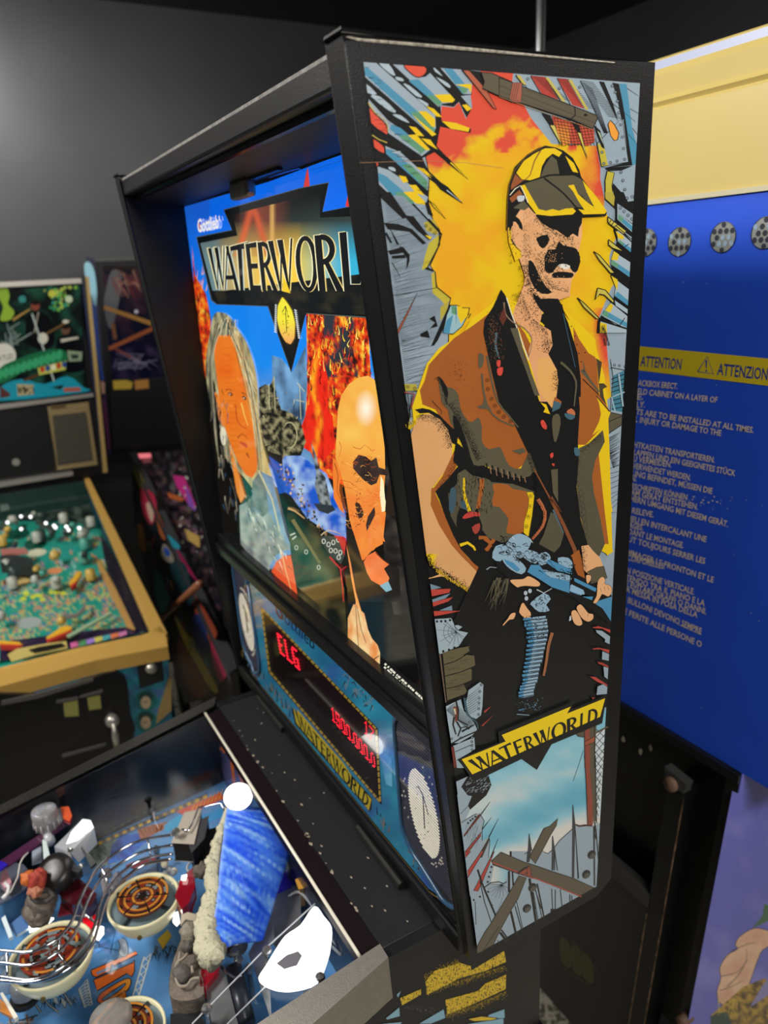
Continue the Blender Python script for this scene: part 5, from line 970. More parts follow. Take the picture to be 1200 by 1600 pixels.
# ================================================================ speaker panel
MB().box((-.721, .002, .012), (-.019, .012, .252)).build('speaker_panel', BLK2, WM)
S_ = Art((0, .002, 0), (0, -1, 0), lift=0, step=2e-6)
def sp(x, z):
    d = Vector((x, .002, z)) - CAM; f = d.dot(FW); return (600+FPX*d.dot(RT)/f, 800-FPX*d.dot(UP)/f)
S_.poly('#0a0a0b', [sp(-.7205, .252), sp(-.0195, .252), sp(-.0195, .013), sp(-.7205, .013)])
pan = [sp(-.705, .243), sp(-.03, .243), sp(-.03, .05), sp(-.09, .026), sp(-.63, .026), sp(-.705, .05)]
def pc(x, y):
    c = mix(lin('#2474a0'), lin('#38a8cc'), .5+1.2*turb(x, y, 3, .02)); c = mix(c, lin('#3450b0'), max(0, turb(x, y, 8, .015))*2)
    if x < 410 and y < 980: c = mix(c, lin('#c0a860'), max(0, turb(x, y, 9, .05)+.2)*1.4)
    return c
S_.grid(pc, pan, 6)
S_.line('#a5822c', [sp(-.708, .243), sp(-.708, .05)], 2); S_.line('#8a6d2a', [sp(-.63, .022), sp(-.09, .022), sp(-.028, .045)], 1.6)
for k in range(60): a = sp(random.uniform(-.28, -.2), random.uniform(.2, .243)); S_.line(random.choice(('#8b97a0', '#39434a')), [a, (a[0]+random.uniform(-6, 6), a[1]+random.uniform(2, 12))], 2, .6)
for k in range(80): a = sp(random.uniform(-.72, -.05), random.uniform(.028, .05)); S_.line(random.choice(('#7d8a90', '#1c2428', '#26394a', '#9a7a3a')), [a, (a[0]+random.uniform(-3, 3), a[1]-random.uniform(4, 16))], 2, .6)
S_.grid(lambda x, y: mix(lin('#1a6fd0'), lin('#7fd0f0'), .5+turb(x, y, 77, .03)), [(592, 1170), (612, 1185), (613, 1230), (603, 1225)], 4)
text(S_, 'Gottlieb', sp(-.512, .208), sp(-.37, .208), (0, -19), '#0c1420'); text(S_, 'G', sp(-.516, .206), sp(-.488, .206), (0, -24), '#7a1f28')
yb0, yb1 = sp(-.47, .036), sp(-.232, .036); yt0, yt1 = sp(-.476, .060), sp(-.222, .060)
S_.poly('#0c0c0c', [(yb0[0]-2, yb0[1]+2), (yb1[0]+2, yb1[1]+3), (yt1[0]+1, yt1[1]-1), (yt0[0]-3, yt0[1]-2)]); S_.poly('#d6bf28', [yb0, yb1, yt1, yt0]); S_.poly('#d6bf28', [lerp2(yt0, yt1, .05), lerp2(yt0, yt1, .75), sp(-.30, .066), sp(-.46, .066)])
for k, (a, b) in fr.items(): letter(S_, k[0], (lerp2(yb0, yb1, .02+a*.96), lerp2(yb0, yb1, .02+b*.96), lerp2(yt0, yt1, .02+b*.96), lerp2(yt0, yt1, .02+a*.96)), '#14130c')
# display window with rope border
win = [sp(-.585, .222), sp(-.172, .205), sp(-.165, .076), sp(-.572, .074)]
win = [(410.5, 953), (586, 1141), (592, 1248), (423, 1046)]
S_.poly('#16130c', [(407, 948), (590, 1138), (596, 1258), (419, 1051)]); 
ed = [(408.5, 950.5), (588, 1139.5), (594, 1253), (421, 1049)]
for i in range(4):
    a, b = ed[i], ed[(i+1) % 4]; n = int(math.dist(a, b)/9)
    for k in range(n): S_.line('#c3a03a', [lerp2(a, b, (k+.08)/n), lerp2(a, b, (k+.86)/n)], 3.0, 3.0)
S_.grid(lambda x, y: mix(lin('#26040c'), lin('#12040a'), (y-x*1.1-480)/60), [(412.5, 957), (584.5, 1142), (590, 1244), (424, 1044)], 8)
S_.build('speaker_panel_print', inkmat('panel_ink', .2, coat=.3, basef=.85), WM, label='glossy blue sea print around display and speakers')
D_ = Art((0, .0012, 0), (0, -1, 0), lift=0, step=2e-6)
def dtxt(rows, a, b, dn, r): dottext(D_, rows, a, b, dn, '#ff2036', r)
elg = ['#####..##......#####', '##.....##.....##....', '##.....##.....##....', '####...##.....##.###', '##.....##.....##..##', '##.....##.....##..##', '#####..######..#####']
dtxt(elg, (433, 990), (463, 1017), (5, 29), 1.15)
num = ['.#..####..###..###....###..###..###....##.', '##..#..#.#..#.#..#...#..#.#..#.#..#...#..#', '.#..#..#.#..#.#..#...#..#.#..#.#..#...#..#', '.#..####.#..#.#..#...#..#.#..#.#..#...#..#', '.#.....#.#..#.#..#...#..#.#..#.#..#...#..#', '.#..#..#.#..#.#..#.#.#..#.#..#.#..#.#.#..#', '###.####..###..###.#..###..###..###.#..##.']
D_.build('display_digits', inkmat('display_red', .4, es=1.6), WM, label='glowing red dot letters ELG')
D_ = Art((0, .0012, 0), (0, -1, 0), lift=0, step=2e-6)
dtxt(num, (518, 1105), (584, 1180), (2, 20), .95)
dtxt(['.#..####', '##.....#', '.#....#.', '.#...#..', '.#...#..', '.#..#...', '###.#...'], (570, 1126), (583, 1141), (1, 20), .95)
D_.build('display_digits', inkmat('display_red', .4, es=1.6), WM, label='glowing red dot score')
# speakers: recessed rounded grilles with printed pale oval
def speaker(x0, x1, z0, z1, cx, mirror):
    r = .045; P = []
    for (px_, pz, a0) in ((x1-r*.45, z1-r*.45, 0), (x0+r*.45, z1-r*.45, 90), (x0+r, z0+r*.9, 180), (x1-r*.6, z0+r*.6, 270)):
        rr = .02 if a0 < 180 else .04
        for k in range(7): t = math.radians(a0+15*k); P.append((px_+rr*math.cos(t)*(1 if a0 in (0, 90) else 1), pz+rr*math.sin(t)))
    fr_ = MB(); n = len(P)
    fr_.tube([(x, .0005, z) for x, z in P]+[(P[0][0], .0005, P[0][1])], .0035, 6)
    f = fr_.build('speaker_frame', mat('speaker_frame_blue', '#2a4a66', .3), WM, smooth=True)
    g = MB().prism([(x, .0009, z) for x, z in P], (0, .004, 0)).build('speaker_grille', mat('grille_cloth', '#15151c', .7), f)
    L = Art((0, .0007, 0), (0, -1, 0), lift=0, step=2e-6)
    def q(x, z):
        d = Vector((x, .0007, z)) - CAM; ff = d.dot(FW); return (600+FPX*d.dot(RT)/ff, 800-FPX*d.dot(UP)/ff)
    nz_ = 46
    for k in range(nz_):
        z = z0+(z1-z0)*(k+.5)/nz_; xs = []
        for i in range(n):
            a, b = P[i], P[(i+1) % n]
            if (a[1]-z)*(b[1]-z) < 0: xs.append(a[0]+(b[0]-a[0])*(z-a[1])/(b[1]-a[1]))
        if len(xs) >= 2:
            xa, xb = min(xs), max(xs); L.line('#44445a', [q(xa, z), q(xb, z)], .9, .9)
            cz = (z0+z1)/2-.012; w = .031; h = .052; s = 1-((z-cz)/h)**2
            if s > 0:
                ww = w*math.sqrt(s)*(1.0); sh = (z-cz)*-.12
                L.line('#f0ead8', [q(cx-ww+sh, z), q(cx+ww+sh, z)], 2.5 if not mirror else 1.6)
    cz = (z0+z1)/2-.012
    L.line('#1b1b22', [q(cx, cz+.025), q(cx+.001, cz-.02)], 1.6); L.line('#1b1b22', [q(cx, cz+.025), q(cx-.01, cz+.03)], 1.4); L.line('#1b1b22', [q(cx, cz+.025), q(cx+.01, cz+.005)], 1.2)
    for k in range(14): L.disc('#2a2a30', q(cx+random.uniform(-.02, .02), cz+random.uniform(-.04, .035)), .9, n=5)
    for k in range(26):
        t = math.radians(random.choice((random.uniform(35, 100), random.uniform(150, 215), random.uniform(-70, -30)))); L.disc('#b9b4a8', q(cx+.043*math.cos(t)+random.uniform(-.004, .004), cz+.062*math.sin(t)), 1.3, 1.9, n=6)
    L.build('grille_print', inkmat('grille_print_ink', .5, basef=1.2), g)
speaker(-.148, -.032, .052, .232, -.092, False)
speaker(-.704, -.628, .052, .236, -.664, True)
# rail that covers the foot of the panel and its clear cover sheet
MB().box((-.721, -.006, .0), (-.019, .012, .022)).build('panel_foot_rail', BLK2, WM, bevel=.003)
MB().add([(-.72, -.0006, .024), (-.02, -.0006, .024), (-.02, -.0006, .252), (-.72, -.0006, .252)], [(0, 1, 2, 3)]).build('panel_cover_sheet', clear('clear_cover', refl=.02, rough=.03, tint=.96), WM, label='clear plastic sheet over the speaker panel')
# ================================================================ cabinet and playfield of the near machine
XL, XR = -.66, -.056
zg = lambda y: -.004+.16*(y+.075)
YF0 = -1.22
def side_board(x0, x1): return MB().prism([(x0, .143, -.001), (x0, .143, -.56), (x0, YF0, -.50), (x0, YF0, zg(YF0)-.004), (x0, -.078, zg(-.078)-.004), (x0, -.073, -.001)], (x1-x0, 0, 0))
cs = side_board(XR-.015, XR).build('cabinet_side', BLK, WM, bevel=.0015, segs=1, label='near cabinet side, black with printed yellow and blue flashes')
side_board(XL, XL+.015).build('cabinet_side', BLK, WM, bevel=.0015, segs=1)
MB().box((XL+.015, -.072, -.016), (XR-.015, .143, -.001)).build('cabinet_shelf', mat('shelf_black', '#1d1d1f', .5, spec=.22, bump=.2, bscale=400), WM)
MB().box((XL+.015, YF0, -.58), (XR-.015, .143, -.56)).box((XL+.015, .13, -.56), (XR-.015, .143, -.016)).box((XL+.015, YF0, -.56), (XR-.015, YF0+.015, zg(YF0)-.03)).build('cabinet_carcass', BLK2, WM)
MB().box((XL-.004, YF0-.03, zg(YF0)-.03), (XR+.004, YF0+.05, zg(YF0)+.012)).build('lockbar', STEEL, WM, bevel=.008)
for x in (XL+.02, XR-.02):
    for y, zt in ((YF0+.02, -.2), (.12, -.25)):
        s = -1 if x < -.3 else 1; t = -1 if y < 0 else 1
        MB().add([(x-.03, y-.03, zt), (x+.03, y-.03, zt), (x+.03, y+.03, zt), (x-.03, y+.03, zt), (x+s*.02-.02, y+t*.02-.02, -OFF+.03), (x+s*.02+.02, y+t*.02-.02, -OFF+.03), (x+s*.02+.02, y+t*.02+.02, -OFF+.03), (x+s*.02-.02, y+t*.02+.02, -OFF+.03)], [(3, 2, 1, 0), (4, 5, 6, 7), (0, 1, 5, 4), (1, 2, 6, 5), (2, 3, 7, 6), (3, 0, 4, 7)]).lathe((x+s*.02, y+t*.02, -OFF), [(.02, 0), (.022, .01), (.01, .03)], 12).build('leg', BLK2, WM)
# hinge pieces on the shelf
for a, b in (((404, 1092), (443, 1143)), ((560, 1296), (628, 1388))):
    p, q = at(*a, 2, 0), at(*b, 2, 0); MB().tube([p+Vector((0, 0, .003)), q+Vector((0, 0, .003))], .0052, 8).box((min(p.x, q.x), p.y, -.002), (max(p.x, q.x), p.y+.012, .0025)).build('shelf_hinge', mat('worn_hinge', '#22211f', .45, .4), WM, smooth=False)
ch = MB()
for k in range(46):                                                  # chips and specks of bare wood on the shelf edge
    x = random.uniform(-.6, -.07); y = random.choice((random.gauss(-.071, .001), random.uniform(-.07, -.01))); r = random.uniform(.0005, .0018)*(1 if y > -.068 else 1.4)
    ch.add([(x-r*2, y-r*.5, .0003), (x, y-r, .0003), (x+r*2, y, .0003), (x, y+r, .0003)], [(0, 1, 2, 3)])
ch.build('paint_chips', mat('bare_chip', '#8d8272', .8), WM, kind='stuff')
# glass channel at the rear of the playfield glass
MB().prism([(XL+.02, -.0725, -.001), (XL+.02, -.0725, -.03), (XL+.02, -.094, -.03), (XL+.02, -.094, -.008)], (XR-XL-.035, 0, 0)).build('rear_glass_channel', mat('channel_plum', '#120a0d', .5, spec=.05), WM)
MB().tube([(XL+.01, -.0955, -.0065), (XR-.018, -.0955, -.0065)], .0022, 8).build('channel_lip', mat('white_lip', '#d9d2be', .35, emit='#000000'), WM, smooth=True)
# side rails
gN = Vector((0, -.16, 1)).normalized(); gP = Vector((0, -.075, -.004))
rt = [hit(x, y, gP+gN*.010, gN) for x, y in ((404, 1600), (594, 1476), (606, 1496), (488, 1600))]
far = Vector((0, YF0+.04-rt[0].y, .16*(YF0+.04-rt[0].y)))
rr = MB(); top = [rt[0]+far, rt[0], rt[1], rt[2], rt[3], rt[3]+far]; lo = [v+Vector((.004, 0, -.052)) for v in top]; li = [v+Vector((0, 0, -.004)) for v in top]
rr.add(top+lo, [(0, 1, 4, 5), (1, 2, 3, 4), (5, 4, 10, 11), (4, 3, 9, 10)]); rr.add([top[2], top[3], lo[3], lo[2]], [(0, 1, 2, 3)])
rr.build('side_rail', mat('rail_steel', '#9d988f', .42, .85, vary=.06, vscale=160, bump=.1, bscale=600), WM, solid=.0015, label='brushed steel side rail at the lower edge')
lt = [hit(x, y, gP+gN*.006, gN) for x, y in ((338, 1088), (0, 1258), (0, 1272), (334, 1103))]; far = Vector((0, YF0+.04-lt[1].y, .16*(YF0+.04-lt[1].y)))
ll = MB(); ll.add([lt[0], lt[1], lt[1]+far, lt[2]+far, lt[2], lt[3]] + [v+Vector((0, 0, -.03)) for v in (lt[0], lt[1], lt[1]+far)], [(0, 1, 4, 5), (1, 2, 3, 4), (0, 6, 7, 1), (1, 7, 8, 2)])
ll.build('side_rail', mat('rail_dark_metal', '#4b4843', .28, .8), WM, solid=.0015, label='dark metal side rail on the far side')
MB().box((XL+.0152, -.85, -.24), (XL+.0175, -.078, -.1)).prism([(XL+.0153, -.078, -.008), (XL+.0153, -.078, -.12), (XL+.0153, -.85, -.2), (XL+.0153, -.85, zg(-.85)-.006)], (.002, 0, 0)).build('cabinet_lining', mat('lining_gloss', '#0b0c10', .16), WM)
# playing surface
pP, pN = Vector((0, -.1, -.152)), Vector((0, -.11, 1)).normalized()
def pf(x, y, h=0): return hit(x, y, pP+pN*h, pN)
zp = lambda y: -.152+.11*(y+.1)
MB().add([(XL+.016, YF0+.06, zp(YF0+.06)), (XR-.016, YF0+.06, zp(YF0+.06)), (XR-.016, -.08, zp(-.08)), (XL+.016, -.08, zp(-.08))], [(0, 1, 2, 3)]).build('playing_board', mat('board_blue', '#2f5f8f', .2), WM, solid=.012)
MB().box((XL+.016, -.08, -.17), (XR-.016, -.074, -.03)).build('rear_wall_board', mat('rear_wall', '#191c2a', .25), WM)
T = Art(pP, pN, step=3e-6, lift=.0004)
q4 = [pf_ for pf_ in ((-40, 1405), (320, 1243), (400, 1170), (560, 1480), (480, 1680), (-60, 1680))]
T.grid(lambda x, y: mix(lin('#3d6ea2'), lin('#5f95c8'), .5+1.1*turb(x, y, 5, .012)), q4, 12)
T.poly('#b08a2a', [(0, 1268), (50, 1262), (60, 1330), (0, 1332)]); T.grid(lambda x, y: mix(lin('#f0ae1c'), lin('#ee7a1a'), .5+1.5*turb(x, y, 6, .04)), [(-30, 1300), (0, 1292), (46, 1268), (70, 1290), (60, 1330), (-30, 1340)], 4)
for k in range(40): T.disc('#2a1608', (random.uniform(-10, 48), random.uniform(1272, 1300)), random.uniform(.6, 1.6), random.uniform(.8, 2.6), n=6)
T.poly('#e6cf22', sm([(0, 1300), (14, 1292), (28, 1298), (24, 1310), (6, 1316), (-8, 1312)], 3)); T.line('#3a2a08', sm([(6, 1306), (14, 1308), (18, 1301)], 3, False), 1.5)
T.grid(lambda x, y: mix(lin('#8a9a88'), lin('#5c6b64'), .5+2*turb(x, y, 8, .1)), [(130, 1335), (155, 1318), (185, 1310), (180, 1350), (150, 1355)], 4)
T.grid(lambda x, y: mix(lin('#1c3f9c'), lin('#2c6ed0'), .5+2*turb(x, y, 9, .08)), [(175, 1320), (190, 1305), (215, 1302), (235, 1310), (200, 1340), (168, 1352)], 4)
T.poly('#9a5a36', [(214, 1296), (232, 1290), (262, 1284), (256, 1296), (236, 1306), (220, 1312)]); T.poly('#1f9fd0', [(256, 1290), (280, 1272), (290, 1274), (276, 1296), (258, 1300)])
for k in range(6): T.line('#4a2814', [(218+k*7, 1294-k), (226+k*5, 1308-k*2)], 1.2)
for k in range(30): a = (135+k*6.3, 1326-k*2.75); T.line('#e0b32a' if k % 2 else '#6a5020', [a, (a[0]+5.6, a[1]-2.5)], 5); 
T.line('#1a1712', [(135, 1330), (325, 1247)], 1.1); T.line('#1a1712', [(135, 1323), (325, 1240)], 1.1)
for k in range(36): a = (random.uniform(130, 190), random.uniform(1318, 1352)); T.line('#2c332e', [a, (a[0]+random.uniform(-2, 6), a[1]+random.uniform(3, 9))], 1.1, .4)
for q in ([(275, 1268), (345, 1238), (350, 1248), (290, 1275)],): T.poly('#c8402a', q)
for k in range(10): T.line('#d89a2a', [(300+k*6, 1266-k*2.4), (306+k*6, 1250-k*2.4)], 2, 1)
T.poly('#2a86c0', [(300, 1280), (345, 1262), (352, 1274), (310, 1292)])
# orange word laid sideways, trusses, debris
for q in ([(142, 1516), (212, 1486), (215, 1491), (178, 1509), (174, 1506), (172, 1517), (150, 1527), (144, 1524)], [(146, 1531), (208, 1504), (210, 1500), (210, 1517), (206, 1526), (198, 1521), (152, 1548)]): T.both('#e8702c', '#20150c', q, 1.6)
T.poly('#5f95c8', [(150, 1520), (170, 1511), (169, 1515), (152, 1523)])
T.grid(lambda x, y: mix(lin('#f0a02a'), lin('#e0562e'), (206-x)/50), sm([(152, 1562), (160, 1550), (190, 1532), (203, 1529), (204, 1538), (196, 1550), (170, 1566), (157, 1568)], 4), 4); T.outline('#20150c', [(152, 1562), (160, 1550), (190, 1532), (203, 1529), (204, 1538), (196, 1550), (170, 1566), (157, 1568)], 1.6, 4); T.both('#4a7ab0', '#20150c', [(160, 1561), (172, 1551), (196, 1536), (190, 1545), (172, 1558), (163, 1563)], 1.4, 3)
T.both('#e8862c', '#20150c', [(168, 1568), (196, 1548), (198, 1562), (180, 1574)], 1.4)
for (a, b, c, d) in (((225, 1495), (236, 1490), (198, 1590), (206, 1594)), ((123, 1545), (136, 1530), (133, 1575), (144, 1570))):
    for s_, e_ in ((a, c), (b, d)): T.line('#a9b4b8', [s_, e_], 2.4); T.line('#2a2f33', [(s_[0]-1.6, s_[1]), (e_[0]-1.6, e_[1])], .8)
    for k in range(8): T.line('#a9b4b8', [lerp2(a, c, k/8), lerp2(b, d, (k+1)/8)], 1.4); T.line('#a9b4b8', [lerp2(b, d, k/8), lerp2(a, c, (k+.6)/8)], 1.2)
T.both('#8d9aa8', '#2b3138', [(184, 1466), (196, 1468), (200, 1485), (195, 1495), (186, 1490), (188, 1478)], 1, 3)
for k in range(60):
    a = (random.choice((random.uniform(60, 125), random.uniform(240, 275))), 0); a = (a[0], (1560 if a[0] < 200 else 1482)+random.uniform(-6, 10)); T.line('#1f2a33', [a, (a[0]+random.uniform(-6, 6), a[1]+random.uniform(4, 18))], 1.6, .3)
for q in ([(70, 1560), (74, 1568), (92, 1582)], [(100, 1552), (112, 1570)], [(56, 1570), (64, 1582)]): T.line('#1a1f24', q, 4.4); T.line('#7f8c92', q, 2.4)
for q in ([(82, 1556), (90, 1560), (92, 1570), (84, 1566)], [(95, 1556), (104, 1566), (102, 1575), (96, 1568)]): T.both('#8f9aa0', '#20262a', q, 1)
for k in range(30): T.line(random.choice(('#7a848a', '#3b434a', '#6a4a36')), [(random.uniform(0, 60), random.uniform(1585, 1620)), (random.uniform(0, 60), random.uniform(1585, 1620))], 2.4)
T.grid(lambda x, y: mix(lin('#3a4044'), lin('#98a2a4'), .5+2*turb(x*2, y, 12, .08)), [(198, 1594), (206, 1582), (252, 1584), (258, 1600), (196, 1604)], 3); T.poly('#5c2024', [(198, 1598), (258, 1600), (258, 1640), (190, 1640)])
T.poly('#4f8ed0', [(140, 1450), (190, 1432), (200, 1460), (150, 1490)]); T.line('#1d3550', [(150, 1478), (185, 1485)], 1); T.line('#1d3550', [(172, 1490), (180, 1455)], 1)
T.poly('#2f7fb4', [(405, 1600), (520, 1530), (560, 1500), (520, 1640)])
T.build('board_print', inkmat('board_ink', .12, coat=1.0), WM, label='blue sea print with an orange word running sideways')
W_ = Art((0, -.0805, 0), (0, -1, 0), lift=.0004, step=3e-6)
W_.grid(lambda x, y: mix(lin('#20243c'), lin('#5a5a86'), .5+1.5*turb(x, y, 15, .03)), [(335, 1180), (345, 1150), (440, 1290), (430, 1290), (350, 1240)], 6)
for q in ([(336, 1172), (368, 1164), (372, 1172), (364, 1180), (380, 1225)], [(360, 1172), (366, 1225)], [(372, 1178), (390, 1222)], [(352, 1176), (345, 1168)]): W_.line('#c2622e', q, 5, 4)
W_.build('rear_wall_print', inkmat('rear_ink', .2, coat=.5), WM)

# ---------------------------------------------------------------- toys and hardware, each standing where it stands
CL = clear('clear_plastic', refl=.0, rough=.05, tint=.95, ior=1.3)
# blue wave ramp with foam crest
rows = [((356, 1262), (385, 1262), .118, .105), ((353, 1277), (420, 1268), .118, .092), ((351, 1290), (445, 1290), .118, .082), ((349, 1312), (457, 1323), .118, .076), ((346, 1335), (449, 1345), .118, .074), ((343, 1362), (440, 1370), .117, .072), ((342, 1388), (431, 1397), .116, .07), ((338, 1415), (423, 1425), .114, .068), ((334, 1440), (415, 1448), .11, .066), ((336, 1462), (409, 1468), .106, .062), ((343, 1486), (362, 1470), .10, .085)]
V = []; C_ = []; NS = 22; NR = len(rows)
lo_, hi_ = lin('#1440c8'), lin('#9cc8fa')
wv, wf, wc = [], [], []
R2 = []
for i in range((NR-1)*5+1):
    k = min(int(i/5), NR-2); t = i/5-k; a, b = rows[k], rows[k+1]
    R2.append((lerp2(a[0], b[0], t), lerp2(a[1], b[1], t), a[2]+(b[2]-a[2])*t, a[3]+(b[3]-a[3])*t))
def wcol(i, j):
    u, v = i/5, j/NS
    s_ = noise.noise(Vector((v*1.2+.35*u, (u*1.6-v*3.0)*2.3, 3)))+.6*noise.noise(Vector((v*1.5, (u*1.6-v*3.0)*6, 7)))
    c = mix(lin('#1c50e6'), lin('#5a96f4'), .5+s_*1.3); c = mix(c, hi_, max(0, s_-.25)*2.2); return mix(c, lin('#bcd6f0'), max(0, .5-v*9)*.8)
for i, (L_, R_, hl, hr) in enumerate(R2):
    for j in range(NS+1):
        t = j/NS; p = lerp2(L_, R_, t); h = hl+(hr-hl)*t**1.6+.0012*noise.noise(Vector((t*2, (i*.32-t*6)*1.3, 4)))
        wv.append(pf(p[0], p[1]+(0 if i else 0), h))
for i in range(len(R2)-1):
    for j in range(NS):
        wf.append((i*(NS+1)+j, i*(NS+1)+j+1, (i+1)*(NS+1)+j+1, (i+1)*(NS+1)+j)); wc += [wcol(i, j), wcol(i, j+1), wcol(i+1, j+1), wcol(i+1, j)]
wave = mesh('wave_ramp', wv, wf, inkmat('wave_paint', .28), WM, cols=wc, smooth=True, solid=.003, label='sculpted bright blue wave cover')
foam = [(356, 1262), (347, 1290), (341, 1310), (335, 1335), (333, 1352), (329, 1372), (331, 1395), (326, 1415), (321, 1438), (318, 1462), (322, 1486), (334, 1496)]
fb = MB(); fp = sm(foam, 4, False); rad = []
pts = []
for i, p in enumerate(fp):
    f = i/(len(fp)-1); pts.append(pf(p[0]+(3 if f < .5 else 5), p[1], .112-.01*f)); rad.append(.006+.0095*f*(1.1-.2*math.cos(i*1.9))+.0006*random.random())
fb.tube(pts, rad, 14)
for i in range(70):
    f = random.random()**.7; p = fp[int(f*(len(fp)-1))]; fb.blob(pf(p[0]+random.uniform(-7, 7)*(.4+f), p[1]+random.uniform(-4, 4), .116-.008*f), random.uniform(.003, .006)+.004*f, seed=i, amp=.6, n=6)
fb.build('foam_crest', mat('foam_cream', '#c4bfa2', .8, bump=1.0, bscale=260), wave, smooth=True)
for p in ((369, 1304), (361, 1348)): MB().lathe(pf(p[0], p[1], .115), [(.0, 0), (.0035, 0), (.0035, .0015), (0, .0028)], 10, cap=False).build('ramp_screw', mat('violet_screw', '#5a4a9a', .3, .5), wave, smooth=True)
# round spotlight, and a glowing sheet for a reflection
GL = mat('lamp_glow', '#ffffff', .4, emit='#fffdf2', es=3.2)
c = pf(372, 1245, .125); ax = (CAM-c).normalized()+Vector((-.25, .1, .35)); s1_ = MB().lathe(c-ax.normalized()*.03, [(.008, 0), (.02, .012), (.0225, .03), (.021, .031)], 24, ax, cap=False).build('spotlight_shell', CHROME, WM, smooth=True)
MB().lathe(c, [(.0215, 0), (.018, .003), (0, .005)], 24, ax, cap=False).build('spotlight_lens', GL, s1_, smooth=True)
def sheet(name, px, h, m, parent=WM, th=.0015, **k):
    hs = h if isinstance(h, (list, tuple)) else [h]*len(px)
    return MB().prism([pf(x, y, hh) for (x, y), hh in zip(px, hs)], (0, 0, -th)).build(name, m, parent, **k)
sheet('glowing_reflection', sm([(491, 1416), (506, 1432), (518, 1449), (517, 1474), (512, 1500), (496, 1535), (465, 1547), (437, 1548), (414, 1540), (404, 1528), (416, 1508), (428, 1488), (446, 1462), (470, 1445)], 3), .085, mat('reflection_glow', '#ffffff', .3, emit='#ffffff', es=2.4), label='blown-out white reflection on clear plastic, made as a glowing sheet')  # emission stands in for a ceiling light reflected in the clear plastic
sheet('plastic_hole', [(432, 1505), (448, 1492), (466, 1486), (472, 1493), (464, 1508), (444, 1514)], .0862, mat('hole_grey', '#77757c', .4, .3), th=.0006)
sheet('clear_shield', [(300, 1600), (330, 1565), (417, 1482), (492, 1412), (520, 1448), (505, 1530), (400, 1640), (280, 1660)], .078, CL, th=.002)
for a, b in (((300, 1600), (417, 1480)), ((417, 1480), (492, 1412)), ((330, 1625), (437, 1520)), ((365, 1640), (470, 1560))): MB().tube([pf(*a, .0795), pf(*b, .0795)], .0009, 6).build('shield_edge', mat('plastic_edge', '#c4c8cc', .2), WM)
def screw(x, y, h, r=.006, parent=WM, hh=.02): 
    c = pf(x, y, h); return MB().lathe(c-Vector((0, 0, hh)), [(r*.5, 0), (r*.5, hh), (r*1.05, hh), (r*1.05, hh+.001), (r*.85, hh+.0035), (0, hh+.0045)], 14, cap=False).add([c+Vector((-r*.6, -.0006, .0047)), c+Vector((r*.6, -.0006, .0047)), c+Vector((r*.6, .0006, .0047)), c+Vector((-r*.6, .0006, .0047))], [(0, 1, 2, 3)]).build('screw', SCREW, parent, smooth=False)
for a in ((417, 1486, .083), (323, 1577, .083), (500, 1528, .083), (239, 1267, .02), (275, 1300, .12), (366, 1488, .07), (372, 1500, .055)): screw(*a)
# grey metal flaps in front of the wave
FL = mat('flap_metal', '#8f9194', .35, .75, vary=.15, vscale=40)
sheet('metal_flap', [(398, 1470), (410, 1468), (424, 1430), (430, 1472), (418, 1480), (425, 1600), (400, 1520), (388, 1490)], .06, FL)
sheet('metal_flap', [(322, 1540), (342, 1512), (352, 1520), (372, 1600), (340, 1640), (325, 1580)], .06, FL)
sheet('metal_flap', [(415, 1440), (428, 1400), (470, 1380), (470, 1460), (430, 1480)], .045, FL)
MB().lathe(pf(368, 1480, .05), [(.016, 0), (.016, .018), (.014, .02), (0, .02)], 20, cap=False).build('grey_post_cap', mat('post_grey', '#4c4d50', .3, .6), WM, smooth=True)
MB().tube([pf(365, 1515, .05), pf(385, 1600, .05)], .011, 12).build('grey_tube', mat('tube_grey', '#3a3d46', .3, .3), WM, smooth=True)
MB().tube([pf(347, 1510, .07), pf(355, 1520, .07), pf(367, 1528, .07), pf(378, 1524, .07)], .0014, 6).build('wire_loop', CHROME, WM, smooth=True)
# black coil housings
def boxpx(name, toppx, h, depth, m, mt=None, **k):
    top = [pf(x, y, h) for x, y in toppx]; o = MB(); n = len(top); o.add(top+[v-Vector((0, 0, depth)) for v in top], [tuple(range(n)), tuple(reversed(range(n, 2*n)))] + [(i, (i+1) % n, (i+1) % n+n, i+n) for i in range(n)])
    for i in range(len(o.m)): o.m[i] = 0
    if mt: o.m[0] = 1
    return o.build(name, [m, mt or m], WM, bevel=.0015, **k)
HB_ = mat('housing_black', '#17171a', .35); HT = mat('housing_tan', '#a59c8e', .45)
boxpx('coil_housing', [(289, 1270), (314, 1265), (302, 1318), (269, 1316)], .11, .032, HB_, HT)
boxpx('coil_housing', [(308, 1284), (325, 1276), (318, 1310), (300, 1330), (296, 1318)], .108, .035, HB_, mat('housing_dark_top', '#3a3a3e', .3))
boxpx('coil_housing', [(318, 1300), (348, 1290), (344, 1330), (318, 1346)], .085, .03, HB_)
MB().tube([pf(284, 1296, .115), pf(294, 1298, .115), pf(302, 1285, .115), pf(310, 1262, .115), pf(345, 1255, .115), pf(352, 1268, .115)], .0016, 6).build('lamp_wire', CHROME, WM, smooth=True)
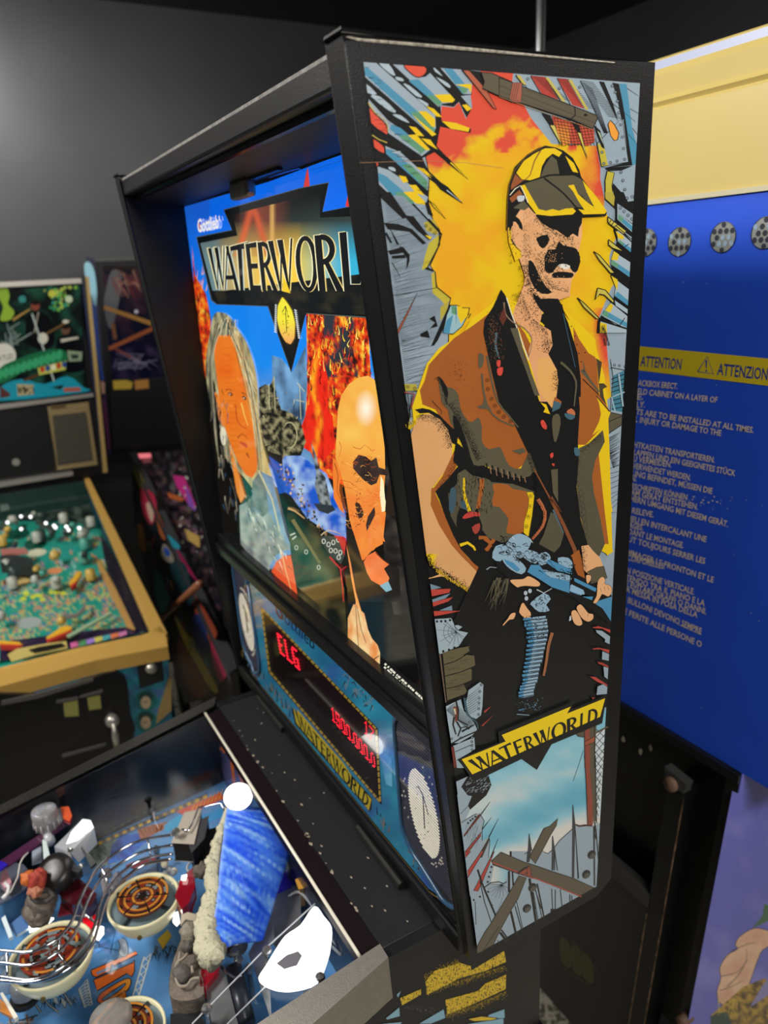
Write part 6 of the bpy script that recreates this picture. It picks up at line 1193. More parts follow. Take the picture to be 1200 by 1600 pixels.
# red lamp covers
RED = mat('red_lamp_cover', '#7a0d1c', .1, coat=1, emit='#5a0612', es=.25)
boxpx('red_lamp_cover', [(300, 1358), (303, 1385), (294, 1410), (284, 1418), (275, 1400), (284, 1372)], .075, .02, RED)
boxpx('red_lamp_cover', [(316, 1516), (338, 1506), (342, 1513), (322, 1538), (314, 1540)], .07, .02, RED)
boxpx('red_lamp_cover', [(131, 1436), (150, 1430), (152, 1440), (142, 1448), (132, 1444)], .03, .006, mat('red_reflector', '#c01020', .2, emit='#d01020', es=.6))
boxpx('red_post', [(122, 1372), (150, 1398), (140, 1415), (112, 1412), (92, 1395)], .06, .02, mat('dark_red_plastic', '#3d0b14', .15, coat=1))
boxpx('red_post', [(180, 1378), (192, 1372), (196, 1382), (178, 1392)], .03, .01, mat('dark_red_plastic', '#3d0b14', .15))
# three round bumpers with printed caps
def bumper(cx, cy, h, r, seed, rings):
    c = pf(cx, cy, h)
    b = MB().lathe(c-Vector((0, 0, .034)), [(r*.62, 0), (r*.78, .004), (r*.92, .016), (r*1.02, .03), (r*1.02, .034), (r*.96, .034), (r*.94, .029)], 40, cap=False).build('bumper_bowl', mat('bowl_cream', '#cfc9a6', .35, emit='#a8a070', es=.25), WM, smooth=True)
    MB().lathe(c-Vector((0, 0, .006)), [(r*.95, 0), (r*.5, 0), (0, 0)], 36, cap=False).build('bumper_ring', mat('bumper_grey', '#64757a', .4), b)
    for k in range(4): a = math.radians(40+90*k); MB().tube([c+Vector((r*.5*math.cos(a), r*.5*math.sin(a), -.004)), c+Vector((r*.93*math.cos(a), r*.93*math.sin(a), -.004))], .0028, 6).build('bumper_spoke', mat('spoke_dark', '#20282c', .4), b)
    o = MB(); nn = 72; mats = [mat('cap_brown', '#5a2a1c', .25), mat('cap_orange', '#b5782c', .25), mat('cap_dark', '#1c1512', .25), mat('cap_red', '#7d2a1a', .25), mat('cap_grey', '#6a7678', .25)]
    rr_ = r*.72; o.lathe(c+Vector((0, 0, .002)), [(0, .0), (rr_, 0), (rr_, .003), (rr_*.98, .004)], nn, cap=False, m=0)
    for j in range(12):
        r0, r1 = rr_*j/12, rr_*(j+1)/12
        for k in range(nn):
            a0, a1 = 2*math.pi*k/nn, 2*math.pi*(k+1)/nn; nzv = noise.noise(Vector((math.cos(a0)*2, math.sin(a0)*2, seed+j*.5)))
            if rings: mi = 2 if j < 2 or k % 12 == 0 else (1 if j in (4, 8, 11) else (0 if j in (5, 9, 3) else (3 if nzv > .22 else (4 if nzv < -.2 else (0 if nzv > .05 else 2)))))
            else: mi = 1 if j == 10 and (k//4) % 3 else (3 if nzv > .2 and j > 3 else (0 if nzv > .02 else (4 if nzv < -.08 else 2)))
            z = c+Vector((0, 0, .0062)); n = len(o.v)
            o.add([z+Vector((r0*math.cos(a0), r0*math.sin(a0), 0)), z+Vector((r1*math.cos(a0), r1*math.sin(a0), 0)), z+Vector((r1*math.cos(a1), r1*math.sin(a1), 0)), z+Vector((r0*math.cos(a1), r0*math.sin(a1), 0))], [(0, 1, 2, 3)], mi)
    o.build('bumper_cap', mats, b); 
    MB().lathe(c+Vector((r*.85, -r*.35, -.02)), [(.003, 0), (.003, .003)], 8, Vector((.8, -.4, .1))).build('bumper_rivet', mat('brass', '#8f7a4a', .4, .8), b)
bumper(224, 1405, .075, .047, 3, True)
bumper(80, 1490, .075, .051, 9, False)
bumper(196, 1612, .05, .045, 5, True)
# wire ramp: four chrome rails and cross hoops
tr = [[(-60, 1480), (0, 1485), (48, 1487), (88, 1468), (112, 1440), (122, 1412), (135, 1385), (152, 1358), (182, 1332), (220, 1313), (272, 1304)],
      [(-60, 1500), (0, 1504), (46, 1508), (84, 1492), (115, 1462), (128, 1430), (142, 1398), (160, 1372), (190, 1348), (225, 1330), (272, 1320)],
      [(-60, 1520), (0, 1526), (50, 1531), (96, 1512), (132, 1476), (148, 1446), (156, 1415), (166, 1392), (192, 1362), (225, 1342), (270, 1334)],
      [(-60, 1526), (0, 1532), (52, 1534), (100, 1518), (140, 1482), (153, 1450), (162, 1420), (172, 1398), (198, 1370), (228, 1350), (268, 1342)]]
hts = (.098, .088, .09, .1)
wr = None; rails = []
for q, h in zip(tr, hts):
    P = [pf(x, y, h) for x, y in sm(q, 5, False)]; rails.append(P)
    o = MB().tube(P, .0021, 8).build('ramp_wire' if wr else 'wire_ramp', CHROME, wr or WM, smooth=True); wr = wr or o
for k in (6, 16, 26, 36, 46):
    MB().tube([rails[0][k], rails[1][k]-Vector((0, 0, .004)), rails[2][k]-Vector((0, 0, .004)), rails[3][k]], .0016, 6).build('cross_wire', CHROME, wr, smooth=True)
# clear domed flasher on its purple strip
cc = pf(68, 1264, .118)
fl = MB().lathe(cc-Vector((0, 0, .033)), [(.0165, 0), (.0185, .006), (.0195, .026), (.0185, .031), (.016, .033), (.006, .032), (0, .0315)], 28, cap=False).build('clear_flasher_dome', mat('flasher_clear', '#e8e4e0', .12, trans=.75, alpha=1), WM, smooth=True)
for k in range(12): a = math.pi*2*k/12; MB().tube([cc+Vector((.0192*math.cos(a), .0192*math.sin(a), -.031)), cc+Vector((.0186*math.cos(a), .0186*math.sin(a), -.018))], .0008, 5).build('dome_rib', mat('rib_white', '#d9d0cc', .3), fl, smooth=True)
MB().tube([pf(74, 1302, .08), pf(78, 1316, .08)], .008, 12).build('dome_socket', mat('socket_clear', '#a9adb0', .2), WM, smooth=True)
sheet('purple_strip', [(106, 1272), (110, 1284), (70, 1312), (10, 1355), (-30, 1375), (-30, 1355), (0, 1345), (60, 1305)], .085, mat('purple_plastic', '#43203a', .12, coat=1, emit='#3a1030', es=.15), th=.003)
sheet('violet_strip', [(12, 1350), (0, 1360), (-20, 1372), (-20, 1352), (2, 1345)], .088, mat('violet_plastic', '#2a1a9a', .12, coat=1), th=.003)
boxpx('striped_flag', [(96, 1262), (106, 1261), (111, 1275), (108, 1282), (100, 1278)], .1, .006, mat('flag_maroon', '#7c1d2c', .3), mat('flag_orange', '#c4502a', .3))
boxpx('grey_block', [(88, 1266), (96, 1262), (101, 1276), (92, 1282)], .09, .012, mat('grey_plastic', '#9aa0a2', .3))
boxpx('black_arm', [(22, 1302), (60, 1296), (62, 1304), (24, 1310)], .06, .01, HB_, mat('arm_brown', '#6a4434', .4))
# bent light shield, glowing at its top
gr = MB(); a_ = [(130, 1279), (142, 1281), (152, 1318), (137, 1334), (126, 1348)]; 
sh_v = [pf(130, 1279, .125), pf(142, 1281, .125), pf(147, 1293, .118), pf(110, 1332, .09), pf(97, 1331, .085), pf(86, 1322, .09), pf(152, 1318, .085), pf(123, 1347, .07), pf(90, 1347, .06)]
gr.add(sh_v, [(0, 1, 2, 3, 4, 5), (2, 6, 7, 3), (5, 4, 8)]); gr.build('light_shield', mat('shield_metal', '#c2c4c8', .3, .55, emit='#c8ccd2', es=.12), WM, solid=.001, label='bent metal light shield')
sheet('lit_window', [(129, 1281), (141, 1283), (145, 1292), (122, 1312), (104, 1318), (112, 1300)], .1262, GL, th=.0008)
MB().prism([pf(96, 1332, .095), pf(108, 1330, .095), pf(118, 1352, .085), pf(128, 1358, .085), pf(122, 1364, .085), pf(112, 1360, .085)], (0, 0, -.012)).prism([pf(126, 1322, .095), pf(132, 1324, .095), pf(150, 1348, .09), pf(142, 1355, .09)], (0, 0, -.004)).build('black_bracket', mat('bracket_dark', '#2c2d2e', .4, .3), WM)
for p in ((110, 1327), (127, 1353)): MB().blob(pf(p[0], p[1], .1), .004, n=5).build('bracket_nut', SCREW, WM, smooth=True)
MB().lathe(pf(98, 1372, .06), [(.02, 0), (.026, .01), (.027, .03), (.015, .034), (0, .034)], 20, Vector((.35, -.3, .8)), cap=False).build('black_cone_lamp', mat('cone_black', '#1a1817', .35), WM, smooth=True)
sheet('white_flap', [(66, 1312), (72, 1312), (83, 1358), (80, 1366), (74, 1362), (68, 1342)], .085, mat('white_flap', '#bac6c4', .3), th=.004)
sheet('white_flap', [(50, 1330), (64, 1322), (66, 1345), (50, 1350)], .06, mat('grey_flap', '#97a0ae', .35), th=.003)
sheet('grey_ramp_floor', [(0, 1345), (36, 1350), (52, 1368), (40, 1388), (0, 1412), (-40, 1420), (-40, 1370)], .05, mat('ramp_grey', '#5d6270', .35, .3), th=.003)
MB().tube([pf(16, 1395, .07), pf(28, 1370, .075), pf(31, 1350, .08), pf(36, 1340, .085), pf(44, 1332, .085)], .0012, 6).build('white_lead', mat('lead_white', '#c4c0b8', .5), WM, smooth=True)
sheet('pink_lamp_cover', [(2, 1365), (10, 1358), (18, 1378), (8, 1388), (0, 1380)], .07, mat('pink_clear', '#c08a90', .15, coat=1), th=.01)
MB().tube([pf(8, 1380, .07), pf(14, 1386, .07), pf(12, 1396, .07), pf(4, 1404, .07)], .0028, 8).build('white_clip', mat('clip_white', '#dcdcd8', .25), WM, smooth=True)
# creature head on a carved rock
fish = MB(); fish.blob(pf(44, 1372, .085), (.012, .010, .009), 3, .3).blob(pf(60, 1374, .09), (.013, .013, .014), 5, .35).blob(pf(56, 1388, .082), (.017, .010, .008), 8, .4)
fish.m = [0]*(len(fish.m)//3)+[1]*(len(fish.m)//3)+[2]*(len(fish.m)-2*(len(fish.m)//3))
fish.build('creature_head', [mat('creature_orange', '#c0642a', .6), mat('creature_red', '#a0382a', .6, bump=1, bscale=200), mat('creature_skin', '#a86a50', .65, bump=1, bscale=200)], WM, smooth=True)
STONE = mat('carved_stone', '#6a5f54', .7, bump=1.2, bscale=150, vary=.3, vscale=60)
MB().blob(pf(66, 1405, .05), (.028, .02, .022), 4, .35).blob(pf(60, 1420, .04), (.032, .02, .014), 6, .3).build('carved_rock', STONE, WM, smooth=True)
MB().tube([pf(48, 1398, .072), pf(60, 1394, .078), pf(76, 1390, .075), pf(84, 1400, .07), pf(74, 1408, .068), pf(58, 1408, .07), pf(50, 1402, .072)], .004, 8).build('carved_mouth', mat('stone_dark', '#3f3a36', .7), WM, smooth=True)
# carved totem at the foot of the wave
tm = sm([(300, 1440), (290, 1452), (280, 1475), (268, 1510), (264, 1545), (270, 1560), (290, 1564), (316, 1556), (318, 1535), (322, 1515), (318, 1480), (316, 1440)], 4)
tot = MB().prism([pf(x, y, .07) for x, y in tm], (0, 0, -.03)).build('carved_totem', STONE, WM, bevel=.003)
MB().blob(pf(296, 1456, .078), (.014, .012, .010), 2, .25).build('totem_head', mat('totem_grey', '#8a8272', .7, bump=1, bscale=200), tot, smooth=True)
MB().blob(pf(285, 1520, .074), (.012, .012, .009), 7, .2).blob(pf(296, 1478, .075), (.008, .010, .007), 11, .2).build('totem_belly', mat('totem_dark', '#55504a', .6, bump=1, bscale=200), tot, smooth=True)
for q in ([(293, 1490), (286, 1498), (276, 1505), (274, 1525), (280, 1540), (292, 1540), (300, 1530), (312, 1528)], [(299, 1494), (290, 1502), (299, 1508), (301, 1520)], [(281, 1488), (279, 1503), (274, 1516)]): MB().tube([pf(x, y, .077) for x, y in sm(q, 4, False)], .002, 6).build('totem_coil', mat('totem_light', '#8f8474', .6), tot, smooth=True)
MB().blob(pf(308, 1500, .075), (.009, .02, .008), 21, .3).blob(pf(316, 1360, .09), (.010, .012, .010), 25, .5).build('totem_companion', mat('totem_brown', '#5a5248', .65, bump=1, bscale=200), tot, smooth=True)
sheet('totem_plate', [(283, 1430), (293, 1425), (322, 1432), (320, 1442), (290, 1436), (282, 1446)], .085, mat('plate_bone', '#b0a48e', .5), th=.002)
boxpx('amber_lamp', [(270, 1562), (284, 1560), (288, 1574), (276, 1578)], .05, .012, mat('amber_dark', '#6a2a18', .2, coat=1)); boxpx('amber_lamp', [(268, 1586), (310, 1582), (318, 1600), (300, 1620), (268, 1610)], .05, .012, mat('amber_brown', '#7a4a22', .2, coat=1), HB_)
# lit arrows and lamps
for q, h in (([(44, 1442), (62, 1432), (84, 1434), (72, 1446), (46, 1456)], .03), ([(146, 1452), (152, 1446), (162, 1448), (162, 1458), (154, 1468), (144, 1464)], .035), ([(271, 1428), (278, 1424), (281, 1440), (276, 1446), (270, 1440)], .05), ([(284, 1368), (292, 1366), (290, 1374), (283, 1374)], .08)): sheet('lit_insert', q, h, GL, th=.002)
boxpx('white_target', [(16, 1445), (33, 1431), (42, 1450), (26, 1460)], .03, .004, mat('target_white', '#cfdce0', .3), mat('target_blue', '#4a6ea0', .3))
sheet('white_target', [(2, 1435), (8, 1430), (20, 1462), (14, 1466)], .04, mat('target_white', '#cfdce0', .3), th=.006)
sheet('orange_lane_guide', [(0, 1552), (4, 1550), (28, 1588), (22, 1592)], .05, mat('guide_white', '#e6e0d0', .3), th=.006); sheet('orange_lane_guide', [(0, 1560), (12, 1572), (20, 1590), (0, 1580)], .045, mat('guide_orange', '#b8742c', .3), th=.004)
for i, (x, y, r) in enumerate(((10, 1512, .008), (22, 1520, .008), (16, 1540, .014), (40, 1550, .017))):
    MB().lathe(pf(x, y, .03), [(r, 0), (r, .014), (r*.8, .018), (0, .019)], 16, cap=False).build('clear_post', mat('clear_post', '#9aa0a4', .12, trans=.5), WM, smooth=True)
MB().lathe(pf(40, 1562, .02), [(.018, 0), (.018, .006)], 18).build('rubber_ring', mat('rubber_black', '#141414', .6), WM)
MB().lathe(pf(174, 1592, .07), [(.024, 0), (.024, .004), (.012, .006), (0, .006)], 28, cap=False).build('clear_disc_cap', mat('disc_clear', '#b8b4ae', .15, trans=.6), WM, smooth=True)
sheet('violet_plastic', [(430, 1345), (450, 1330), (465, 1350), (440, 1440), (425, 1460), (420, 1420)], .03, mat('violet_plastic', '#2a1a9a', .12), th=.003)
boxpx('grey_lamp_post', [(463, 1375), (474, 1368), (486, 1372), (482, 1385), (468, 1388)], .06, .03, mat('post_brown', '#8a6a42', .3), mat('post_orange', '#c8923a', .3))
for k in range(5): MB().tube([pf(500+k*4, 1420+k*14, .05), pf(520+k*3, 1440+k*13, .05), pf(535+k*2, 1450+k*10, .045)], .002, 6).build('clear_tube', mat('tube_clear', '#a8acb0', .12, trans=.4), WM, smooth=True)
sheet('tan_insert', [(535, 1466), (548, 1462), (555, 1482), (545, 1490), (533, 1484)], .04, mat('insert_tan', '#c89a60', .4), th=.003)
for k in range(7): c = pf(155+random.uniform(-4, 30), 1375+random.uniform(-15, 30), .05); MB().lathe(c, [(.006, 0), (.005, .012), (0, .016)], 12, cap=False).build('small_bulb', mat('bulb_clear', '#c8c0bc', .1, trans=.6), WM, smooth=True)
for k in range(9): c = pf(262+random.uniform(-6, 22), 1350+random.uniform(-4, 40), .06); MB().blob(c, .005, seed=k, n=5).build('lamp_socket', mat(f'socket_{k%3}', ('#d8d0b0', '#8a8d90', '#bcc8c8')[k % 3], .3), WM, smooth=True)
sheet('lane_plastic', [(96, 1405), (130, 1398), (150, 1408), (120, 1425), (90, 1432)], .04, mat('lane_print', '#7a2530', .2, coat=1), th=.002)
# the player's end of the board, mostly below the frame
y1_, y0_ = -.082, YF0+.062
def front_col(u, v):
    k = turb(u*30, v*50, 3, .1); c = mix(lin('#3d6ea2'), lin('#5f95c8'), .5+1.2*k)
    if v < .18: c = mix(c, lin('#c86a2a'), max(0, k+.1)*2)
    return c
worldgrid('board_print', (XL+.017, y0_, zp(y0_)+.0002), (XR-XL-.034, 0, 0), (0, y1_-y0_, zp(y1_)-zp(y0_)), 60, 80, front_col, inkmat('board_ink', .12, coat=1.0), WM)
MB().prism([(XL+.02, y0_, zp(y0_)+.02), (XR-.02, y0_, zp(y0_)+.02), (XR-.02, y0_+.12, zp(y0_+.12)+.02), (-.36, y0_+.06, zp(y0_+.06)+.02), (XL+.02, y0_+.12, zp(y0_+.12)+.02)], (0, 0, .004)).build('apron', mat('apron_black', '#1a1a1c', .3), WM)
for s_ in (-1, 1):
    cx = -.375; b0 = Vector((cx+s_*.085, y0_+.2, zp(y0_+.2)+.012)); b1 = Vector((cx+s_*.025, y0_+.155, zp(y0_+.155)+.012)); nn = Vector((0, .011, 0)); n2 = Vector((0, .006, 0))
    MB().prism([b0-nn, b1-n2, b1+n2, b0+nn], (0, 0, .016)).build('flipper', mat('flipper_cream', '#d9cfa8', .35), WM, bevel=.004)
    MB().prism([(cx+s_*.12, y0_+.26, zp(y0_+.26)+.02), (cx+s_*.17, y0_+.29, zp(y0_+.29)+.02), (cx+s_*.17, y0_+.4, zp(y0_+.4)+.02)], (0, 0, .006)).build('slingshot', mat('sling_red', '#8c1f22', .15, coat=1), WM)
    for q in ((.12, .26), (.17, .29), (.17, .4)): MB().lathe((cx+s_*q[0], y0_+q[1], zp(y0_+q[1])), [(.006, 0), (.005, .02), (0, .02)], 10).build('rubber_post', mat('post_white', '#c9c9c4', .3), WM)
    MB().tube([(cx+s_*.1, y0_+.2, zp(y0_+.2)+.014), (cx+s_*.2, y0_+.27, zp(y0_+.27)+.014), (cx+s_*.2, y0_+.36, zp(y0_+.36)+.014)], .0018, 6).build('lane_wire', CHROME, WM)
for k in range(16):
    x, y = random.uniform(XL+.08, XR-.08), random.uniform(-.85, -.5); MB().lathe((x, y, zp(y)+.0008), [(.011, 0), (.011, .0006), (0, .0006)], 14).build('board_insert', mat(f'insert_{k%3}', ('#b8862c', '#a83a2c', '#c9c4b0')[k % 3], .2, coat=1), WM)
# more small hardware between the toys
for x, y, h, r in ((152, 1480, .03, .004), (128, 1428, .04, .004), (262, 1442, .045, .0035), (250, 1360, .05, .004), (166, 1402, .05, .004), (300, 1432, .06, .003), (345, 1530, .07, .004), (395, 1560, .06, .004), (455, 1398, .06, .004), (512, 1405, .04, .004), (480, 1570, .05, .004), (100, 1300, .05, .004)):
    c = pf(x, y, 0); MB().lathe(c, [(r, 0), (r*.8, h*.7), (r*1.3, h*.72), (r*1.3, h*.85), (0, h)], 12, cap=False).build('metal_post', SCREW, WM, smooth=True)
for q, w_, m_ in (([(450, 1400), (470, 1395), (500, 1430), (520, 1440)], .002, 'tube_clear'), ([(232, 1350), (250, 1345), (262, 1356), (258, 1372)], .0018, 'lead_white'), ([(120, 1360), (112, 1372), (118, 1388), (134, 1392)], .0018, 'lead_white'), ([(300, 1345), (292, 1356), (300, 1368)], .0016, 'lead_white')): MB().tube([pf(x, y, .05) for x, y in sm(q, 4, False)], w_, 6).build('lamp_lead', MATS.get(m_) or mat('tube_clear', '#a8acb0', .12, trans=.4), WM, smooth=True)
for q, h, c_ in (([(196, 1352), (228, 1338), (246, 1342), (214, 1358)], .02, '#8a1f2c'), ([(116, 1420), (134, 1412), (140, 1420), (122, 1430)], .03, '#6a2020'), ([(246, 1468), (262, 1452), (268, 1462), (254, 1482)], .01, '#b89a2c'), ([(486, 1398), (520, 1428), (540, 1470), (520, 1440)], .02, '#31309a')): sheet('small_plastic', q, h, mat('small_plastic_'+c_, c_, .2, coat=1), th=.002)
# playfield glass
MB().add([(XL+.012, YF0+.05, zg(YF0+.05)+.001), (XR-.012, YF0+.05, zg(YF0+.05)+.001), (XR-.012, -.0935, zg(-.0935)+.001), (XL+.012, -.0935, zg(-.0935)+.001)], [(0, 1, 2, 3)]).build('playfield_glass', clear('playfield_glass', refl=.0, rough=.02, tint=.97), WM)
# prints on the near cabinet side
Q = Art((XR, 0, 0), (1, 0, 0), lift=.0003, step=3e-6); zz = Z(560, 1350, 3.53)
bk_, yl_ = lin('#1a1a18'), lin('#dcb82a')
def flash(x, y): return yl_ if noise.noise(Vector((x*.8, y*.9, 3)))+.7*noise.noise(Vector((x*.25, y*.3, 8)))+.28+.2*math.sin((x+y*.2)*1.6) > 0 else bk_
for q in (zz((370, 650), (420, 590), (560, 545), (640, 570), (800, 465), (815, 540), (700, 590), (560, 630), (380, 720)), zz((480, 750), (660, 700), (700, 660), (815, 610), (812, 690), (640, 770), (490, 830)), zz((230, 740), (345, 690), (345, 720), (240, 780))): Q.grid(flash, q, .8)
Q.edge_dots('#dcb82a', zz((370, 700), (560, 640), (810, 560)), 500, 1, 4, (.3, .8)); Q.edge_dots('#dcb82a', zz((480, 830), (640, 780), (812, 700)), 400, 1, 4, (.3, .8)); Q.edge_dots('#dcb82a', zz((370, 640), (560, 545)), 300, -1, 4, (.3, .8)); Q.edge_dots('#9aa0a0', zz((250, 800), (520, 850)), 90, -1, 6, (.3, .6))
for q in (zz((330, 882), (470, 800), (480, 850), (400, 882)), zz((210, 720), (235, 700), (220, 740)), zz((150, 850), (225, 790), (230, 840), (160, 860)), zz((120, 882), (240, 870), (230, 900), (120, 900)), zz((720, 830), (805, 800), (808, 850), (700, 860)), zz((600, 882), (800, 850), (800, 900), (600, 900))): Q.both('#84aebf', K, q, 1)
Q.both('#dcb82a', K, zz((600, 855), (680, 840), (770, 850), (740, 862), (640, 868)), 1)
Q.build('cabinet_side_print', inkmat('cab_side_ink', .4), cs)
# ================================================================ blue and yellow machine seen from behind
YD_ = .5
DM = thing('pinball_machine', 'blue and yellow machine seen from behind, with warning text, at the right edge', 'pinball machine', (-.35, .9, -OFF))
BLU = mat('blue_paint', '#2a55d4', .3, vary=.06, vscale=9); YEL = mat('yellow_paint', '#cdb76e', .35, vary=.05, vscale=5); PALE = mat('pale_trim', '#c4bd9c', .4); 
xl, xr = -.72, .05
zs = .772
MB().box((xl, YD_, .004), (xr, .78, zs)).build('head_box', BLU, DM, label='blue lower head box')
MB().box((xl-.001, YD_-.004, zs-.001), (xr+.001, YD_+.001, zs+.005)).build('seam_trim', PALE, DM)
tp = [(YD_, zs), (YD_, .885), (YD_+.004, .889), (YD_, .894), (YD_+.004, .900), (YD_+.002, .925), (YD_+.012, .946), (YD_+.04, .955), (.78, .955), (.78, zs)]
MB().prism([(xl, y, z) for y, z in tp], (xr-xl, 0, 0)).build('yellow_top', YEL, DM, label='yellow upper head box')
MB().box((xl-.001, YD_+.006, .930), (xr+.001, YD_+.012, .943)).build('top_strip', mat('pale_blue_strip', '#b4bcd8', .3), DM)
# vent holes with punched steel behind
for px_, py_ in ((1010, 379), (1062, 378), (1130, 371), (1196, 364)):
    c = at(px_, py_, 1, YD_); R_ = .0185
    o = MB(); n = 30; P = [(R_*math.cos(2*math.pi*k/n), R_*math.sin(2*math.pi*k/n)) for k in range(n)]
    o.add([(c.x+x, YD_-.0008, c.z+z) for x, z in P]+[(c.x+x*.94, YD_-.001, c.z+z*.94) for x, z in P]+[(c.x+x*.94, YD_+.0004-.0016, c.z+z*.94) for x, z in P], [(k, (k+1) % n, (k+1) % n+n, k+n) for k in range(n)])
    v = o.build('vent_hole', mat('vent_rim', '#101a3a', .4), DM)
    o = MB().prism([(c.x+x*.96, YD_-.0006, c.z+z*.96) for x, z in P], (0, .0004, 0)); o.build('vent_mesh', mat('punched_steel', '#aeb2ac', .3, .6), v)
    o = MB(); s_ = .0085
    for i in range(-3, 4):
        for j in range(-3, 4):
            x, z = (i+(j % 2)*.5)*s_, j*s_*.87
            if math.hypot(x, z) < R_-.002:
                o.add([(c.x+x+.0033*math.cos(math.pi/3*k), YD_-.0011, c.z+z+.0036*math.sin(math.pi/3*k)) for k in range(6)], [tuple(range(6))], random.choice((0, 0, 0, 1)))
    o.build('punched_hole', [mat('hole_dark', '#1a2230', .5), mat('hole_lit', '#8fa6b8', .4)], v, kind='stuff')
D2 = Art((0, YD_, 0), (0, -1, 0), lift=.0004, step=3e-6)
D2.poly('#dcc32a', [at_ for at_ in ((940, 533), (1000, 541), (1260, 566), (1260, 610), (997, 578.5), (940, 569))])
IN = '#26388c'; u = lambda x, y: (940+x/2.667, 500+y/2.667)
def cond(t, a, b, h): text(D2, t, a, b, (2, -h), IN, .02)
cond('ATTENTION', u(160, 192), u(330, 207), 16.5); cond('ATTENZION', u(480, 228), u(690, 250), 18)
tri_ = [u(400, 215), u(465, 225), u(440, 152)]; D2.outline(IN, tri_, 1.6); D2.line(IN, [u(436, 168), u(436, 200)], 3, 1.6); D2.disc(IN, u(436, 212), 1.6)
D2.build('warning_band', inkmat('blue_ink', .35), DM, label='yellow band lettered ATTENTION and ATTENZIONE')
D2 = Art((0, YD_, 0), (0, -1, 0), lift=.0004, step=3e-6)
TX = '#e6d6c0'
for t, x0, y0, x1, y1 in (('ACKBOX ERECT.', 150, 265, 315, 285), ('ELD CABINET ON A LAYER OF', 148, 300, 480, 342), ('E.', 146, 325, 172, 328), ('LY.', 144, 357, 180, 361), ('TS ARE TO BE INSTALLED AT ALL TIMES.', 142, 385, 632, 468), ('L INJURY OR DAMAGE TO THE', 138, 416, 497, 480),
    ('HTKASTEN TRANSPORTIEREN.', 132, 522, 470, 592), ('LAPPEN UND EIN GEEIGNETES STÜCK', 132, 553, 556, 648), ('U VERMEIDEN.', 130, 581, 290, 612), ('VERWENDET WERDEN.', 127, 610, 370, 666), ('UNG BEFINDET, MÜSSEN DIE', 125, 641, 460, 722), ('N.', 122, 665, 145, 669),
    ('RSCHRIFTEN KÖNNEN', 122, 695, 355, 748), ('AM GERÄT ENTSTEHEN.', 120, 720, 400, 788), ('HERN UMGANG MIT DIESEM GERÄT.', 118, 745, 525, 860), ('RELEVE.', 125, 797, 215, 820), ('JEU EN INTERCALANT UNE', 115, 830, 435, 923), ('AGES.', 112, 858, 172, 874), ('DANT LE MONTAGE.', 110, 884, 340, 948), ('UT TOUJOURS SERRER LES', 108, 915, 430, 1014),
    ('MMAGER LE FRONTON ET LE', 105, 970, 465, 1092), ('CORPORELLES.', 105, 992, 262, 1036), ('N POSIZIONE VERTICALE.', 102, 1045, 385, 1142), ('TENDO TRA IL PIANO E LA', 98, 1074, 428, 1190), ('E EVITARE GRAFFI O DANNI.', 98, 1100, 435, 1224), ('A MESSA IN POSA DELLA', 98, 1124, 398, 1238), ('I BULLONI DEVONO SEMPRE', 95, 1164, 415, 1306), ('E FERITE ALLE PERSONE O', 92, 1215, 415, 1362)):
    a, b = u(x0, y0+8), u(x1, y1+3)
    if t[:3] in ('HTK', 'RSC', 'REL', 'DAN', 'MMA', 'N P', 'I B', 'E F'):
        D2.build('warning_paragraph', inkmat('blue_ink', .35), DM); D2 = Art((0, YD_, 0), (0, -1, 0), lift=.0004, step=3e-6)
    text(D2, t, a, b, (1.5, -9), TX, .018)
D2.line(TX, [u(318, 1268), u(415, 1312)], .8)
D2.build('warning_paragraph', inkmat('blue_ink', .35), DM); D2 = Art((0, YD_, 0), (0, -1, 0), lift=.0004, step=3e-6)
for k in range(46): D2.disc('#8f9fd8', (random.choice((random.gauss(1085, 30), random.uniform(1000, 1195))), random.choice((random.gauss(785, 6), random.uniform(400, 1150)))), random.uniform(.4, 1.3), n=5)
for k in range(9): D2.disc('#d8d2d0', (1075+k*6+random.uniform(-3, 3), 780+random.uniform(-4, 6)), random.uniform(1, 2.4), 1.2, n=6)
D2.build('paint_specks', inkmat('blue_ink', .35), DM, kind='stuff')
# cabinet: open black back with posts, purple side print
DB = mat('black_back_board', '#0d0e0e', .5, vary=.3, vscale=20, bump=.4, bscale=200); DB2 = mat('black_panel_grey', '#1d1d1d', .45)
ln = .075                                                            # the old cabinet leans a little
def P_(x, z, y=YD_): return (x+ln*z, y, z)
def board(name, pts, y0, y1, m, par=DM, **k): return MB().prism([P_(x, z, y0) for x, z in pts], (0, y1-y0, 0)).build(name, m, par, **k)
xe = -.043
board('cabinet_frame', [(xe-.02, .004), (xe, .004), (xe, -.815), (xe-.02, -.815)], YD_-.004, YD_+.9, DB)
board('cabinet_frame', [(-.66, .004), (-.64, .004), (-.64, -.815), (-.66, -.815)], YD_-.004, YD_+.9, DB)
board('cabinet_back', [(-.64, .004), (xe-.02, .004), (xe-.02, -.6), (-.64, -.6)], YD_+.03, YD_+.04, DB)
board('cabinet_bottom', [(-.64, -.8), (xe-.02, -.8), (xe-.02, -.815), (-.64, -.815)], YD_, YD_+.9, DB)
board('top_lip', [(-.66, .003), (xe, .003), (xe, -.012), (-.66, -.012)], YD_-.008, YD_+.002, mat('lip_black', '#19191a', .35))
pst = board('back_post', [(-.15, -.075), (-.118, -.075), (-.118, -.815), (-.15, -.815)], YD_-.012, YD_+.03, DB)
board('post_cap', [(-.158, -.052), (-.116, -.058), (-.118, -.078), (-.152, -.076)], YD_-.016, YD_, mat('cap_grey_board', '#3a3a39', .5), pst)
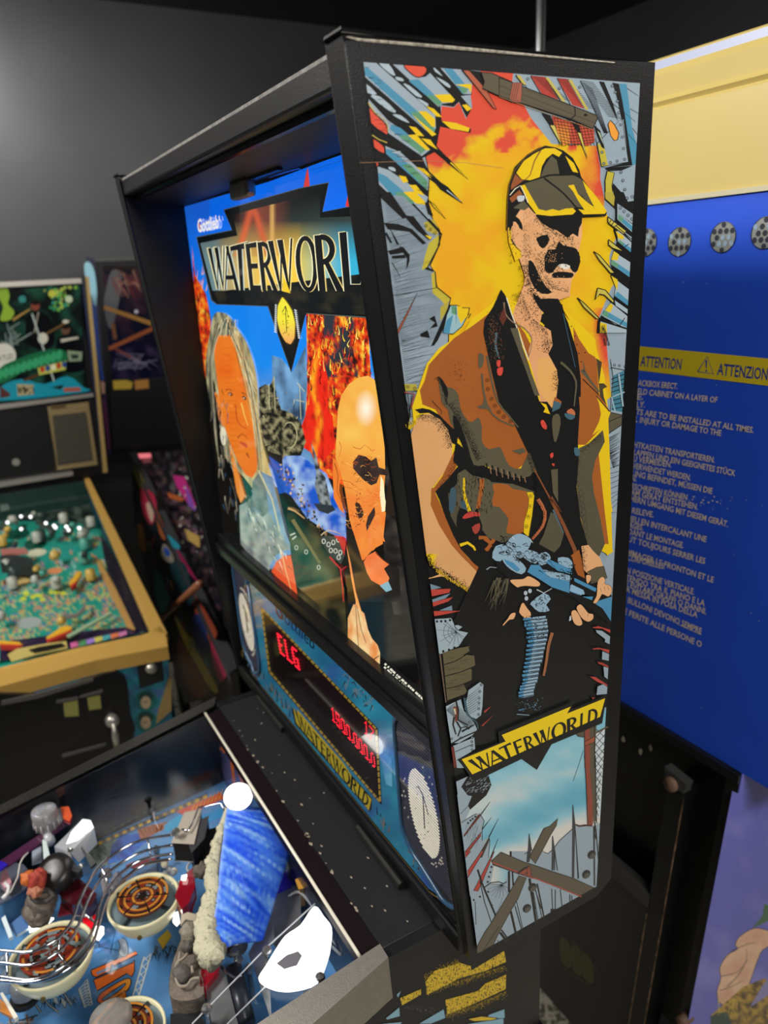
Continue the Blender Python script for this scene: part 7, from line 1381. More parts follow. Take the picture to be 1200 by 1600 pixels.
board('post_worn_edge', [(-.1195, -.09), (-.118, -.09), (-.118, -.815), (-.1195, -.815)], YD_-.0128, YD_-.011, mat('worn_wood', '#7a6248', .7, vary=.9, vscale=60), pst)
board('post_worn_edge', [(-.1505, -.36), (-.149, -.36), (-.149, -.815), (-.1505, -.815)], YD_-.0128, YD_-.011, mat('worn_wood', '#7a6248', .7), pst)
c = at(1047, 1226, 1, YD_-.02); MB().lathe((c.x, YD_-.02, c.z), [(.0, -.004), (.011, -.003), (.012, 0), (.012, .02)], 20, Vector((0, 1, 0)), cap=False).build('wooden_plug', mat('plug_wood', '#6e5443', .6), DM, smooth=True)
for px_, r in (((1065, 1596), .009),): c = at(*px_, 1, YD_-.02); MB().lathe((c.x, YD_-.02, c.z), [(.0, -.004), (r, -.003), (r, .02)], 16, Vector((0, 1, 0)), cap=False).build('wooden_plug', mat('plug_wood', '#6e5443', .6), DM, smooth=True)
board('lower_back_panel', [(-.64, -.345), (-.15, -.345), (-.15, -.815), (-.64, -.815)], YD_-.002, YD_+.008, DB2)
board('panel_ledge', [(-.64, -.318), (-.15, -.318), (-.15, -.345), (-.64, -.345)], YD_-.014, YD_+.008, mat('ledge_grey', '#3a3937', .5))
B3 = Art((0, YD_-.002, 0), (0, -1, 0), lift=.0004, step=3e-6)  # yellow reflection on the back panel, put in as olive colour
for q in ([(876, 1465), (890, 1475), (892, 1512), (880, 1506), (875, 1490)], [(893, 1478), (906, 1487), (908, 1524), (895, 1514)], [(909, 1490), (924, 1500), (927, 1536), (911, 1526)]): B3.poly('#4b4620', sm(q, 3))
B3.line('#4b4620', [(893, 1468), (932, 1515)], 2); B3.line('#4b4620', [(880, 1512), (922, 1542)], 1.6); B3.build('painted_panel_reflection', inkmat('panel_reflection_ink', .5), DM, label='yellow reflection painted as olive ovals on the black back panel')
for q in ((975, 1155), (1002, 1174), (1018, 1168), (1011, 1504)):
    c = at(*q, 1, YD_+.03); MB().blob((c.x, YD_+.028, c.z), (.004, .001, .006), seed=q[0], amp=.5, n=5).build('paint_chip', mat('chip_pale', '#b4aa98', .7), DM)
for x, s_ in ((-.64, -1), (xe-.03, 1)):
    for y in (YD_+.06, YD_+.84): MB().tube([P_(x+.01, -.7, y), P_(x+.01+s_*.01, -OFF+.02, y)], .02, 4).lathe(P_(x+.01+s_*.01, -OFF, y), [(.022, 0), (.02, .02), (0, .02)], 12, cap=False).build('leg', DB, DM)
# purple side board with a clenched hand print
SX = lambda z: xe+ln*z
sd = MB().prism([P_(xe, .004, YD_-.003), P_(xe, -.815, YD_-.003), P_(xe, -.815, YD_+.9), P_(xe, .004, YD_+.9)], (.0015, 0, 0)).build('purple_side', mat('purple_paint', '#6668c0', .3, vary=.08, vscale=6), DM, label='purple side board printed with a raised fist')
nS = Vector((1, 0, -ln)).normalized(); p0 = Vector(P_(xe, 0, YD_))+Vector((.0015, 0, 0))
E_ = Art(p0, nS, lift=.0006, step=3e-6); e = Z(850, 1080, 3.077)
E_.grid(lambda x, y: mix(lin('#6466c0'), lin('#8a88d4'), max(0, turb(x, y, 4, .012))*2), e((905, 480), (1100, 560), (1200, 620), (1200, 1600), (690, 1600)), 8)
E_.grid(lambda x, y: mix(lin('#e0a888'), lin('#f0c8a4'), .5+1.5*turb(x, y, 5, .04)), sm(e((1075, 1150), (1010, 1140), (940, 1180), (920, 1220), (930, 1240), (880, 1270), (845, 1330), (850, 1380), (832, 1440), (840, 1490), (870, 1510), (930, 1500), (960, 1480), (990, 1400), (1040, 1260), (1075, 1230), (1130, 1180), (1130, 1140)), 3), 4)
E_.outline('#3a2418', e((1075, 1150), (1010, 1140), (940, 1180), (920, 1220), (930, 1240), (880, 1270), (845, 1330), (850, 1380), (832, 1440), (840, 1490), (870, 1510), (930, 1500), (960, 1480), (990, 1400), (1040, 1260), (1075, 1230), (1130, 1180)), 1.2, 3)
for q in (((900, 1250), (980, 1215), (1020, 1210)), ((850, 1370), (930, 1350), (980, 1290)), ((845, 1440), (900, 1420), (960, 1390)), ((880, 1420), (930, 1370), (970, 1300), (975, 1240))): E_.line('#3a2418', sm(e(*q), 3, False), 1.3, .6)
E_.poly('#3f6a4a', e((1060, 1020), (1100, 1040), (1090, 1100), (1000, 1140), (1050, 1080)))
E_.grid(lambda x, y: mix(lin('#4a3418'), lin('#c09a34'), .5+2.5*turb(x, y, 8, .12)), e((800, 1560), (880, 1490), (960, 1420), (1060, 1380), (1200, 1500), (1200, 1640), (800, 1640)), 3)
E_.poly('#8f8ac0', e((1200, 1300), (1060, 1400), (990, 1520), (1080, 1460), (1200, 1400))); E_.poly('#1a4038', e((800, 1560), (880, 1540), (920, 1640), (800, 1640)))
for k in range(10): E_.line('#d8b83a', e((880+random.uniform(-50, 60), 1480), (860+random.uniform(-60, 80), 1560)), 1.1, .3)
E_.build('side_print', inkmat('purple_ink', .35), DM)
# ================================================================ gold trimmed machine across the aisle (faces the camera)
GM = thing('pinball_machine', 'gold-trimmed pinball machine with green music art on its head', 'pinball machine', (-1.75, -.3, -OFF))
XB = -2.2
GOLD = mat('gold_trim', '#9c8450', .35, .25); GOLDL = mat('gold_bright', '#b8924a', .32, .2); SIL = mat('silver_trim', '#a9a49a', .35, .7)
def Bp(x, y, v=XB): return at(x, y, 0, v)
yr, yl = .045, -.62
MB().box((XB-.22, yl, .07), (XB, yr, .715)).build('head_box', BLK2, GM, bevel=.004)
MB().box((XB-.002, yl, .706), (XB+.012, yr+.012, .724)).build('head_top_trim', SIL, GM, bevel=.002)
MB().prism([Bp(133, 432), Bp(138, 432), Bp(167, 737), Bp(161, 738)], (.012, 0, 0)).build('head_side_trim', GOLD, GM)
MB().prism([(XB-.2, yr+.001, .72), (XB+.004, yr+.014, .72), (XB+.004, yr-.02, .09), (XB-.2, yr-.02, .09)], (0, .003, 0)).build('head_side', mat('head_side_navy', '#1a2348', .4), GM)
MB().prism([(XB, yl, .345), Bp(145, 614), Bp(145.5, 619), (XB, yl, .33)], (.012, 0, 0)).build('glass_trim', SIL, GM)
H = Art((XB, 0, 0), (1, 0, 0), lift=.0015, step=1e-5); z1 = Z(0, 380, 4)
def bg1(x, y): return mix(lin('#0c1412'), lin('#245c48'), max(0, turb(x, y, 3, .03)+.05)*2)
gl_, gb_ = topx((XB, yl+.015, .695)), topx((XB, yl+.015, .345))
H.poly('#0c1012', [gl_]+z1((510, 250), (545, 940))+[gb_])
H.grid(bg1, [gl_]+z1((500, 262), (530, 930))+[gb_], 6)
for k in range(26):                                                  # the part of the picture left of the frame
    p_ = lerp2(lerp2(gl_, z1((0, 260))[0], random.random()), lerp2(gb_, z1((0, 960))[0], random.random()), random.uniform(.1, .9)); H.disc(random.choice(('#2f8a5a', '#8fb23a', '#1f93a8', '#c8c08a', '#3a6a8a')), p_, random.uniform(4, 12), random.uniform(5, 18), n=9)
H.poly('#8fb23a', z1((0, 260), (40, 270), (60, 330), (50, 380), (90, 430), (60, 480), (0, 480), (20, 400), (-10, 330)), 3)
for k in range(60): H.disc(random.choice(('#2f8a5a', '#7ab84a', '#b8c45a', '#3a9a86')), (max(60, min(120, random.gauss(92, 10))), max(449, min(495, random.gauss(466, 10)))), random.uniform(1, 3.4), n=7)
H.disc('#c8d6b0', z1((430, 350))[0], 6, n=9); H.disc('#c8c84a', z1((325, 315))[0], 6, n=9); H.disc('#3a8a84', z1((140, 350))[0], 6, n=9)
for x0, y0, c in ((220, 390, '#8a4436'), (410, 540, '#6a4a3c')):     # plain figures with guitars
    H.poly('#0a0c10', z1((x0-50, y0+60), (x0, y0+40), (x0+80, y0+60), (x0+120, y0+180), (x0+100, y0+260), (x0-20, y0+260), (x0-60, y0+180)), 3); H.disc(c, z1((x0, y0))[0], 7, 8, n=12); H.disc('#17120f', z1((x0, y0-18))[0], 7, 4, n=10)
H.line('#c8c0a8', z1((240, 430), (215, 560)), 1.2); H.line('#7a5a34', z1((250, 590), (440, 480)), 2.4); H.disc('#cfcab8', z1((268, 595))[0], 8, 9, n=12); H.disc('#cfcab8', z1((410, 490))[0], 5, 3); H.line('#c9c2b0', z1((380, 610), (490, 590)), 5, 3)
H.line('#b9c4bc', z1((200, 440), (340, 870)), 2.4); H.line('#8a9a90', z1((100, 620), (200, 560)), 2); H.line('#b08a4a', z1((80, 480), (190, 410)), 4, 2)
for k in range(12): H.line('#7f8f8a', z1((random.uniform(0, 100), random.uniform(480, 640)), (random.uniform(0, 140), random.uniform(480, 660))), 1.6)
H.disc('#d5d3c4', z1((20, 705))[0], 20, 20, n=24); text(H, 'BEATLES', z1((-50, 745))[0], z1((82, 720))[0], (0, -8), '#22221f')
# green banner with a row of round letter-like lumps
H.poly('#1f6a44', z1((0, 780), (120, 720), (280, 670), (400, 670), (415, 740), (280, 760), (150, 800), (0, 880)), 3)
for k in range(11): x, y = k*37, 820-k*12; H.disc('#3aa06a', z1((x, y))[0], 5, 9, rot=10, n=9)
H.poly('#c4c65a', z1((235, 780), (415, 735), (410, 790), (245, 825))); 
for k in range(5): H.disc(('#b8402c', '#2c4a8a', '#e4e0c0')[k % 3], z1((265+k*34, 790-k*8))[0], 4, 5, n=8)
H.poly('#1f93a8', z1((0, 900), (130, 850), (280, 880), (420, 830), (520, 900), (530, 930), (0, 985)), 3)
for q, c in (([(0, 890), (65, 940), (60, 960), (0, 970)], '#5a3434'), ([(105, 880), (210, 885), (210, 945), (110, 955)], '#b0a47a'), ([(395, 905), (500, 900), (505, 925), (400, 930)], '#b05a4a'), ([(420, 670), (515, 680), (510, 735), (430, 740)], '#8a9a7c'), ([(440, 695), (490, 695), (490, 720), (450, 725)], '#2a3a34')): H.poly(c, z1(*q))
for k in range(26): H.line('#2a2014', z1((110+k*4, 890+random.uniform(0, 50)), (114+k*4, 895+random.uniform(0, 50))), 1.6)
H.line('#5a3a22', z1((150, 860), (240, 820)), 4); H.poly('#1c1712', z1((315, 900), (400, 885), (380, 915)))
H.build('head_picture', inkmat('music_glass', .15, es=.2, coat=1.0, basef=.5), GM, label='green and teal music art with plain guitar players and a white drum')
# speaker panel
MB().prism([(XB, yl, .32), Bp(146, 624), Bp(160, 728), (XB, yl, .12)], (.004, 0, 0)).build('speaker_panel', mat('panel_smoke', '#1b1c1c', .18), GM)
g1 = MB().prism([Bp(75, 636), Bp(136, 629), Bp(150, 724), Bp(88, 733)], (.010, 0, 0)).build('speaker_cover', mat('cover_tan', '#7d6c4a', .4, .2), GM, bevel=.003)
MB().prism([Bp(81, 649), Bp(133, 643), Bp(144, 718), Bp(90, 726)], (.012, 0, 0)).build('speaker_mesh', mat('mesh_dark', '#2b2922', .6), g1)
lw = MB()
for k in range(22):
    t = k/22; a, b = lerp2((81, 650), (90, 726), t), lerp2((133, 644), (144, 718), t); lw.tube([Bp(*a, XB+.0125), Bp(*b, XB+.0125)], .0012, 4)
lw.build('mesh_wire', mat('mesh_wire', '#4a4636', .5), g1)
MB().prism([Bp(78, 633), Bp(100, 631), Bp(101, 635), Bp(79, 638)], (.0135, 0, 0)).build('name_plate', mat('plate_dark_gold', '#4a3c20', .4), g1)
MB().lathe(Bp(25, 722, XB+.005), [(.012, 0), (.012, .003), (0, .003)], 14, Vector((1, 0, 0))).build('round_lock', SIL, GM)
# cabinet, rails, board
def Zp(x, y, P0, N): return hit(x, y, P0, N)
xf = -1.262; zf = -.17; xb, zb = -2.2, .062
sl = (zb-zf)/(xb-xf); rN = Vector((-sl, 0, 1)).normalized(); rP = Vector((xf, 0, zf))
def rp_(x, y, h=0): return hit(x, y, rP+rN*h, rN)
ro = [rp_(x, y) for x, y in ((128, 741), (137, 741), (262, 990), (238, 994))]
fr_ = [rp_(x, y) for x, y in ((-60, 1040), (-60, 1075), (262, 1010), (240, 985))]
rt_ = MB(); rt_.add(ro+[v+Vector((0, 0, -.02)) for v in ro], [(0, 1, 2, 3), (4, 7, 6, 5), (0, 3, 7, 4), (1, 5, 6, 2)]); rt_.build('side_rail', GOLDL, GM, bevel=.002, label='bright gold side rail')
lb = [Vector((rp_(120, 1013).x-.02, yl-.01, rp_(120, 1013).z-.005))]+[rp_(x, y) for x, y in ( (120, 1013), (220, 993), (238, 986), (250, 978), (258, 990), (262, 1010), (150, 1032))]+[Vector((rp_(150, 1032).x, yl-.01, rp_(150, 1032).z))]
MB().prism(lb, (0, 0, -.035)).build('lockbar', GOLDL, GM, bevel=.006, segs=3, label='wide gold lockbar')
yR = rp_(262, 1010).y; 
MB().box((-2.2, yR-.012, -.45), (xf-.02, yR-.002, -.20)).add([(-2.2, yR-.012, -.20), (xf-.02, yR-.012, -.20), (xf-.02, yR-.012, zf-.035), (-2.2, yR-.012, zb-.03)], [(0, 1, 2, 3)]).build('cabinet_side', mat('cab_teal_side', '#1d4a58', .4), GM)
MB().box((-2.3, yl, -.48), (xf-.03, yR-.012, -.25)).box((-2.32, yl, -.25), (-2.2, yR-.02, .07)).build('cabinet_body', BLK2, GM)
ft = MB().prism([(xf-.02, yl, zf-.03), (xf-.02, yR-.004, zf-.03), (xf-.02, yR-.004, -.5), (xf-.02, yl, -.5)], (-.015, 0, 0)).build('cabinet_front', mat('front_teal', '#1f5c72', .4), GM)
Fp = Art((xf-.02, 0, 0), (1, 0, 0), lift=.001, step=1e-5); z3 = Z(0, 960, 3)
Fp.grid(lambda x, y: mix(lin('#1f5a70'), lin('#4a5a90') if (int(x/16)+int(y/9)) % 3 == 0 else lin('#2a8a94'), .5+1.2*turb(x, y, 5, .05)), [topx((xf-.02, yl, zf-.035)), topx((xf-.02, yl, zf-.036))]+z3((0, 340), (250, 290), (640, 205), (790, 175), (790, 280), (740, 500), (640, 580), (0, 880))+[topx((xf-.02, yl, -.49))], 6)
for c in ((685, 405), (685, 500)): Fp.disc('#16605c', z3(c)[0], 17, 17, n=18); Fp.disc('#0f3a34', z3((c[0], c[1]-18))[0], 12, 9, n=14); Fp.disc('#b09a78', z3((c[0]-2, c[1]+8))[0], 8, 10, n=14); Fp.line('#3a2a20', z3((c[0]-12, c[1]+6), (c[0]+8, c[1]+4)), 1.4)
Fp.build('front_print', inkmat('front_ink', .4), GM, label='teal tiled print with two plain round faces')
F_ = lambda x, y, v=xf-.018: at(x, y, 0, v)
cd = MB().prism([F_(*p) for p in sm([(-60, 1098), (60, 1082), (160, 1050), (185, 1048), (197, 1062), (202, 1110), (206, 1155), (120, 1200), (10, 1248), (-60, 1265)], 2)], (.012, 0, 0)).build('coin_door', mat('door_black', '#0f0f10', .35), GM, bevel=.004)
for q in ([(2, 1095), (60, 1082), (145, 1058), (146, 1063), (60, 1090), (2, 1101)], [(88, 1094), (122, 1088), (122, 1092), (88, 1098)], [(125, 1087), (160, 1077), (160, 1081), (125, 1090)], [(97, 1178), (165, 1160), (165, 1164), (97, 1183)]): MB().prism([F_(x, y, xf-.004) for x, y in q], (.004, 0, 0)).build('door_bar', mat('bar_grey', '#4c4a46', .35), cd)
for q in ([(99, 1098), (121, 1094), (123, 1118), (101, 1119)], [(136, 1090), (156, 1086), (158, 1106), (139, 1109)]): MB().prism([F_(x, y, xf-.004) for x, y in q], (.003, 0, 0)).build('coin_button', mat('coin_lit', '#6a6638', .3, emit='#6a6a30', es=.25), cd)
c = F_(175, 1125, xf); lk = MB().lathe((xf-.005, c.y, c.z), [(.016, 0), (.017, .014), (.011, .022), (0, .022)], 18, Vector((1, 0, 0)), cap=False).build('door_lock', SIL, cd, smooth=True)
c2 = F_(181, 1165, xf); MB().tube([(xf+.018, c.y, c.z), (xf+.02, (c.y+c2.y)/2, (c.z+c2.z)/2), (xf+.014, c2.y, c2.z)], [.004, .009, .007], 8).build('hanging_key', SIL, lk, smooth=True)
pk = MB().prism([F_(*p) for p in ((213, 1032), (252, 1024), (256, 1062), (218, 1074))], (.006, 0, 0)).build('button_plate', mat('plate_black', '#1a1a1b', .4), GM)
c = F_(237, 1046, xf); MB().lathe((xf-.01, c.y, c.z), [(.014, 0), (.013, .01), (.006, .014), (0, .014)], 16, Vector((1, 0, 0)), cap=False).build('launch_button', SIL, pk, smooth=True)
MB().prism([F_(*p) for p in ((264, 1058), (268, 1060), (268, 1110), (244, 1132), (246, 1115))], (-.03, 0, 0)).build('leg', GOLD, GM)
lf = F_(258, 1100)
for x in (xf-.05, -2.25):
    for y in (yR-.02, yl+.03): MB().box((x-.02, y-.02, -OFF+.02), (x+.02, y+.02, -.3)).lathe((x, y, -OFF), [(.02, 0), (.02, .02), (0, .02)], 12, cap=False).build('leg', GOLD, GM)
# playing board and apron
bP = rP+Vector((0, 0, -.085)); 
def bp_(x, y, h=0): return hit(x, y, bP+rN*h, rN)
MB().prism([(xf-.03, yl+.02, zf-.09), (-2.19, yl+.02, zb-.09), (-2.19, yR-.014, zb-.09), (xf-.03, yR-.014, zf-.09)], (0, 0, -.012)).build('playing_board', mat('green_board', '#1c8a78', .3), GM)
MB().box((-2.2, yl+.02, -.1), (-2.192, yR-.014, .06)).build('rear_wall_board', mat('rear_teal', '#1a3530', .3), GM)
J = Art(bP, rN, lift=.001, step=1e-5); z2 = Z(0, 700, 3.333)
pal = [lin(c) for c in ('#1f8a78', '#2a9a88', '#c8c46a', '#d88a4a', '#4a6aa0', '#c07a8a', '#3a4a3a', '#b8c0b0')]
def field(x, y):
    k = noise.noise(Vector((x*.07, y*.11, 3)))+.3*noise.noise(Vector((x*.25, y*.35, 5))); c = mix(pal[0], pal[1], .5+k)
    if y > 905-(x*.05): c = mix(pal[int(abs(k*11)) % 8], pal[0], .25)
    elif y < 830: c = mix(lin('#0e1614'), lin('#5a6a60'), max(0, k+.2)) if y < 815 or k > 0 else c
    elif k > .25: c = pal[(int(abs(k*31))) % 8]
    return c
worldgrid('board_print', (xf-.04, yl+.022, zf-.0885), (-2.185-xf, 0, zb-zf), (0, -.4-yl, 0), 90, 24, lambda u, v: mix(field(int(u*60)*7, 920-u*160+v*30), lin('#1c8a78'), .4), inkmat('music_board_ink', .2, coat=.8), GM)
MB().prism([(xf-.03, yl, zf), (-2.19, yl, zb), (-2.19, yl+.018, zb), (xf-.03, yl+.018, zf)], (0, 0, -.03)).build('side_rail', GOLDL, GM, bevel=.002)
J.grid(field, z2((-240, 180), (430, 190), (560, 560), (780, 960), (400, 1000), (0, 1110), (-240, 1160)), 3)
for c, rx, ry, col in (((100, 690), 26, 9, '#6a4a2a'), ((100, 692), 18, 6, '#c8b070'), ((285, 640), 12, 5, '#d88a5a'), ((215, 665), 10, 4, '#d8905a'), ((150, 910), 20, 9, '#9aa4a0'), ((90, 450), 20, 8, '#0c4a3a'), ((185, 500), 18, 9, '#0c4a3a'), ((190, 545), 16, 6, '#c8c8a8'), ((0, 500), 12, 7, '#0c4a3a')): J.disc(col, z2(c)[0], rx, ry, rot=-8, n=16)
for k in range(10): J.disc('#c4cf3a', z2((random.uniform(20, 340), 770-20*math.sin(k)))[0], 5, 3, n=7)
J.poly('#2b1a3a', z2((0, 1010), (370, 960), (680, 930), (780, 950), (640, 985), (350, 1040), (0, 1110)))
for k in range(7): J.poly(('#d86aa0', '#5a9a6a', '#9a7ac8', '#c8c05a', '#4aa0a8', '#d8784a', '#c87aa8')[k], z2((365+k*42, 1015-k*9), (405+k*42, 1005-k*9), (410+k*42, 1030-k*10), (370+k*42, 1045-k*10)))
J.build('board_print', inkmat('music_board_ink', .2, coat=.8), GM, label='teal sea print crowded with small coloured shapes')
def bsheet(name, q, h, m, th=.004): return MB().prism([bp_(x, y, h) for x, y in z2(*q)], (0, 0, -th)).build(name, m, GM)
bsheet('apron_card', [(40, 1075), (90, 1045), (230, 1020), (345, 1005), (352, 1040), (200, 1070), (60, 1110)], .03, mat('card_cream', '#b9a860', .4)); bsheet('apron_card', [(150, 1050), (200, 1035), (320, 1015), (340, 1028), (250, 1050), (180, 1062)], .034, mat('card_black', '#1a1712', .4))
FLP = mat('flipper_yellow', '#d8a42a', .3); FLR = mat('flipper_red', '#b8352a', .3)
for q, m_ in (([(240, 985), (330, 925), (375, 930), (370, 945), (250, 1000)], FLP), ([(240, 998), (370, 945), (372, 955), (250, 1010)], FLR), ([(-10, 1000), (100, 1010), (118, 1025), (0, 1020)], FLP), ([(0, 1020), (118, 1025), (100, 1035), (0, 1030)], FLR), ([(360, 700), (405, 640), (425, 645), (400, 690), (365, 715)], FLP), ([(365, 715), (400, 690), (395, 710), (370, 730)], FLR)): bsheet('flipper', q, .03, m_, .012)
bsheet('lane_rail', [(345, 975), (575, 850), (580, 862), (360, 985)], .03, mat('rail_green', '#8fa884', .4)); bsheet('lane_rail', [(330, 870), (400, 860), (430, 830), (440, 790), (445, 840), (400, 880), (340, 885)], .03, SIL); bsheet('shooter_lane', [(495, 560), (540, 620), (715, 930), (700, 945), (660, 930), (520, 650)], .01, mat('lane_wood', '#b48a4e', .4)); bsheet('dark_target_bank', [(0, 560), (60, 550), (170, 575), (175, 620), (0, 600)], .05, mat('bank_dark', '#2c3230', .35), .03)
bsheet('pink_ramp', [(0, 525), (130, 520), (150, 545), (10, 560)], .05, mat('ramp_pink', '#a86a60', .35)); bsheet('side_lining', [(520, 440), (570, 520), (790, 930), (770, 965), (700, 930), (560, 640), (540, 560)], .04, mat('lining_dark', '#1c1a26', .25))
for k in range(34):
    x, y = random.uniform(0, 470), random.choice((random.uniform(340, 460), random.uniform(400, 900))); c = bp_(*z2((x, y))[0], .04)
    if k % 3: MB().blob(c, random.uniform(.008, .018), seed=k, amp=.4, n=5).build('board_post', mat(f'bpost_{k%5}', ('#a8aca0', '#c0a04a', '#2a3a34', '#8a4a3a', '#4a9a88')[k % 5], .35), GM, smooth=True)
    else: MB().lathe(c, [(.014, -.03), (.014, 0), (0, .004)], 12, cap=False).build('board_post', mat(f'bpost_{k%5}', '#a8aca0', .35), GM, smooth=True)
for k in range(10): c = bp_(random.uniform(6, 130), random.uniform(800, 835), .07); MB().blob(c, .005, seed=k, n=4).build('board_lamp', mat('tiny_lamp', '#ffffff', .3, emit='#ffffff', es=2), GM)
MB().prism([bp_(x, y, .05) for x, y in z2((0, 255), (330, 205), (420, 190), (330, 225), (0, 300))], (0, 0, -.02)).build('rear_plastic', mat('rear_plastic', '#6a7a72', .3), GM); 
MB().add([rp_(-60, 757, -.004), rp_(128, 741, -.004), rp_(240, 994, -.004), rp_(-60, 1042, -.004)], [(0, 1, 2, 3)]).build('playfield_glass', clear('far_glass', refl=.0, rough=.03, tint=.95), GM)
MB().prism([(XB, yl, .105), Bp(112, 735), Bp(112, 740), (XB, yl, .09)], (.03, 0, 0)).build('rear_channel', SIL, GM)

# ================================================================ dark machine between the two
CM = thing('pinball_machine', 'dark pinball machine with crossed orange beams on its head, between two others', 'pinball machine', (-1.9, .35, -OFF))
XC = -2.5
def Cp(x, y, v=XC): return at(x, y, 0, v)
yc0 = Cp(147, 405).y; yc1 = yc0+.70; zc1 = Cp(147, 405).z; zc0 = Cp(173, 708).z; yc0b = Cp(173, 708).y
MB().prism([Cp(147, 405), Cp(173, 708), (XC, yc1, zc0), (XC, yc1, zc1)], (-.2, 0, 0)).build('head_box', BLK2, CM)
MB().prism([Cp(135, 400), Cp(147, 405), Cp(173, 708), Cp(168, 712)], (.01, 0, 0)).build('head_side', mat('dark_side', '#14183a', .4), CM)
MB().box((XC, yc0, zc1-.01), (XC+.012, yc1, zc1+.004)).build('head_top_trim', mat('grey_trim', '#4a4a48', .4, .5), CM)
M_ = Art((XC+.0101, 0, 0), (1, 0, 0), lift=.001, step=1e-5)
M_.poly('#8fc4d4', z1((528, 130), (560, 120), (590, 180), (605, 300), (598, 400), (570, 330), (535, 220)), 3); M_.poly('#22489a', z1((570, 350), (600, 400), (625, 700), (650, 860), (630, 850), (590, 600))); M_.poly('#5a2048', z1((640, 950), (665, 1000), (690, 1290), (675, 1290), (640, 1050))); M_.poly('#c89a7a', z1((625, 860), (655, 870), (655, 940), (635, 940)))
M_.build('head_side_print', inkmat('dark_side_ink', .3, coat=.6), CM)
M2 = Art((XC, 0, 0), (1, 0, 0), lift=.001, step=1e-5)
M2.grid(lambda x, y: mix(lin('#141416'), lin('#5c3634'), max(0, turb(x, y, 33, .03)+.1)*1.8) if y < 535 else mix(lin('#120e16'), lin('#4a3a56'), max(0, turb(x, y, 34, .05))*1.6), z1((640, 140), (1200, 150), (1200, 840), (700, 850)), 5)
M2.poly('#6a6a68', z1((660, 300), (700, 170), (760, 200), (740, 380), (690, 540), (650, 400)), 3)
M2.line('#b8863a', z1((650, 400), (940, 500), (1100, 560)), 6, 7); M2.line('#b0602c', z1((680, 660), (940, 540), (1100, 480)), 6, 7); M2.line('#8a4a3a', z1((720, 660), (870, 740)), 4); M2.line('#8a5a2a', z1((705, 500), (720, 600)), 6)
for k in range(30): M2.line(random.choice(('#8a5a48', '#b88a70', '#7a2c2a')), z1((700+k*5, 160+random.uniform(0, 120)), (740+k*5, 220+random.uniform(0, 140))), 1.6, .6)
for k in range(24): M2.line('#8a8698', z1((700+random.uniform(0, 300), 690+random.uniform(0, 110)), (700+random.uniform(0, 300), 690+random.uniform(0, 110))), 1.2, .4)
M2.disc('#d8d8e0', z1((852, 428))[0], 3)
M2.build('head_picture', inkmat('dark_glass', .15, es=.22, coat=1.0, basef=.4), CM, label='dark picture with crossed orange beams')
MB().prism([Cp(171, 594), Cp(290, 588), Cp(300, 690), Cp(176, 703)], (.006, 0, 0)).build('speaker_panel', mat('dark_panel', '#151516', .35), CM)
for q, c in (([(705, 860), (790, 855), (830, 870), (820, 910), (710, 915)], '#b89a30'), ([(840, 860), (925, 850), (930, 905), (845, 915)], '#b07a34')): MB().prism([Cp(x, y, XC+.007) for x, y in z1(*q)], (.003, 0, 0)).build('panel_sticker', mat('sticker_'+c, c, .4, emit=c, es=.15), CM)
# cabinet with painted side
_a, _b = Cp(204, 708, -2.45), Cp(360, 1052, -1.25); _d = (_b-_a).normalized(); _h = _d.cross(Vector((0, 0, 1))).normalized()
cN = _h.cross(_d).normalized(); cP = _a
def cr_(x, y, h=0): return hit(x, y, cP+cN*h, cN)
cr = MB(); cr.add([cr_(204, 708), cr_(214, 708), cr_(374, 1042), cr_(360, 1052)]+[cr_(204, 708)+Vector((0, 0, -.03)), cr_(360, 1052)+Vector((0, 0, -.03))], [(0, 1, 2, 3), (0, 3, 5, 4)]); cr.build('side_rail', mat('rail_slate', '#56565a', .3, .7), CM, solid=.004, label='slate grey side rail')
a, b = cr_(204, 709), cr_(360, 1052)
nC = (b-a).cross(Vector((0, 0, 1))).normalized(); 
sbd = MB().prism([a, b, Vector((b.x, b.y, -.62)), Vector((a.x, a.y, -.62))], nC*-.02 if nC.y < 0 else nC*.02).build('cabinet_side', BLK2, CM)
SN = nC if nC.y < 0 else -nC
N3 = Art(a, SN, lift=.0015, step=1e-5)
N3.grid(lambda x, y: mix(lin('#0b0b0e'), lin('#16343c'), max(0, turb(x, y, 41, .02))*2), z2((680, 30), (1180, 1170), (1120, 1300), (960, 1330), (800, 800), (700, 400)), 6)
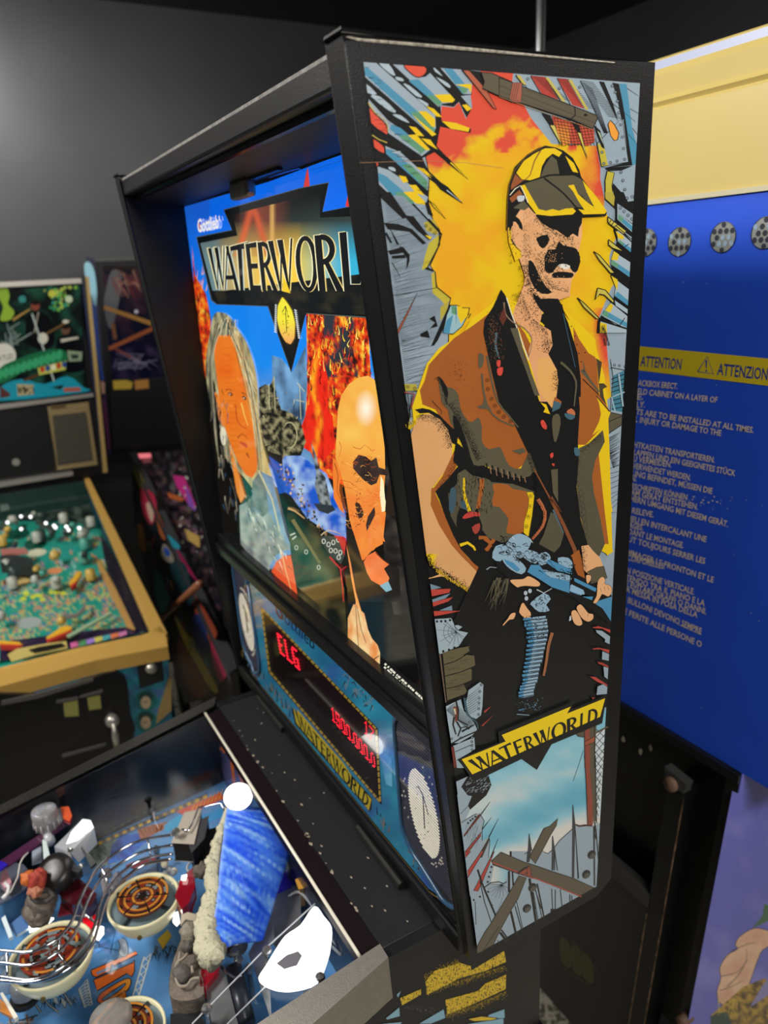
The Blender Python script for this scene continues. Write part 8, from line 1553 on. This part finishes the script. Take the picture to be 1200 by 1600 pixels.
for q, c in (([(690, 60), (750, 180), (735, 210), (700, 130)], '#a89a2e'), ([(735, 210), (800, 240), (815, 320), (790, 400), (750, 350), (735, 280)], '#b82c4a'), ([(760, 290), (800, 300), (790, 390)], '#d8b8a0'), ([(805, 310), (850, 400), (860, 480), (830, 440)], '#a85a2a'), ([(870, 450), (930, 500), (930, 530), (880, 500)], '#2a90a8'), ([(920, 520), (1010, 660), (1030, 700), (960, 620)], '#8a1c48'), ([(860, 500), (900, 560), (900, 600), (850, 580), (840, 530)], '#8a8478'), ([(855, 515), (885, 540), (880, 565), (858, 550)], '#1c4aa0'), ([(890, 600), (960, 600), (990, 700), (990, 820), (900, 700)], '#12353a'), ([(1010, 760), (1100, 900), (1130, 970), (1090, 1000), (1020, 880)], '#8a3a26'), ([(1000, 880), (1060, 880), (1080, 1000), (1060, 1100), (1020, 1020)], '#182a5a'), ([(1100, 990), (1180, 1150), (1150, 1220), (1110, 1120)], '#a8204a'), ([(910, 880), (960, 950), (1130, 1240), (1100, 1260), (980, 1060)], '#a8982e'), ([(940, 1000), (1090, 1260), (1000, 1290), (930, 1100)], '#6a3c22'), ([(720, 400), (750, 430), (760, 540), (720, 500)], '#7a5226'), ([(800, 650), (850, 680), (880, 800), (830, 860)], '#1c5a58')): N3.poly(c, z2(*q), 3)
for k in range(26): t_ = random.random(); q_ = (745+t_*330+random.uniform(-40, 20), 330+t_*760+random.uniform(0, 50)); N3.line(random.choice(('#c8a04a', '#a83a4a', '#3a8a9a', '#0a0a0c')), z2(q_, (q_[0]+random.uniform(-25, 25), q_[1]+60)), 1.8, .5)
N3.build('side_print', inkmat('dragon_ink', .35), CM, label='dark print with red, teal and yellow flashes')
rb = at(252, 967, 1, .10); re_ = at(312, 912, 1, .10)
MB().tube([(rb.x, .10, rb.z), (re_.x, .10, re_.z)], .011, 8).build('side_bar', mat('bar_brown', '#7a4a30', .4), CM, smooth=True)
cb = MB().prism([(a.x, a.y+.02, a.z-.1), (b.x, b.y+.02, b.z-.1), (b.x, b.y+.56, b.z-.1), (a.x, a.y+.56, a.z-.1)], (0, 0, -.3)).build('cabinet_body', BLK2, CM)
C2 = Art(cP+Vector((0, 0, -.03)), cN, lift=.001, step=1e-5)
C2.grid(lambda x, y: mix(lin('#14121a'), (lin('#5a5058'), lin('#6a4a3a'), lin('#4a5a50'), lin('#6a3a5a'))[int(abs(noise.noise(Vector((x*.1, y*.07, 8))))*14) % 4], max(0, noise.noise(Vector((x*.12, y*.09, 3)))+.3*noise.noise(Vector((x*.4, y*.4, 3)))+.1)*1.5), [(216, 708), (330, 700), (380, 1040), (368, 1030)], 3)
for q, c in (([(900, 140), (960, 150), (1020, 300), (1000, 320), (920, 200)], '#b82c7a'), ([(870, 230), (960, 260), (950, 280), (880, 260)], '#a8542a'), ([(960, 180), (1000, 260), (1020, 330), (980, 300)], '#7a4aa0'), ([(960, 420), (1040, 460), (1040, 520), (980, 480)], '#a88a4a')): C2.poly(c, z2(*q))
for k in range(30): C2.disc('#c8c8c0', z2((random.uniform(930, 1080), random.uniform(80, 560)))[0], random.uniform(.8, 2), n=6)
C2.build('board_print', inkmat('dark_board_ink', .25, coat=1), CM)
p = z2((720, 35), (785, 33), (788, 50), (725, 55)); MB().prism([hit(x, y, cP+Vector((0, 0, -.02)), cN) for x, y in p], (0, 0, .004)).build('lit_badge', mat('badge_pink', '#e88a90', .3, emit='#e8707a', es=.8), CM)
for x, y in ((a.x+.05, a.y+.05), (a.x+.05, a.y+.55), (b.x-.06, b.y+.06), (b.x-.06, b.y+.55)): MB().box((x-.02, y-.02, -OFF+.02), (x+.02, y+.02, -.45)).lathe((x, y, -OFF), [(.02, 0), (.02, .02), (0, .02)], 12, cap=False).build('leg', mat('leg_dark', '#2a2a2c', .4, .5), CM)
for o in list(bpy.data.objects):
    if o.type == 'MESH' and not o.data.polygons: bpy.data.objects.remove(o)
